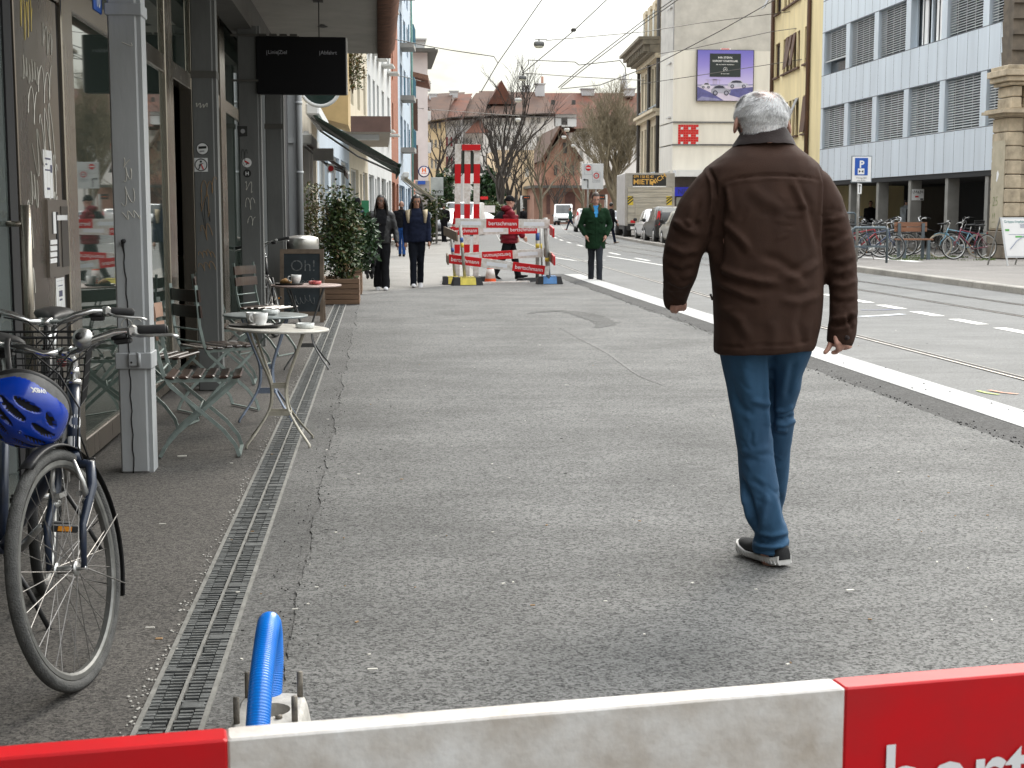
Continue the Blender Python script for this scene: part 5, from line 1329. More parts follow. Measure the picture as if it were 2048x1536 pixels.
# ---------------------------------------------------------------- concrete foot with blue pipe, litter
zf=.10;q0,q1=gr(477,1388,zf),gr(609,1387,zf);ctr=((q0.x+q1.x)/2+.004,q0.y-.145);w_=q1.x-q0.x
cf=empty('concrete_foot',(ctr[0],ctr[1],.002),R(-2),'square pale concrete barrier foot with four threaded rods beside the drain','barrier foot')
mb=MB();ns=40;hr=.052
def sq(k,hw,hd,r_):
 a=6.28319*(k+.5)/ns;c_,s_=math.cos(a),math.sin(a);p=5.0;f=(abs(c_)**p+abs(s_)**p)**(-1/p);return(hw*c_*f,hd*s_*f)
rows=[([sq(k,w_/2+.018,.165,0)for k in range(ns)],0),([sq(k,w_/2+.006,.153,0)for k in range(ns)],.075),([sq(k,w_/2,.146,0)for k in range(ns)],.094),([sq(k,w_/2-.010,.136,0)for k in range(ns)],zf),
  ([(hr*math.cos(6.28319*(k+.5)/ns),.01+hr*math.sin(6.28319*(k+.5)/ns))for k in range(ns)],zf),([(hr*math.cos(6.28319*(k+.5)/ns),.01+hr*math.sin(6.28319*(k+.5)/ns))for k in range(ns)],.02)]
V=[(x,y,z)for r_,z in rows for x,y in r_];F=[(i*ns+k,i*ns+(k+1)%ns,(i+1)*ns+(k+1)%ns,(i+1)*ns+k)for i in range(5)for k in range(ns)]+[tuple(range(5*ns,6*ns))]
mb.add(V,F);mb.build('block',mat('pale_concrete',(.50,.48,.44),.85,0,var=.2,vscale=14,bump=.25,bscale=90),cf)
M_rod=mat('rusty_rod',(.20,.18,.15),.6,.6,var=.35,vscale=40,bump=.4,bscale=400)
for(x,y)in((-.066,.108),(.068,.108),(-.070,-.085),(.072,-.085)):
 mb=MB();mb.tube([(x,y,zf-.01),(x,y,zf+.066)],.0078,10);mb.build('rod',M_rod,cf)
mb=MB();mb.cyl((.03,-.055,zf),(.03,-.055,zf+.008),.009,n=6);mb.build('nut',M_rod,cf)
pts=[]
P=[at(513,1500,3.30),at(516,1448,3.34),at(522,1365,3.42),at(529,1305,3.50),at(535,1262,3.57),at(539,1246,3.65),at(543,1268,3.73),at(545,1330,3.74),at(541,1400,3.70),at(537,1440,3.66)]
P=[tuple(p)for p in P]
def spl(P,n):
 P=[Vector(p)for p in P];o=[]
 for i in range(len(P)-1):
  p0,p1,p2,p3=P[max(0,i-1)],P[i],P[i+1],P[min(len(P)-1,i+2)]
  for k in range(n):
   t=k/n;o.append(.5*((2*p1)+(p2-p0)*t+(2*p0-5*p1+4*p2-p3)*t*t+(3*p1-p0-3*p2+p3)*t**3))
 return o+[P[-1]]
S_=spl(P,110);L_=0;out=[S_[0]];step=.0012
for a,b in zip(S_[:-1],S_[1:]):
 L_+=(b-a).length
 if L_>=step:out.append(b);L_=0
mb=MB();mb.tube(out,[.0292 if(k//2)%2 else.0279 for k in range(len(out))],20)
o=mb.build('corrugated_pipe',mat('blue_pipe',(.002,.19,.72),.3,0,var=.06,vscale=10,coat=.2));tag(o,'bright blue corrugated pipe bent over out of the concrete foot','pipe')
lit=[(745,1338,.030,.008,0,.75),(590,1218,.02,.006,10,.6),(1133,770,.03,.01,0,.6),(364,912,.05,.02,10,.8),(548,1326,.006,.006,0,.8),(325,1048,.03,.008,0,.6),(300,1255,.03,.008,0,.6),(318,1277,.022,.014,0,1.2),(717,948,.02,.008,40,.7),(690,957,.014,.006,0,.7),(1700,1180,.03,.01,10,.7),(1080,690,.02,.01,0,.6),(855,825,.02,.006,0,.6)]
mb=MB()
for i,(px,py,l,w_,a,b)in enumerate(lit):
 p=gr(px,py,.016);mb.box(p,(l,w_,.004),Matrix.Rotation(R(a),3,'Z'),0 if b<1 else 1,.001)
for i in range(120):
 p=gr(rnd.uniform(420,2000),rnd.uniform(640,1330),.014);s_=rnd.uniform(.003,.008);mb.box(p,(s_*2,s_,.003),Matrix.Rotation(rnd.random()*3,3,'Z'),rnd.choice((0,0,1,2)))
tag(mb.build('litter_scraps',[mat('paper_scrap',(.62,.60,.54),.8,var=.1),mat('leaf_scrap',(.30,.18,.08),.8,var=.2),M_ink]),'pale scraps of paper and twigs scattered on the asphalt','litter',kind='stuff')
# ---------------------------------------------------------------- red and white barrier boards
M_bred=mat('barrier_red',(.60,.003,.009),.4,0,var=.22,vscale=9,spec=.3,c2=(.44,.016,.020),detail=9)
M_bwhite=mat('barrier_white',(.77,.76,.75),.5,0,var=.14,vscale=14,c2=(.46,.40,.34),detail=12,bump=.15,bscale=60)
M_bback=mat('barrier_back',(.17,.125,.09),.8,0,var=.3,vscale=6)
M_lett=mat('barrier_letter',(.78,.78,.80),.5,0,var=.05)
def barrier_board(parent,a,b,segs,h=.17,th=.03,up=None,back=None,ws=1.0):
 """plank from a to b (line of its top front edge, world points); segs: (t0, t1, 'r'/'w', text, flipped)"""
 a,b=Vector(a),Vector(b);x=(b-a);ln=x.length;x.normalize();z=Vector((0,0,1));z=(z-x*z.dot(x)).normalized();y=z.cross(x) # y: away from the reader
 o_=Vector(parent.location);mb=MB();M=Matrix((x,y,z)).transposed()
 for(t0,t1,c_,tx,fl)in segs:
  cc=a+x*(ln*(t0+t1)/2)-z*h/2+y*th/2-o_
  mb.box(cc,(ln*(t1-t0),th,h),M,0 if c_=='r' else 1,.002)
  if c_=='w' and ws>0 and(t1-t0)*ln>.3:
   mb.box(a+x*(ln*(t0+t1)/2)-z*h*.52-y*.001-o_,(ln*(t1-t0)*.66,.002,h*.42),M,2)
 bd=mb.build('board',[M_bred,M_bwhite,mat('reflective_strip',(.74,.76,.80),.4,var=.06)],parent)
 tx_=MB()
 for(t0,t1,c_,tx,fl)in segs:
  if not tx:continue
  wd=min(.52,ln*(t1-t0)*.88);m0=a+x*(ln*(t0+t1)/2)
  if not fl:tx_.join(text_mb('bertschmann',.104,m0-x*wd/2-z*h*.70-y*.0022-o_,x,z,.004,width=wd))
  else:tx_.join(text_mb('bertschmann',.104,m0+x*wd/2-z*h*.30-y*.0022-o_,-x,-z,.004,width=wd))
 if tx_.v:tx_.build('lettering',M_lett,bd)
 return bd
# near board: level, running across just in front of the camera
z_n=None
for k in range(400):
 zz=.5+k*.0015;p,q=gr(455,1479,zz),gr(1691,1376,zz)
 if(p-q).length<.60:z_n=zz;break
p,q=gr(455,1479,z_n),gr(1691,1376,z_n);xd_=(q-p).normalized();L0=(q-p).length
nb=empty('construction_barrier',(p.x,p.y,0),0,'red and white barrier board crossing the foreground close to the camera','barrier','red and white barriers of the roadworks')
a=p-xd_*.9;b=q+xd_*1.2;T=(b-a).length
barrier_board(nb,a,b,[(0,.3/T,'w',0,0),(.3/T,.9/T,'r',1,0),(.9/T,(.9+L0)/T,'w',0,0),((.9+L0)/T,(1.5+L0)/T,'r',1,0),((1.5+L0)/T,1,'w',0,0)],h=.19,th=.032,ws=0)
yv=Vector((0,0,1)).cross(xd_)
M_pipe=mat('barrier_post',(.36,.35,.33),.5,.5,var=.25,vscale=9);M_rubb=mat('recycled_rubber',(.03,.03,.032),.85,0,var=.3,vscale=20,bump=.3)
M_yelp=mat('foot_yellow',(.70,.58,.10),.6,0,var=.15,vscale=12);M_blup=mat('foot_blue',(.10,.26,.55),.6,0,var=.2,vscale=12)
def post(parent,base,top,r_=.028,m=None,bands=()):
 o_=Vector(parent.location);mb=MB();base,top=Vector(base),Vector(top);mb.tube([base-o_,top-o_],r_,12,0)
 for(t0,t1,mi)in bands:mb.tube([base.lerp(top,t0)-o_,base.lerp(top,t1)-o_],r_*1.06,12,mi)
 return mb.build('post',[m or M_pipe,mat('tape_blue',(.03,.09,.30),.5,var=.1),mat('tape_yellow',(.62,.46,.05),.5,var=.1)],parent)
def foot(parent,c,w_,d_,h,m,rz=0.0):
 o_=Vector(parent.location);c=Vector(c)-o_;Mx=Matrix.Rotation(rz,3,'Z');mb=MB();a,b=w_/2,d_/2;k=.04
 V=[(-a,-b,0),(a,-b,0),(a,b,0),(-a,b,0),(-a+k,-b+k,h),(a-k,-b+k,h),(a-k,b-k,h),(-a+k,b-k,h)]
 mb.add([Mx@Vector(v)+c for v in V],[(0,3,2,1),(4,5,6,7),(0,1,5,4),(1,2,6,5),(2,3,7,6),(3,0,4,7)])
 f=mb.build('foot',M_rubb,parent);mb=MB();e=.0015
 V=[(-a*.52,-b+k*.12-e,h*.10),(a*.52,-b+k*.12-e,h*.10),(a*.50,-b+k*.95-e,h*.95),(-a*.50,-b+k*.95-e,h*.95)]
 mb.add([Mx@Vector(v)+c for v in V],[(0,1,2,3)]);mb.box(c+Mx@Vector((0,0,h)),(a,b*1.3,.012),Mx)
 mb.build('foot_panel',m,f);return f
for e in(a+xd_*.12,b-xd_*.12):
 e2=e+yv*.07;post(nb,(e2.x,e2.y,.05),(e2.x,e2.y,z_n+.1));foot(nb,(e2.x,e2.y,.01),.36,.8,.12,M_yelp,math.atan2(xd_.y,xd_.x))
# far group of barriers round the works
Z7=lambda x,y:(840+x/4.655,270+y/4.655)
fb=empty('construction_barrier',(xat(1000,27.3),27.3,0),0,'group of red and white barrier boards on posts around the works at the asphalt end','barrier','red and white barriers of the roadworks')
def A7(x,y,Y):return at(*Z7(x,y),Y)
Yf,Yb_=27.0,28.3
barrier_board(fb,A7(330,776,Yf),A7(1208,786,Yf),[(0,.325,'w',0,0),(.325,.668,'r',1,0),(.668,1,'w',0,0)],h=.168)
barrier_board(fb,A7(283,853,Yb_),A7(1088,838,Yb_),[(0,.32,'r',1,0),(.32,.668,'w',0,0),(.668,1,'r',1,0)],h=.165)
barrier_board(fb,A7(268,1110,Yf-.02),A7(1208,1222,Yf),[(0,.325,'r',1,0),(.325,.635,'w',0,0),(.635,.955,'r',1,0),(.955,1,'w',0,0)],h=.168)
barrier_board(fb,A7(420,1097,Yb_),A7(1142,1058,Yb_),[(0,.215,'w',0,0),(.215,.61,'r',1,1),(.61,1,'w',0,0)],h=.165)
def side_board(a,b,h=.165,m=M_bback,m2=M_bred,outx=1):
 a,b=Vector(a)-Vector(fb.location),Vector(b)-Vector(fb.location);mb=MB();mb.prism([a,b,b-Vector((0,0,h)),a-Vector((0,0,h))],(.028*outx,0,0));return mb.build('board',m,fb)
side_board(A7(232,852,Yb_+.1),A7(352,905,Yf-1.0),outx=-1);side_board(A7(1205,840,Yf),A7(1238,870,Yf-.6),m=M_bred);side_board(A7(1150,1050,Yb_),A7(1215,1100,Yf-.3),m=M_bback);side_board(A7(1212,1092,Yf),A7(1246,1130,Yf-.7),m=M_bred)
side_board(A7(255,1100,Yb_+.1),A7(270,1125,Yf-.4),outx=-1)
b1=A7(420,1345,Yf-.1);post(fb,(b1.x,b1.y,.08),A7(375,840,Yf-.08),.030,None,((.60,.68,2),(.70,.78,1)))
b2=A7(325,1330,Yb_);post(fb,(b2.x,b2.y,.08),A7(283,850,Yb_+.05),.028,None,((.5,.58,1),))
b3=A7(1197,1310,Yf+.06);post(fb,(b3.x,b3.y,.08),A7(1165,770,Yf+.06),.044,None,((.3,.36,2),))
b4=A7(1112,1300,Yb_+.03);post(fb,(b4.x-.04,b4.y,.0),A7(1095,860,Yb_+.06),.038,None,((.62,.70,2),(.76,.90,1)));post(fb,(b4.x+.06,b4.y,.0),A7(1122,860,Yb_+.06),.018,None,((.6,.7,2),))
for(x0,x1,y0,y1,m,Y,rz)in((295,580,1345,1435,M_yelp,Yf-.15,R(6)),(210,400,1330,1408,M_yelp,Yb_,R(4)),(1082,1325,1300,1375,M_blup,Yf+.15,0)):
 p0_,p1_=A7(x0,y1,Y),A7(x1,y1,Y);foot(fb,((p0_.x+p1_.x)/2,Y,.0 if Y<Yb_ else-.05),p1_.x-p0_.x,.32,.15,m,rz)
foot(fb,(A7(1010,1350,28.2).x,28.2,-.05),.5,.25,.12,M_rubb,R(30))
mb=MB();p0_,p1_=A7(575,1375,27.6),A7(1010,1358,28.0);mb.bar((p0_.x,p0_.y,-.0),(p1_.x,p1_.y,-.0),.12,.05);o=mb.build('plank',M_bwhite);tag(o,'weathered white plank lying on the ground behind the cone','plank')
cn=A7(655,1365,27.9)
ce=empty('traffic_cone',(cn.x,27.9,-.045),0,'orange traffic cone with white band behind the lowest barrier board','cone')
mb=MB();mb.box((0,0,.015),(.29,.29,.03),None,0,.012);mb.build('base',mat('cone_orange',(.72,.09,.015),.5,0,var=.15,vscale=8),ce)
mb=MB();mb.lathe([(.12,.03),(.108,.09),(.034,.50),(.026,.50),(.02,.48)],(0,0,0),24);mb.build('cone_body',MATS['cone_orange'],ce)
mb=MB();mb.lathe([(.1035,.125),(.0715,.31)],(0,0,0),24);mb.build('white_band',M_bwhite,ce)
# tall striped gantry of three planks with a dark arrow-head board
Yg=29.6
sg=empty('striped_post',(xat(935,Yg),Yg,-.056),0,'tall signpost of three red and white striped planks with dark roof shaped board','signpost')
o_=Vector(sg.location)
bands=[(288,328,1),(328,367,0),(367,408,1),(408,448,0),(448,489,1),(489,507,0),(507,560,1)]
for(xa,xb,xc,xd2)in((910,922.6,908.6,919),(929.2,941.2,927.5,939),(948,960.8,945.8,957)):
 mb=MB()
 for(y0,y1,mi)in bands:
  t0,t1=(y0-288)/272,(y1-288)/272;l0,l1=xa+(xc-xa)*t0,xa+(xc-xa)*t1;r0,r1=xb+(xd2-xb)*t0,xb+(xd2-xb)*t1
  mb.prism([at(l0,y0,Yg)-o_,at(l1,y1,Yg)-o_,at(r1,y1,Yg)-o_,at(r0,y0,Yg)-o_],(0,.03,0),mi)
 mb.build('striped_plank',[M_bred,M_bwhite],sg)
mb=MB();mb.prism([at(924,289,Yg-.04)-o_,at(924,300.5,Yg-.04)-o_,at(961,300.5,Yg-.04)-o_,at(961,289,Yg-.04)-o_],(0,.035,0));mb.build('crossbar',M_bred,sg)
mb=MB();pp=lambda q:mb.prism([tuple(A7(x,y,Yg+.035)-o_)for x,y in q],(0,.02,0))
pp(((388,175),(384,358),(510,358),(508,178),(490,145),(402,145)));pp(((326,268),(284,358),(383.5,358),(386,268)));pp(((510,268),(510.5,358),(602,358),(562,268)));mb.build('arrow_board',mat('dark_green_board',(.035,.045,.038),.7,0,var=.2),sg)
mb=MB();mb.bx(xat(905,Yg)-.2-o_.x,xat(962,Yg)+.2-o_.x,-.2,.25,0,.10);mb.build('base',M_rubb,sg)
# ---------------------------------------------------------------- people further off
SK={'dark':mat('skin_dark',(.13,.062,.040),.5,var=.12,vscale=25),'tan':mat('skin_tan',(.36,.19,.13),.5,var=.12,vscale=25),'fair':mat('skin_fair',(.52,.29,.22),.5,var=.12,vscale=25)}
def cloth(nm,c,r_=.85):return mat('cloth_'+nm,c,r_,0,var=.22,vscale=9,bump=.3,bscale=120,spec=.12)
CB=cloth('black',(.010,.010,.012));CN=cloth('navy',(.012,.016,.035));M_hairb=mat('hair_black',(.010,.008,.008),.45,var=.3,vscale=40)
M_eye=mat('eye_white',(.5,.48,.46),.3,var=0);M_lip=mat('lip',(.28,.10,.09),.5,var=0);M_wsh=mat('white_sneaker',(.62,.62,.64),.6,var=.1)
def person(lbl,pos,rz,H,skin_m,top_m,leg_m,shoe_m,legs=((.12,.1),(-.12,.15)),arms=((.05,.25,.12),(-.05,.25,.12)),hem=.80,wide=1.0,legw=1.0,hair='short',hair_m=None,head=(0,0),vox=.016,group=None,neck_open=None,cuff_w=1.0,face=True,extra=None,lean=0.0):
 """pos ground point; forward = local +Y; legs: (thigh swing, knee bend); arms: (swing, elbow bend, spread); left first (local -X is left)"""
 k=H/1.75;o=empty('person',pos,rz,lbl,'person',group)
 hipz=.93
 def leg(i,s_):
  a,b=legs[i];hip=Vector((.082*s_,0,hipz));kn=hip+Vector((-.03*s_,math.sin(a),-math.cos(a)))*.43;an=kn+Vector((0,math.sin(a-b),-math.cos(a-b)))*.42
  return hip,kn,an
 LG=[leg(0,-1),leg(1,1)]
 dz=min(l[2].z for l in LG)-.085
 up=Vector((0,0,-dz))
 LG=[[p+up for p in l]for l in LG]
 def B(p):return(Vector(p)+up)
 def ln(p):p=Vector(p);return Vector((p.x,p.y+lean*max(0,p.z-.95),p.z))
 def arm(i,s_):
  a,b,sp=arms[i];sh=ln((.170*s_*wide,0,1.375));el=sh+Vector((math.sin(sp)*s_,math.sin(a),-math.cos(a))).normalized()*.285;wr_=el+Vector((s_*(math.sin(sp*.3)if b<.9 and sp<.35 else-.42),math.sin(a+b),-math.cos(a+b))).normalized()*.25;return[sh+up,el+up,wr_+up]
 AR=[arm(0,-1),arm(1,1)]
 S_=Matrix.Scale(k,4)
 # body under the clothes: head, neck, trunk, arms with hands, legs - one surface
 mb=MB();hy,hp=head;HM=Matrix.Rotation(hy,3,'Z')@Matrix.Rotation(-hp,3,'X');nk=B(ln((0,.005,1.50)));hc_=nk+Vector((0,.02,.125))
 def hd(p):return hc_+HM@Vector(p)
 mb.ball(hd((0,-.008,.03)),(.074,.094,.094),18,rot=HM);mb.ball(hd((0,.024,-.045)),(.054,.066,.075),14,rot=HM);mb.ball(hd((0,.066,-.088)),(.026,.024,.024),10)
 mb.ball(hd((0,.098,-.022)),(.012,.017,.018),8,rot=HM);mb.ball(hd((0,.088,.0)),(.010,.012,.03),8,rot=HM);mb.ball(hd((0,.066,.030)),(.052,.022,.014),10,rot=HM)
 for s_ in(-1,1):mb.ball(hd((.076*s_,-.01,-.012)),(.010,.020,.032),8,rot=HM)
 mb.tube([nk+Vector((0,-.005,-.08)),hd((0,-.012,-.04))],[.058,.052],12)
 mb.loft([(B(ln((0,0,.92))),Vector((.14,0,0)),Vector((0,.09,0))),(B(ln((0,0,1.10))),Vector((.13,0,0)),Vector((0,.085,0))),(B(ln((0,0,1.32))),Vector((.16,0,0)),Vector((0,.09,0))),(B(ln((0,0,1.44))),Vector((.10,0,0)),Vector((0,.06,0)))],14)
 for(h_,kn,an)in LG:limb(mb,[h_,kn,an-Vector((0,0,.03))],[.07,.045,.034],10)
 for i,(sh,el,wr_)in enumerate(AR):
  s_=(-1,1)[i];limb(mb,[sh,el,wr_],[.04,.034,.026],10)
  d=(wr_-el).normalized();sd=Vector((0,1,0))-d*d.y;sd=sd.normalized()if sd.length>.1 else Vector((1,0,0))
  pl=wr_+d*.07;mb.tube([wr_,pl],[.024,.036],10)
  for q in range(4):
   f0=pl+sd*(-.026+.0175*q);cu=Vector((-s_*.35,0,0))+d;cu.normalize();limb(mb,[f0,f0+d*.035,f0+d*.035+cu*(.035-.006*abs(q-1.5))],[.011,.010,.008],6)
  limb(mb,[wr_+d*.02+sd*.02,wr_+d*.055+sd*.045,wr_+d*.085+sd*.048],[.012,.011,.009],6)
 V,F,N=remesh(mb,.0095,1,.4);skin(V*k,F,'body',skin_m,o)
 if face:
  for s_ in(-1,1):
   m2=MB();m2.ball(hd((.030*s_,.078,.010)),(.013,.008,.0065),8,rot=HM);m2.ball(hd((.030*s_,.0855,.010)),(.006,.003,.006),8,1,rot=HM);m2.box(hd((.030*s_,.088,.030)),(.034,.006,.008),HM,1);m2.xf(S_).build('eye',[M_eye,M_hairb],o)
  m2=MB();m2.ball(hd((0,.0835,-.060)),(.021,.007,.008),8,rot=HM);m2.xf(S_).build('mouth',M_lip,o)
 # trousers
 mb=MB();mb.loft([(LG[0][0]*.5+LG[1][0]*.5+Vector((0,-.005,-.09)),Vector((.135,0,0)),Vector((0,.10,0))),(LG[0][0]*.5+LG[1][0]*.5+Vector((0,-.01,.02)),Vector((.162,0,0)),Vector((0,.115,0))),(LG[0][0]*.5+LG[1][0]*.5+Vector((0,0,.14)),Vector((.145,0,0)),Vector((0,.10,0)))],18)
 for(h_,kn,an)in LG:mb.tube([h_,h_.lerp(kn,.5),kn,kn.lerp(an,.5),an+Vector((0,0,-.015)),an+Vector((0,0,-.045))],[.088,.078*legw,.064*legw,.060*legw,.054*legw*cuff_w,.056*legw*cuff_w],14)
 V,F,N=remesh(mb,vox,3);V+=N*np.array([.006*noise.fractal(Vector((p[0]*14,p[1]*14,p[2]*8+pos[0])),1,2,3)for p in V])[:,None];skin(V*k,F,'trousers',leg_m,o)
 for(h_,kn,an),(a,b)in zip(LG,legs):
  T_=Matrix.Rotation(max(-.5,min(.35,(a-b)*.9)),3,'X');mb=MB()
  def sp(x,y,z):return an+T_@Vector((x,y,z))
  mb.loft([(sp(0,-.075,-.055),Vector((.026,0,0)),T_@Vector((0,0,.024))),(sp(0,-.05,-.045),Vector((.036,0,0)),T_@Vector((0,0,.040))),(sp(0,.02,-.04),Vector((.040,0,0)),T_@Vector((0,0,.043))),(sp(0,.10,-.055),Vector((.044,0,0)),T_@Vector((0,0,.030))),(sp(0,.17,-.063),Vector((.040,0,0)),T_@Vector((0,0,.022))),(sp(0,.20,-.066),Vector((.018,0,0)),T_@Vector((0,0,.014)))],12,pw=2.4)
  mb.xf(S_).build('shoe',shoe_m,o)
 # top: trunk and sleeves
 hz=hem
 mb=MB();w=wide
 mb.loft([(B(ln((0,0,hz))),Vector((.185*w,0,0)),Vector((0,.125*w,0))),(B(ln((0,0,max(hz+.05,1.0)))),Vector((.180*w,0,0)),Vector((0,.125*w,0))),(B(ln((0,0,1.12))),Vector((.178*w,0,0)),Vector((0,.128*w,0))),(B(ln((0,0,1.28))),Vector((.195*w,0,0)),Vector((0,.130*w,0))),(B(ln((0,0,1.39))),Vector((.172*w,0,0)),Vector((0,.105*w,0))),(B(ln((0,0,1.455))),Vector((.115*w,0,0)),Vector((0,.078,0))),(B(ln((0,.0,1.50))),Vector((.068,0,0)),Vector((0,.062,0)))],24,pw=2.2)
 for(sh,el,wr_)in AR:mb.tube([sh,sh.lerp(el,.5),el,el.lerp(wr_,.5),wr_],[.080*w,.070*w,.060*w,.052*w,.045],14);mb.ball(sh,.079*w,14);mb.ball(el,.059*w,12)
 V,F,N=remesh(mb,vox,3);V+=N*np.array([.008*noise.fractal(Vector((p[0]*11,p[1]*11,p[2]*13+pos[1])),1,2,3)for p in V])[:,None]
 mi=[0]*len(F);ms=[top_m]
 if neck_open:
  nm_,zlo,w0=neck_open;ms=[top_m,nm_]
  for q,f in enumerate(F):
   c=V[list(f)].mean(0)-np.array(up)
   if c[1]>.02 and c[2]>zlo and abs(c[0])<w0*(c[2]-zlo)/(1.5-zlo):mi[q]=1
 skin(V*k,F,'jacket',ms,o,mi)
 # hair
 hm=hair_m or M_hairb;mb=MB()
 if hair in('short','long','braids'):
  V,F=[],[];n=22;rows=9
  for i in range(rows):
   for j in range(n):
    th=-math.pi+2*math.pi*j/n;ph=.02+i/(rows-1)*(1.0 if abs(th)<1.0 else(1.95 if abs(th)<1.9 else 2.2));r_=1+.05*noise.noise(Vector((th*2,ph*4,pos[0])))
    V.append(hd((.082*r_*math.sin(ph)*math.sin(th),.102*r_*math.sin(ph)*math.cos(th)-.014,.101*r_*math.cos(ph)+.028)))
  for i in range(rows-1):
   for j in range(n):F.append((i*n+j,i*n+(j+1)%n,(i+1)*n+(j+1)%n,(i+1)*n+j))
  mb.add(V,F,0,True)
 if hair in('long','braids'):
  r2=random.Random(int(pos[0]*100));drop=-.42
  for j in range(26 if hair=='braids' else 34):
   s_=1 if j%2 else-1;a=r2.uniform(1.2,2.95);x0,y0=.080*math.sin(a)*s_,.085*math.cos(a)-.02
   sw=r2.uniform(.0,.035);dl=drop*r2.uniform(.7,1.0);yb=y0 if y0<0 else y0*1.1
   mb.tube([hd((x0*.6,y0*.6,.11)),hd((x0*1.05,y0*1.02,.03)),hd((x0*1.22+sw*s_*.3+.012*s_,yb*.7,-.09)),hc_+Vector((x0*1.25+sw*s_,yb+(.05 if y0>-.03 else-.05),-.20)),hc_+Vector((x0*1.2+sw*s_,yb+(.055 if y0>-.03 else-.06),dl))],[.014,.016,.015,.014,.006],6)
 if hair=='beanie':
  mb.ball(hd((0,-.012,.048)),(.084,.102,.085),16,rot=HM);mb.tube([hd((.086*math.cos(a),.102*math.sin(a)-.012,.028-.006*math.sin(a)))for a in[6.283*q/20 for q in range(20)]],.012,8,closed=True)
 if hair=='hood':mb.ball(hd((0,-.025,.02)),(.10,.115,.135),16,rot=HM);mb.ball(B(ln((0,-.05,1.48))),(.12,.10,.08),12)
 if hair=='bald':mb.ball(hd((0,.045,-.075)),(.050,.052,.042),12)
 if mb.v:mb.xf(S_).build('hood' if hair=='hood' else('beanie' if hair=='beanie' else('beard' if hair=='bald' else 'hair')),hm,o)
 if extra:extra(o,k,hd,B,AR,LG,ln,S_)
 return o
ZP=-.056
def gp(px,Y,z=ZP):return(xat(px,Y),Y,z)
# two women
def ex_leather(o,k,hd,B,AR,LG,ln,S_):
 r2=random.Random(2);mb=MB();h=AR[1][2]+Vector((.01,.0,-.10));V=[]
 for j in range(70):
  a=r2.random()*6.28;t=r2.random();p=h+Vector((math.cos(a)*.09*(1-.5*t),math.sin(a)*.07,-.02-.40*t));mb.ball(p,(.035,.035,.05),6)
 mb.ball(h+Vector((0,0,-.18)),(.08,.06,.18),10);mb.xf(S_).build('tassel_cloth',CB,o)
person('young woman in open black leather jacket and black trousers with long dark hair',gp(762,26.4),R(182),1.71,SK['dark'],mat('black_leather',(.012,.012,.014),.38,var=.3,vscale=14,bump=.4,bscale=60),CB,M_wsh,legs=((.10,.06),(-.10,.10)),arms=((.02,.35,.32),(.0,.12,.20)),hem=.86,wide=1.02,legw=1.22,cuff_w=1.25,hair='long',head=(R(-18),.0),neck_open=(CB,.70,.13))
wl=bpy.data.objects['person.001']if 'person.001' in bpy.data.objects else None
bg_=at(741,500,26.3);r2=random.Random(12)
mb=MB()
for j in range(60):
 t=r2.random();a=r2.random()*6.28;p=Vector((math.cos(a)*.10*(1.1-.6*t)-.03*t,math.sin(a)*.08,-.02-.46*t));mb.ball(p,(.034,.034,.055),6)
mb.tube([(.05,0,.09),(.0,0,.03),(-.03,0,-.1)],[.012,.03,.05],8)
V,F,N=remesh(mb,.014,1);hb2=skin(V,F,'handbag',mat('fluffy_black',(.010,.010,.011),.9,var=.3,vscale=30,bump=.6,bscale=90));hb2.location=bg_;tag(hb2,'fluffy black bag carried low by the woman in the leather jacket','bag')
person('young woman with long braids in dark fleece jacket with cream shoulders',gp(833,27.3),R(180),1.73,SK['tan'],CN,cloth('ink',(.008,.010,.016)),M_wsh,legs=((-.10,.32),(.16,.04)),arms=((-.05,.45,.15),(.02,.14,.10)),hem=.86,wide=1.03,legw=1.1,cuff_w=1.05,hair='braids',head=(R(6),.28),
       extra=lambda o,k,hd,B,AR,LG,ln,S_:[MB().loft([(B((.155*s_,.01,1.47)),Vector((.055,0,-.01)),Vector((0,.085,0))),(B((.165*s_,.03,1.38)),Vector((.045,0,0)),Vector((0,.112,0))),(B((.155*s_,.05,1.22)),Vector((.025,0,0)),Vector((0,.088,0)))],12).xf(S_).build('shoulder_panel',cloth('cream',(.48,.40,.28)),o)for s_ in(-1,1)])
person('bald bearded man in dark jacket and bright blue jeans walking behind the two women',gp(803,46.5),R(176),1.76,SK['tan'],CB,cloth('blue',(.02,.075,.26)),CB,legs=((.22,.05),(-.18,.22)),hem=.92,wide=1.08,hair='bald',head=(0,.05))
person('man in black standing with his back turned beside the grey sign pole',gp(888,69),R(-28),1.80,SK['tan'],CB,cloth('coal',(.012,.012,.015)),CB,legs=((.02,0),(-.03,.03)),arms=((.15,1.1,.1),(.1,.9,.15)),hem=.88,wide=1.08,legw=1.1,head=(R(-30),.25))
person('person in red hooded jacket standing behind the striped signpost',gp(914,68),R(60),1.72,SK['tan'],cloth('red',(.42,.012,.016)),CN,CB,legs=((.04,0),(-.03,.03)),hem=.80,wide=1.12,hair='hood',hair_m=cloth('red',(.42,.012,.016)),head=(0,.1))
def ex_pack(o,k,hd,B,AR,LG,ln,S_):
 mb=MB();mb.loft([(B(ln((0,-.20,.98))),Vector((.13,0,0)),Vector((0,.07,0))),(B(ln((0,-.215,1.10))),Vector((.155,0,0)),Vector((0,.105,0))),(B(ln((0,-.205,1.32))),Vector((.145,0,0)),Vector((0,.085,0))),(B(ln((0,-.17,1.43))),Vector((.09,0,0)),Vector((0,.04,0)))],16,pw=3);mb.xf(S_).build('backpack',CB,o)
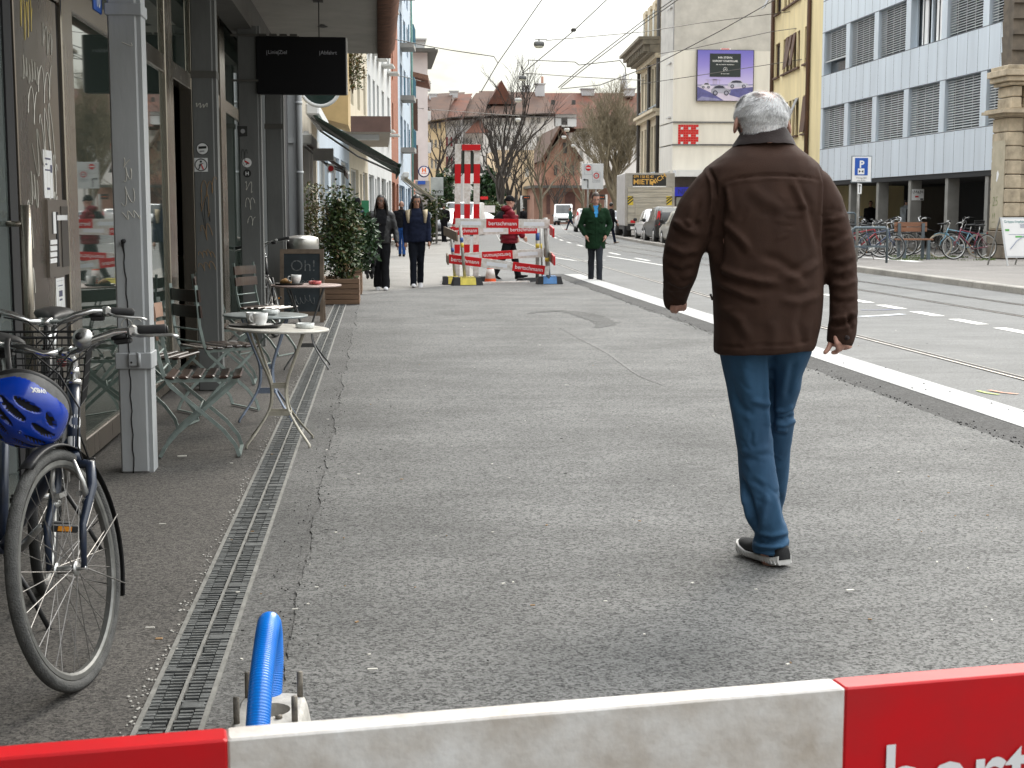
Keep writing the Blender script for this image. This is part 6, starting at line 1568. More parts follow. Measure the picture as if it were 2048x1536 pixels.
def puffer(o,k,hd,B,AR,LG,ln,S_):
 ex_pack(o,k,hd,B,AR,LG,ln,S_);mb=MB()
 for j,(z,w_)in enumerate(((.80,.185),(.88,.197),(.97,.203),(1.06,.205),(1.15,.207),(1.24,.208),(1.32,.203))):
  mb.tube([B(ln((w_*1.05*math.cos(a),w_*.78*math.sin(a),z)))for a in[6.283*q/24 for q in range(24)]],.042,8,closed=True)
 for(sh,el,wr_)in AR:
  for t in(.25,.55,.85):mb.ball(sh.lerp(el,t),.088,10)
  for t in(.2,.55,.9):mb.ball(el.lerp(wr_,t),.068,10)
 mb.ball(B(ln((0,-.06,1.48))),(.13,.12,.075),12);V,F,N=remesh(mb,.016,2);skin(V*k,F,'quilting',cloth('burgundy',(.17,.012,.022),.5),o)
person('man in burgundy puffer jacket and black beanie walking past the barriers',gp(1018,30.6),R(-82),1.77,SK['fair'],cloth('burgundy',(.17,.012,.022),.5),CB,CB,legs=((.30,.10),(-.30,.18)),arms=((.12,.5,.1),(.32,.35,.1)),hem=.78,wide=1.08,legw=1.25,hair='beanie',hair_m=CB,head=(R(10),.15),extra=puffer)
M_green=cloth('green',(.009,.029,.013))
def ex_green(o,k,hd,B,AR,LG,ln,S_):
 mb=MB()
 for s_ in(-1,1):mb.loft([(B((.035*s_,.105,1.34)),Vector((.016,0,0)),Vector((0,.012,0))),(B((.065*s_,.088,1.43)),Vector((.034,0,0)),Vector((0,.022,0))),(B((.085*s_,.045,1.50)),Vector((.030,0,0)),Vector((0,.05,0))),(B((.080*s_,-.02,1.545)),Vector((.022,0,0)),Vector((0,.06,0)))],10)
 mb.tube([B((.10*math.cos(a),-.03+.075*math.sin(a),1.49+.02*math.sin(-a)))for a in[math.pi+math.pi*q/12 for q in range(13)]],.032,8);mb.xf(S_).build('collar',cloth('khaki',(.075,.070,.034)),o)
 mb=MB()
 for s_ in(-1,1):
  mb.box(B((.105*s_,.137,1.20)),(.12,.012,.05),Matrix.Rotation(R(8*s_),3,'Y'),0,.005);mb.box(B((.115*s_,.137,.99)),(.13,.014,.06),Matrix.Rotation(R(-12*s_),3,'Y'),0,.005)
 mb.box(B((0.0,.138,1.03)),(.03,.010,.48),None,0,.004);mb.xf(S_).build('pocket_flap',M_green,o)
person('man in dark green field jacket over blue shirt looking down with hands in pockets',gp(1191,28.9),R(178),1.80,SK['fair'],M_green,cloth('slate',(.030,.034,.042)),CB,legs=((.20,.10),(-.12,.05)),arms=((-.12,.62,.42),(-.12,.62,.42)),hem=.66,wide=1.08,legw=1.05,hair='short',hair_m=mat('hair_brown',(.035,.022,.015),.5,var=.3,vscale=40),head=(R(6),.42),neck_open=(cloth('azure',(.05,.26,.55)),1.20,.07),extra=ex_green)
person('man in long black coat striding away from the parked truck',gp(1222,64.5),R(-70),1.86,SK['tan'],CB,CN,mat('tan_shoe',(.30,.22,.16),.6),legs=((.34,.1),(-.38,.12)),arms=((.2,1.0,.1),(.1,.5,.1)),hem=.66,wide=1.02,head=(R(10),.1))
def ex_tote(o,k,hd,B,AR,LG,ln,S_):
 mb=MB();mb.box(B((.22,.02,.92)),(.08,.34,.36),None,0,.03);mb.tube([B((.2,-.1,1.09)),B((.16,0,1.42)),B((.2,.12,1.09))],.012,6);mb.xf(S_).build('tote_bag',cloth('canvas',(.55,.53,.45)),o)
person('person with pale tote bag crossing the street before the white truck',gp(1141,113),R(75),1.80,SK['tan'],cloth('teal',(.02,.07,.06)),CN,mat('red_shoe',(.25,.06,.05),.6),legs=((-.42,.1),(.38,.05)),hem=.88,wide=1.1,extra=ex_tote)
person('person with black backpack seen from behind near the arched doorway',gp(1047,118),R(8),1.78,SK['tan'],CB,CB,CB,hem=.85,wide=1.1,extra=ex_pack)
person('person in dark blue hooded jacket standing behind the planters',gp(713,37),R(-55),1.76,SK['tan'],cloth('dark_blue',(.020,.032,.062),.5),CB,CB,hem=.80,wide=1.15,hair='hood',hair_m=CB,head=(R(-20),.1))
ZA=.06
person('dark figure standing under the arcade near the parking sign',gp(1741,57,ZA),R(160),1.74,SK['tan'],CB,CB,CB,hem=.8,wide=1.05)
person('person in pale grey top standing in the middle of the arcade',gp(1812,52.5,ZA),R(-60),1.80,SK['fair'],cloth('pale',(.38,.42,.46)),CB,CB,hem=.8,wide=1.02)
person('person in black carrying a cream bag under the arcade',gp(1826,52.0,ZA),R(150),1.72,SK['fair'],CB,CB,CB,hem=.7,wide=1.0,hair='long',hair_m=mat('hair_fair',(.28,.18,.08),.5),extra=lambda o,k,hd,B,AR,LG,ln,S_:MB().box(B((-.28,.05,.62)),(.09,.24,.34),None,0,.03).xf(S_).build('bag',cloth('bagcream',(.5,.45,.33)),o))
# ---------------------------------------------------------------- facades
M_pane=mat('window_glass',(.05,.06,.07),.08,0,var=.3,vscale=.8,spec=.9)
M_panel=mat('window_glass_pale',(.16,.18,.19),.10,0,var=.4,vscale=.9,spec=.9)
M_fr=mat('window_frame_white',(.60,.60,.58),.6,0,var=.08)
M_frd=mat('window_frame_dark',(.05,.045,.04),.6,0,var=.1)
def facade(parent,P0,P1,z0,z1,wins,wall,depth=8.0,recess=.14,pane=None,frm=None,fw=.06,name='wall',mull=1,sill=None,back=True):
 """wall from ground point P0 to P1 (outside on the right hand), openings (u0, u1, v0, v1) in metres; a window part per opening"""
 P0,P1=Vector((*P0,0)),Vector((*P1,0));x=P1-P0;ln=x.length;x.normalize();n_=Vector((x.y,-x.x,0));o_=Vector(parent.location)
 W=lambda u,v,d=0.0:P0+x*u+n_*d+Vector((0,0,v))-o_
 us=sorted({0.0,ln}|{round(a,4)for w_ in wins for a in w_[:2]});vs=sorted({z0,z1}|{round(a,4)for w_ in wins for a in w_[2:4]})
 mb=MB()
 hole=lambda u,v:any(w_[0]-1e-3<u<w_[1]+1e-3 and w_[2]-1e-3<v<w_[3]+1e-3 for w_ in wins)
 for i in range(len(us)-1):
  for j in range(len(vs)-1):
   if not hole((us[i]+us[i+1])/2,(vs[j]+vs[j+1])/2):mb.quad(W(us[i],vs[j]),W(us[i+1],vs[j]),W(us[i+1],vs[j+1]),W(us[i],vs[j+1]))
 for(a,b,c_,d)in[w_[:4]for w_ in wins]:
  r_=-recess;mb.quad(W(a,c_),W(b,c_),W(b,c_,r_),W(a,c_,r_));mb.quad(W(a,d),W(a,d,r_),W(b,d,r_),W(b,d));mb.quad(W(a,c_),W(a,c_,r_),W(a,d,r_),W(a,d));mb.quad(W(b,c_),W(b,d),W(b,d,r_),W(b,c_,r_))
 if back:
  mb.quad(W(0,z0),W(0,z1),W(0,z1,-depth),W(0,z0,-depth));mb.quad(W(ln,z0),W(ln,z0,-depth),W(ln,z1,-depth),W(ln,z1));mb.quad(W(0,z1),W(ln,z1),W(ln,z1,-depth),W(0,z1,-depth));mb.quad(W(0,z0,-depth),W(0,z1,-depth),W(ln,z1,-depth),W(ln,z0,-depth))
 wl_=mb.build(name,wall,parent)
 for k,w_ in enumerate(wins):
  a,b,c_,d=w_[:4];m1=MB();m1.quad(W(a,c_,-recess),W(b,c_,-recess),W(b,d,-recess),W(a,d,-recess));p_=pane or(M_pane if(k*7)%3 else M_panel);wi=m1.build('window',p_,parent)
  if frm:
   m2=MB();f=fw;r_=-recess+.02
   def br(u0,u1,v0,v1):m2.prism([W(u0,v0,-recess+.002),W(u1,v0,-recess+.002),W(u1,v1,-recess+.002),W(u0,v1,-recess+.002)],n_*.04)
   br(a,a+f,c_,d);br(b-f,b,c_,d);br(a+f,b-f,c_,c_+f);br(a+f,b-f,d-f,d)
   for q in range(1,mull+1):
    u=a+(b-a)*q/(mull+1);br(u-f/2,u+f/2,c_+f,d-f)
   if sill:m2.prism([W(a-.08,c_-.07,0),W(b+.08,c_-.07,0),W(b+.08,c_,0),W(a-.08,c_,0)],n_*sill)
   m2.build('window_frame',frm,wi)
 return wl_,W,n_
def grid(ln,cols_,rows,u0=None):
 """cols_: (u0, u1) list, rows: (v0, v1) list"""
 return[(a,b,c_,d)for a,b in cols_ for c_,d in rows]
def house(lbl,loc_,name='building',cat='building',group=None):return empty(name,(loc_[0],loc_[1],0),0,lbl,cat,group)
def plain(parent,mb,name,m):return loc(mb,parent).build(name,m,parent)
C_=lambda r,g,b,k=1.0:tuple(k*x for x in srgb(r,g,b))
M_beige=mat('render_beige',(.42,.38,.31),.9,var=.12,vscale=1.5);M_ochre=mat('render_ochre',(.52,.38,.19),.9,var=.10,vscale=2);M_brown=mat('fascia_brown',(.13,.075,.06),.8,var=.15,vscale=2)
M_pblue=mat('render_pale_blue',(.46,.53,.60),.9,var=.06,vscale=1.5);M_cream=mat('render_cream',(.62,.56,.44),.9,var=.06,vscale=1.5);M_wht=mat('render_white',(.64,.65,.65),.9,var=.06,vscale=1.5)
M_pink=mat('render_pink',(.63,.585,.575),.9,var=.06,vscale=1.2);M_blu2=mat('render_blue',(.47,.55,.64),.9,var=.07,vscale=1.5);M_rose=mat('render_rose',(.55,.24,.17),.9,var=.1,vscale=2)
M_grn_aw=mat('awning_green',(.010,.035,.022),.8,var=.25,vscale=6);M_grey_aw=mat('awning_grey',(.30,.30,.30),.7,var=.15);M_copper=mat('pipe_green',(.16,.30,.27),.7,var=.2)
def brick_mat(name,c1,c2,mortar,s):
 m=bpy.data.materials.new(name);MATS[name]=m;m.use_nodes=True;n=m.node_tree;p=n.nodes['Principled BSDF'];t=n.nodes.new('ShaderNodeTexCoord');b=n.nodes.new('ShaderNodeTexBrick');mpn=n.nodes.new('ShaderNodeMapping');mpn.inputs['Rotation'].default_value=(R(90),0,R(90))
 b.inputs['Scale'].default_value=s;b.inputs['Color1'].default_value=(*c1,1);b.inputs['Color2'].default_value=(*c2,1);b.inputs['Mortar'].default_value=(*mortar,1);b.inputs['Mortar Size'].default_value=.015
 n.links.new(t.outputs['Object'],mpn.inputs[0]);n.links.new(mpn.outputs[0],b.inputs['Vector']);n.links.new(b.outputs['Color'],p.inputs['Base Color']);p.inputs['Roughness'].default_value=.9;return m
M_brick=brick_mat('brick_red',(.36,.13,.07),(.30,.10,.05),(.20,.12,.09),4)
VL=[(-1.55,23.25),(-1.45,36.0),(xat(700,48),48.0),(xat(737,56),56.0),(xat(762,63),63.0),(xat(784,70),70.0),(xat(798,78),78.0),(xat(823,92),92.0),(xat(831,99),99.0)]
# A: shop building with the ochre bay
hA=house('beige shop building with projecting ochre bay beside the cafe',VL[0]);ln=math.dist(VL[0],VL[1])
facade(hA,VL[0],VL[1],0,14,[(.5,2.6,.35,2.7),(3.0,3.9,.05,2.6),(4.3,7.0,.35,2.7),(7.5,8.5,.05,2.6),(8.9,12.2,.35,2.7)]+grid(ln,[(1,2.2),(4,5.2)],[(4.4,6.2),(7.6,9.4)]),M_beige,frm=M_frd,mull=1)
for u in(2.75,4.1,7.25,8.7):p=Vector(VL[0]).lerp(Vector(VL[1]),u/ln);mb=MB();mb.bx(p.x-.02,p.x+.10,p.y-.1,p.y+.1,0,3.0);plain(hA,mb,'pilaster',M_wht)
x0,x1=xat(640,34),xat(700,34);mb=MB();zb,zt_=zat(226,34),9.5
mb.prism([(x0-.6,33.4,zb),(x1,33.4,zat(252,33.4)),(x1,33.4,zt_),(x0-.6,33.4,zt_)],(0,3.0,0));plain(hA,mb,'bay',M_ochre)
mb=MB();q=at(652,330,33);mb.bx(xat(628,29),xat(668,29),29,29.3,zat(322,29),zat(298,29),1);pl_=plain(hA,mb,'sign_box',[M_white,M_grey_aw])
mb=MB();disc(mb,(xat(663,28.9),zat(338,28.9)),.055,28.88,0);mb.bx(xat(656,28.9),xat(670,28.9),28.885,28.95,zat(346,28.9),zat(330,28.9),1);plain(hA,mb,'sign_box',[M_red,M_white])
def awning(lbl,y0,y1,wx,wz,fx,fz,m,val=.14,edge=None,box_m=None,name='awning'):
 t=empty(name,(wx,y0,wz),0,lbl,'awning','awnings over the shop fronts')
 mb=MB();mb.prism([(wx,y0,wz),(fx,y0,fz),(fx,y0,fz+.02),(wx,y0,wz+.02)],(0,y1-y0,0));mb.bx(fx-.01,fx+.01,y0,y1,fz-val,fz);plain(t,mb,'cover',m)
 mb=MB();mb.tube([(fx,y0,fz),(fx,y1,fz)],.035,8);plain(t,mb,'front_bar',edge or M_blk)
 mb=MB();mb.bx(wx-.02,wx+.22,y0-.05,y1+.05,wz-.06,wz+.16,bev=.03);plain(t,mb,'cassette',box_m or M_wht)
 for y in(y0+.5,y1-.5):
  mb=MB();e=Vector((wx+(fx-wx)*.5,y+.5,wz+(fz-wz)*.5-.12));mb.tube([(wx+.05,y,wz-.08),e,(fx,y,fz-.03)],.022,6);plain(t,mb,'arm',M_grey_aw)
 return t
awning('dark green shop awning sloping out over the planters',27.0,32.2,xat(617,27),zat(226,27),xat(800,27),zat(331,27),M_grn_aw,edge=M_grn_aw)
awning('small dark awning with pale scalloped edge below the green awning',29.5,33.0,-1.5,zat(285,29.5),xat(690,29.5),zat(338,29.5),mat('awning_brown',(.06,.035,.03),.8,var=.2),edge=M_wht)
cs=at(640,172,24.2);rs=empty('round_sign',(cs.x,24.2,cs.z),0,'round dark green sign with white ring behind the departure display','sign')
mb=MB();rr=.32;mb.cyl((cs.x,24.2,cs.z),(cs.x,24.32,cs.z),rr,n=36);plain(rs,mb,'disc',mat('sign_green',(.01,.035,.03),.4,var=.2))
mb=MB();mb.tube([(cs.x+rr*math.cos(a),24.2,cs.z+rr*math.sin(a))for a in[6.2832*k/36 for k in range(36)]],.03,8,closed=True);plain(rs,mb,'ring',M_wht)
mb=MB();mb.tube([(cs.x,24.26,cs.z),(-1.5,24.26,cs.z)],.02,8);plain(rs,mb,'bracket',M_frd)
shrub('balcony_plant','dry brown plants hanging over the ochre bay balcony',(xat(708,35),35,zat(185,35)),1.0,lambda t:.3,900,.09,LM,31,(1,1,2,3))
# recess with brown canopy
hB=house('low dark shop front below a deep brown canopy',VL[1]);ln=math.dist(VL[1],VL[2])
facade(hB,VL[1],VL[2],0,13.5,[(.6,3.4,.3,2.9),(4.2,7.4,.1,2.9),(8.2,11.6,.3,2.9)]+grid(ln,[(7.4,8.2),(9.2,10.0),(10.8,11.6)],[(5.0,6.8),(7.9,9.7),(10.8,12.4)]),M_pblue,frm=M_fr)
mb=MB();xa,xb=xat(697,45),xat(783,45);mb.prism([(xa,45,zat(265,45)),(xb,45,zat(265,45)),(xb,45,zat(234,45)),(xa,45,zat(234,45))],(0,.12,0),0);mb.bx(xa-.6,xb,45.12,55.5,zat(265,45)+.002,zat(236,45),1);mb.bx(xa,xb-.35,46.5,47.0,zat(265,45)-.16,zat(265,45),2);plain(hB,mb,'canopy',[M_brown,mat('canopy_soffit',(.36,.32,.27),.9,var=.1),M_wht])
mb=MB();mb.bx(xat(723,40),xat(738,40),40,40.5,.5,zat(401,40));mb.bx(xat(724,40),xat(737,40),40.1,40.4,-.05,.5);o=mb.build('green_cabinet',mat('cabinet_green',(.02,.16,.07),.5,var=.12));tag(o,'green metal cabinet by the shop wall beyond the planters','cabinet')
def row(lbl,i,wall,h,wins,frm=M_fr,pane=None,**k):
 h_=house(lbl,VL[i]);facade(h_,VL[i],VL[i+1],0,h,wins,wall,frm=frm,pane=pane,**k);return h_
def L_(i):return math.dist(VL[i],VL[i+1])
rw=[(4.9,6.6),(7.7,9.4),(10.5,12.2),(13.3,14.8)]
def cols_n(ln,n,w_):return[((k+.5)*ln/n-w_/2,(k+.5)*ln/n+w_/2)for k in range(n)]
gshop=lambda ln:[(.5,ln*.45,.3,2.8),(ln*.52,ln*.64,.05,2.7),(ln*.70,ln-.4,.3,2.8)]
h2=row('pale cream narrow house with a white shop front beyond the brown canopy',2,M_cream,15.5,gshop(L_(2))+grid(0,cols_n(L_(2),3,1.1),rw))
h3=row('white narrow house with dark window boxes next to the cream house',3,M_wht,16,gshop(L_(3))+grid(0,cols_n(L_(3),3,1.2),rw),sill=.4)
h4=row('white house with shallow balconies before the brick strip',4,M_wht,16.2,gshop(L_(4))+grid(0,cols_n(L_(4),2,1.4),rw),sill=.5)
h5=row('red brick house squeezed between the white and blue houses',5,M_brick,17,gshop(L_(5))+grid(0,[(1.2,2.3)],rw),frm=M_frd)
h6=row('light blue house with balconies and a green downpipe',6,M_blu2,17.5,gshop(L_(6))+grid(0,[(2.2,4.4),(6.0,8.2),(9.6,11.4)],rw),frm=mat('frame_blue',(.12,.22,.36),.6,var=.1))
for i,(za)in enumerate((4.6,7.4,10.2,13.0)):
 p=Vector(VL[6]).lerp(Vector(VL[7]),.16);d=(Vector(VL[7])-Vector(VL[6])).normalized();n2=Vector((d.y,-d.x));q=p+d*2.4
 mb=MB();mb.prism([(p.x,p.y,za),(p.x+n2.x*.75,p.y+n2.y*.75,za),(q.x+n2.x*.75,q.y+n2.y*.75,za),(q.x,q.y,za)],(0,0,.25),0)
 for k in range(9):
  c0=p+d*(2.4*k/8)+n2*.72;mb.cyl((c0.x,c0.y,za+.25),(c0.x,c0.y,za+1.2),.03,n=5,mi=1)
 for k in range(3):c0=p+n2*(.24*k);mb.cyl((c0.x,c0.y,za+.25),(c0.x,c0.y,za+1.2),.03,n=5,mi=1)
 a,b=p+n2*.72,q+n2*.72;mb.bar((a.x,a.y,za+1.2),(b.x,b.y,za+1.2),.06,.06,mi=1);plain(h6,mb,'balcony',[mat('balcony_slab',(.30,.29,.27),.9,var=.15),mat('railing_teal',(.04,.14,.20),.5,var=.1)])
mb=MB();p=Vector(VL[7]);mb.cyl((p.x+.08,p.y-.3,0),(p.x+.08,p.y-.3,17.5),.07,n=8);plain(h6,mb,'downpipe',M_copper)
h7=row('narrow rose coloured house with brown shutters beside the hotel',7,M_rose,9.8,gshop(L_(7))+grid(0,[(1.0,2.4),(3.6,5.0)],[(3.6,5.2),(6.6,8.4)]))
mb=MB();p,q=Vector(VL[7]),Vector(VL[8])
for za,zb2 in((3.4,5.6),(6.5,8.5)):mb.bx(xat(826,94),xat(837,94),94.0,94.12,za,zb2)
plain(h7,mb,'shutter',M_brown);mb=MB();mb.prism([(p.x-.2,p.y,9.8),(q.x+.7,p.y+1,9.6),(q.x+.7,p.y+1,9.9),(p.x-.2,p.y,10.1)],(.4,7,0));plain(h7,mb,'eave',M_roofedge)
# hotel end wall
hF=house('tall pinkish house showing a blank end wall with wide eaves',(3,113));Yh=113.0;xl,xr=xat(822,Yh),xat(857,Yh)
facade(hF,(xl-6,Yh),(xr,Yh),0,zat(106,Yh),[],M_pink,depth=12)
mb=MB();mb.bx(xl-6.5,xat(877,Yh),Yh-.8,Yh+13,zat(107,Yh),zat(102,Yh));mb.bx(xl-6.5,xat(872,Yh),Yh-.5,Yh+12,zat(102,Yh)+.002,zat(99,Yh));plain(hF,mb,'eave',M_beam)
mb=MB();mb.bx(xl-5,xat(852,Yh),Yh+.5,Yh+11,zat(99,Yh)+.01,zat(80,Yh));mb.bx(xl-5,xat(856,Yh),Yh+.2,Yh+11,zat(80,Yh),zat(77,Yh));plain(hF,mb,'attic',M_wht)
mb=MB()
for y0_,y1_ in((162,180),(222,240),(285,305)):mb.bx(xr,xr+.25,Yh+.4,Yh+2.2,zat(y1_,Yh),zat(y0_,Yh))
plain(hF,mb,'bay_box',M_wht)
mb=MB();mb.bx(xat(826,Yh),xr+.1,Yh-.06,Yh-.01,0,zat(362,Yh),0);mb.bx(xat(836,Yh),xat(851,Yh),Yh-.12,Yh-.06,zat(369,Yh),zat(362,Yh),1);plain(hF,mb,'shop_front',[mat('grey_shopfront',(.28,.27,.26),.7,var=.3,vscale=.8),M_blue])
Yq=110.0;cq=at(848,343,Yq);r_=11.5*Yq/FPX;hs_=empty('hotel_sign',(cq.x,Yq,cq.z),0,'round white hotel sign with dark blue rim and orange letter on the pinkish house','sign')
mb=MB();mb.cyl((cq.x,Yq,cq.z),(cq.x,Yq+.2,cq.z),r_,n=28);plain(hs_,mb,'rim',mat('rim_navy',(.02,.03,.12),.5,var=.1));mb=MB();disc(mb,(cq.x,cq.z),r_*.80,Yq-.01,0,28);plain(hs_,mb,'face',M_white)
mb=text_mb('H',r_*1.0,(cq.x,Yq-.02,cq.z-r_*.10),(1,0,0),(0,0,1),.05,align='CENTER');plain(hs_,mb,'letter',mat('letter_orange',(.75,.16,.03),.5,var=.05));mb=MB();mb.bx(cq.x-r_*.5,cq.x+r_*.5,Yq-.02,Yq-.012,cq.z-r_*.36,cq.z-r_*.30);plain(hs_,mb,'lettering',M_red)
mb=MB();mb.bx(xat(830,Yq),cq.x,Yq+.05,Yq+.15,cq.z-.05,cq.z+.05);plain(hs_,mb,'bracket',M_frd)
awning('pale striped awning with leafy plants far down the left pavement',60,66,xat(808,60),zat(352,60),xat(870,60),zat(397,60),mat('awning_cream',(.55,.50,.38),.7,var=.3,vscale=4),val=.1,edge=M_wht)
shrub('terrace_plant','bushy green terrace plant beneath the pale striped awning',(xat(862,64),64.2,0),2.3,lambda t:.55 if t>.45 else.12,900,.22,LM,33,(3,4,2,.3))
Ys=64.0;sb=empty('street_sign',(xat(874,Ys),Ys,ZP),0,'grey back of a rectangular road sign with scribbles on a thin pole','sign')
mb=MB();mb.bx(xat(861.5,Ys),xat(887,Ys),Ys-.03,Ys,zat(391,Ys),zat(355,Ys),0,.008);plain(sb,mb,'plate',mat('sign_back',(.42,.45,.46),.5,.3,var=.12));mb=MB();mb.cyl((xat(873,Ys),Ys+.05,ZP),(xat(873,Ys),Ys+.05,zat(355,Ys)),.05,n=10);mb.cyl((xat(873,Ys),Ys+.05,ZP),(xat(873,Ys),Ys+.05,ZP+.04),.2,n=12);plain(sb,mb,'pole',M_pipe)
pts,_=scribble(xat(865,Ys),zat(384,Ys),.45,.12,71,X=Ys-.035,loops=4,axis='x');mb=MB();mb.tube(pts,.012,4);plain(sb,mb,'graffiti',M_ink)
# ---------------------------------------------------------------- right hand side
M_alup=mat('aluminium_panel',(.62,.69,.76),.40,.15,var=.08,vscale=1.6,stretch=(1,1,.12));M_seam=mat('panel_seam',(.10,.11,.13),.8,var=0)
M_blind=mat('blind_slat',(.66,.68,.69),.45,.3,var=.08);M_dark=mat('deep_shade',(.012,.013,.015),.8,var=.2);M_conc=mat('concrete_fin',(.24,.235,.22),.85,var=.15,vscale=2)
XA=17.7;yA0,yA1=39.5,57.5
al=house('office building clad in pale aluminium panels with external slat blinds',(XA,48));
bays=[41.72+3.15*k for k in range(-1,6)];rowsA=[(3.83,5.45),(6.72,8.40),(9.62,11.30),(12.52,14.2)]
wa=[]
for y0_,y1_ in zip(bays[:-1],bays[1:]):
 for v0,v1 in rowsA:
  u0=yA1-min(yA1,y1_)+.22;u1=yA1-max(yA0,y0_);wa.append((u0+.0,u1-.22,v0,v1))
facade(al,(XA,yA1),(XA,yA0),2.56,15.6,wa,M_alup,depth=9,recess=.30,pane=M_pane)
mb=MB()
for y in np.arange(yA0+.35,yA1,.7875):
 for v0,v1 in((2.56,3.80),(5.47,6.70),(8.42,9.60),(11.32,12.5)):mb.bx(XA-.002,XA+.01,y-.008,y+.008,v0,v1)
for v in[r_ for q in rowsA for r_ in q]:mb.bx(XA-.003,XA+.01,yA0,yA1,v-.012,v+.012)
plain(al,mb,'panel_seam',M_seam)
for bi,(y0_,y1_)in enumerate(zip(bays[:-1],bays[1:])):
 for ri,(v0,v1)in enumerate(rowsA):
  a,b=max(yA0,y0_)+.26,min(yA1,y1_)-.26
  if ri==1 and bi==2:
   mb=MB()
   for k in range(5):y=a+(b-a)*k/4;mb.bx(XA+.20,XA+.26,y-.05,y+.05,v0,v1)
   mb.bx(XA+.2,XA+.24,a+.4,a+.9,v0,v1-.1,1);mb.bx(XA+.2,XA+.24,b-1.0,b-.5,v0,v1-.1,1);plain(al,mb,'window_frame',[M_alup,M_white]);continue
  lo=v0+(.55 if(ri==1 and bi==5)else.04);mb=MB();z=lo
  while z<v1-.06:
   mb.box((XA+.11,(a+b)/2,z),(.075,b-a,.008),Matrix.Rotation(R(-34),3,'Y'));z+=.079
  for t in(.25,.5,.75):mb.bx(XA+.065,XA+.07,a+(b-a)*t-.012,a+(b-a)*t+.012,lo,v1)
  mb.bx(XA+.06,XA+.15,a,b,lo-.05,lo-.01);plain(al,mb,'blind',M_blind)
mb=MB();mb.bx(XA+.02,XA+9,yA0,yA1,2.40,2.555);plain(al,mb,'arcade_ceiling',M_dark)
for px in(1712,1769.6,1837,1915,2000):
 y=XA*FPX/(px-755);mb=MB();mb.bx(XA+.05,XA+.42,y,y+.24,.05,2.4);f_=plain(al,mb,'fin',M_conc)
 if px==1837:
  m2=MB();xq=XA+.08;m2.quad((xq,y-.012,zat(400,y)),(xq+.42,y-.012,zat(400,y)),(xq+.42,y-.012,zat(377,y)),(xq,y-.012,zat(377,y)));m2.bx(xq+.12,xq+.24,y-.016,y-.013,zat(394,y),zat(391,y),1);m2.bx(xq+.3,xq+.4,y-.016,y-.013,zat(399,y),zat(396,y),2);plain(al,m2,'poster',[M_white,M_red,M_ink])
  pts,_=scribble(xq+.03,zat(383,y),.36,.09,77,X=y-.016,loops=5,axis='x');m2=MB();m2.tube(pts,.006,4);plain(al,m2,'graffiti',M_ink)
mb=MB();mb.bx(XA+3.5,XA+3.7,yA0-1,yA1,.05,2.4,0);mb.bx(XA+3.3,XA+3.49,52.2,55.2,.06,2.3,1);mb.bx(XA+3.44,XA+3.49,43.5,45.5,1.2,2.3,2);mb.bx(XA+3.40,XA+3.44,43.3,45.6,.95,1.25,3);plain(al,mb,'arcade_wall',[M_dark,mat('shaded_beige_wall',(.035,.03,.023),.9,var=.1),mat('poster_skin',(.22,.10,.07),.6,var=.5,vscale=1.5),mat('poster_yellow',(.45,.36,.01),.6,var=.1)])  # back wall and its beige part coloured near black for the arcade's shade
mb=MB();mb.bx(XA+.3,XA+.34,57.0,57.4,.06,2.3,1);mb.bx(XA+.6,XA+.64,57.6,58.4,1.0,1.7,0);plain(al,mb,'notice',[mat('poster_yellow2',(.6,.48,.02),.6,var=.1),M_beige])
# sandstone corner
M_stone=mat('sandstone',(.48,.40,.29),.9,0,var=.28,vscale=2.5,bump=.5,bscale=14);M_stoned=mat('sandstone_dark',(.20,.165,.125),.9,0,var=.35,vscale=2.5,bump=.5,bscale=14);M_shing=mat('brown_cladding',(.13,.105,.08),.9,0,var=.25,vscale=3,bump=.3)
Ys=38.6;ss=house('old sandstone corner building with rusticated blocks and a carved cornice',(17,Ys));xs0=xat(2010,Ys);xs1=xs0+.42
mb=MB();z=.05;k=0
while z<3.9:
 h=.385;g=.022;mb.bx(xs0+(.0 if z>.75 else-.05),xs1,Ys+(.0 if z>.75 else-.05),Ys+1.03,z+g,min(3.95,z+h),0 if z>.75 else 1,.02);z+=h;k+=1
mb.bx(xs0+.04,xs1-.03,Ys+.04,Ys+1.0,.05,4.0,1);plain(ss,mb,'corner_pier',[M_stone,M_stoned])
mb=MB();mb.bx(xs0-.015,xs0,Ys+.12,Ys+.95,.9,3.3);plain(ss,mb,'smooth_panel',mat('pale_stone',(.45,.40,.30),.9,var=.12))
mb=MB();mb.bx(xs1+.02,xs1+8,Ys+.42,Ys+1.4,.05,4.0,1);z=.05
while z<3.9:
 mb.bx(xs1,xs1+1.25-(.0 if z<2.6 else.12*(z-2.6)**2),Ys+.30,Ys+1.3,z+.022,z+.385,0 if z>.4 else 1,.02);mb.bx(xs1+3.0,xs1+8,Ys+.30,Ys+1.3,z+.022,z+.385,0,.02);z+=.385
plain(ss,mb,'wall',[M_stone,M_stoned])
mb=MB()
for i in range(7):
 a0,a1=math.pi*(1-i/7),math.pi*(1-(i+1)/7);cx=xs1+2.1
 mb.prism([(cx+.95*math.cos(a0),Ys+.25,2.4+.95*math.sin(a0)),(cx+.95*math.cos(a1),Ys+.25,2.4+.95*math.sin(a1)),(cx+1.5*math.cos(a1+.01),Ys+.25,2.4+1.5*math.sin(a1)),(cx+1.5*math.cos(a0-.01),Ys+.25,2.4+1.5*math.sin(a0))],(0,.4,0))
plain(ss,mb,'arch',M_stone)
mb=MB()
for(d,z0_,z1_)in((.12,3.95,4.02),(.30,4.022,4.10),(.22,4.102,4.15)):mb.bx(xs0-d,xs1+8,Ys-d,Ys+1.03+d*.3,z0_,z1_)
plain(ss,mb,'cornice',M_stone)
mb=MB();z=4.16
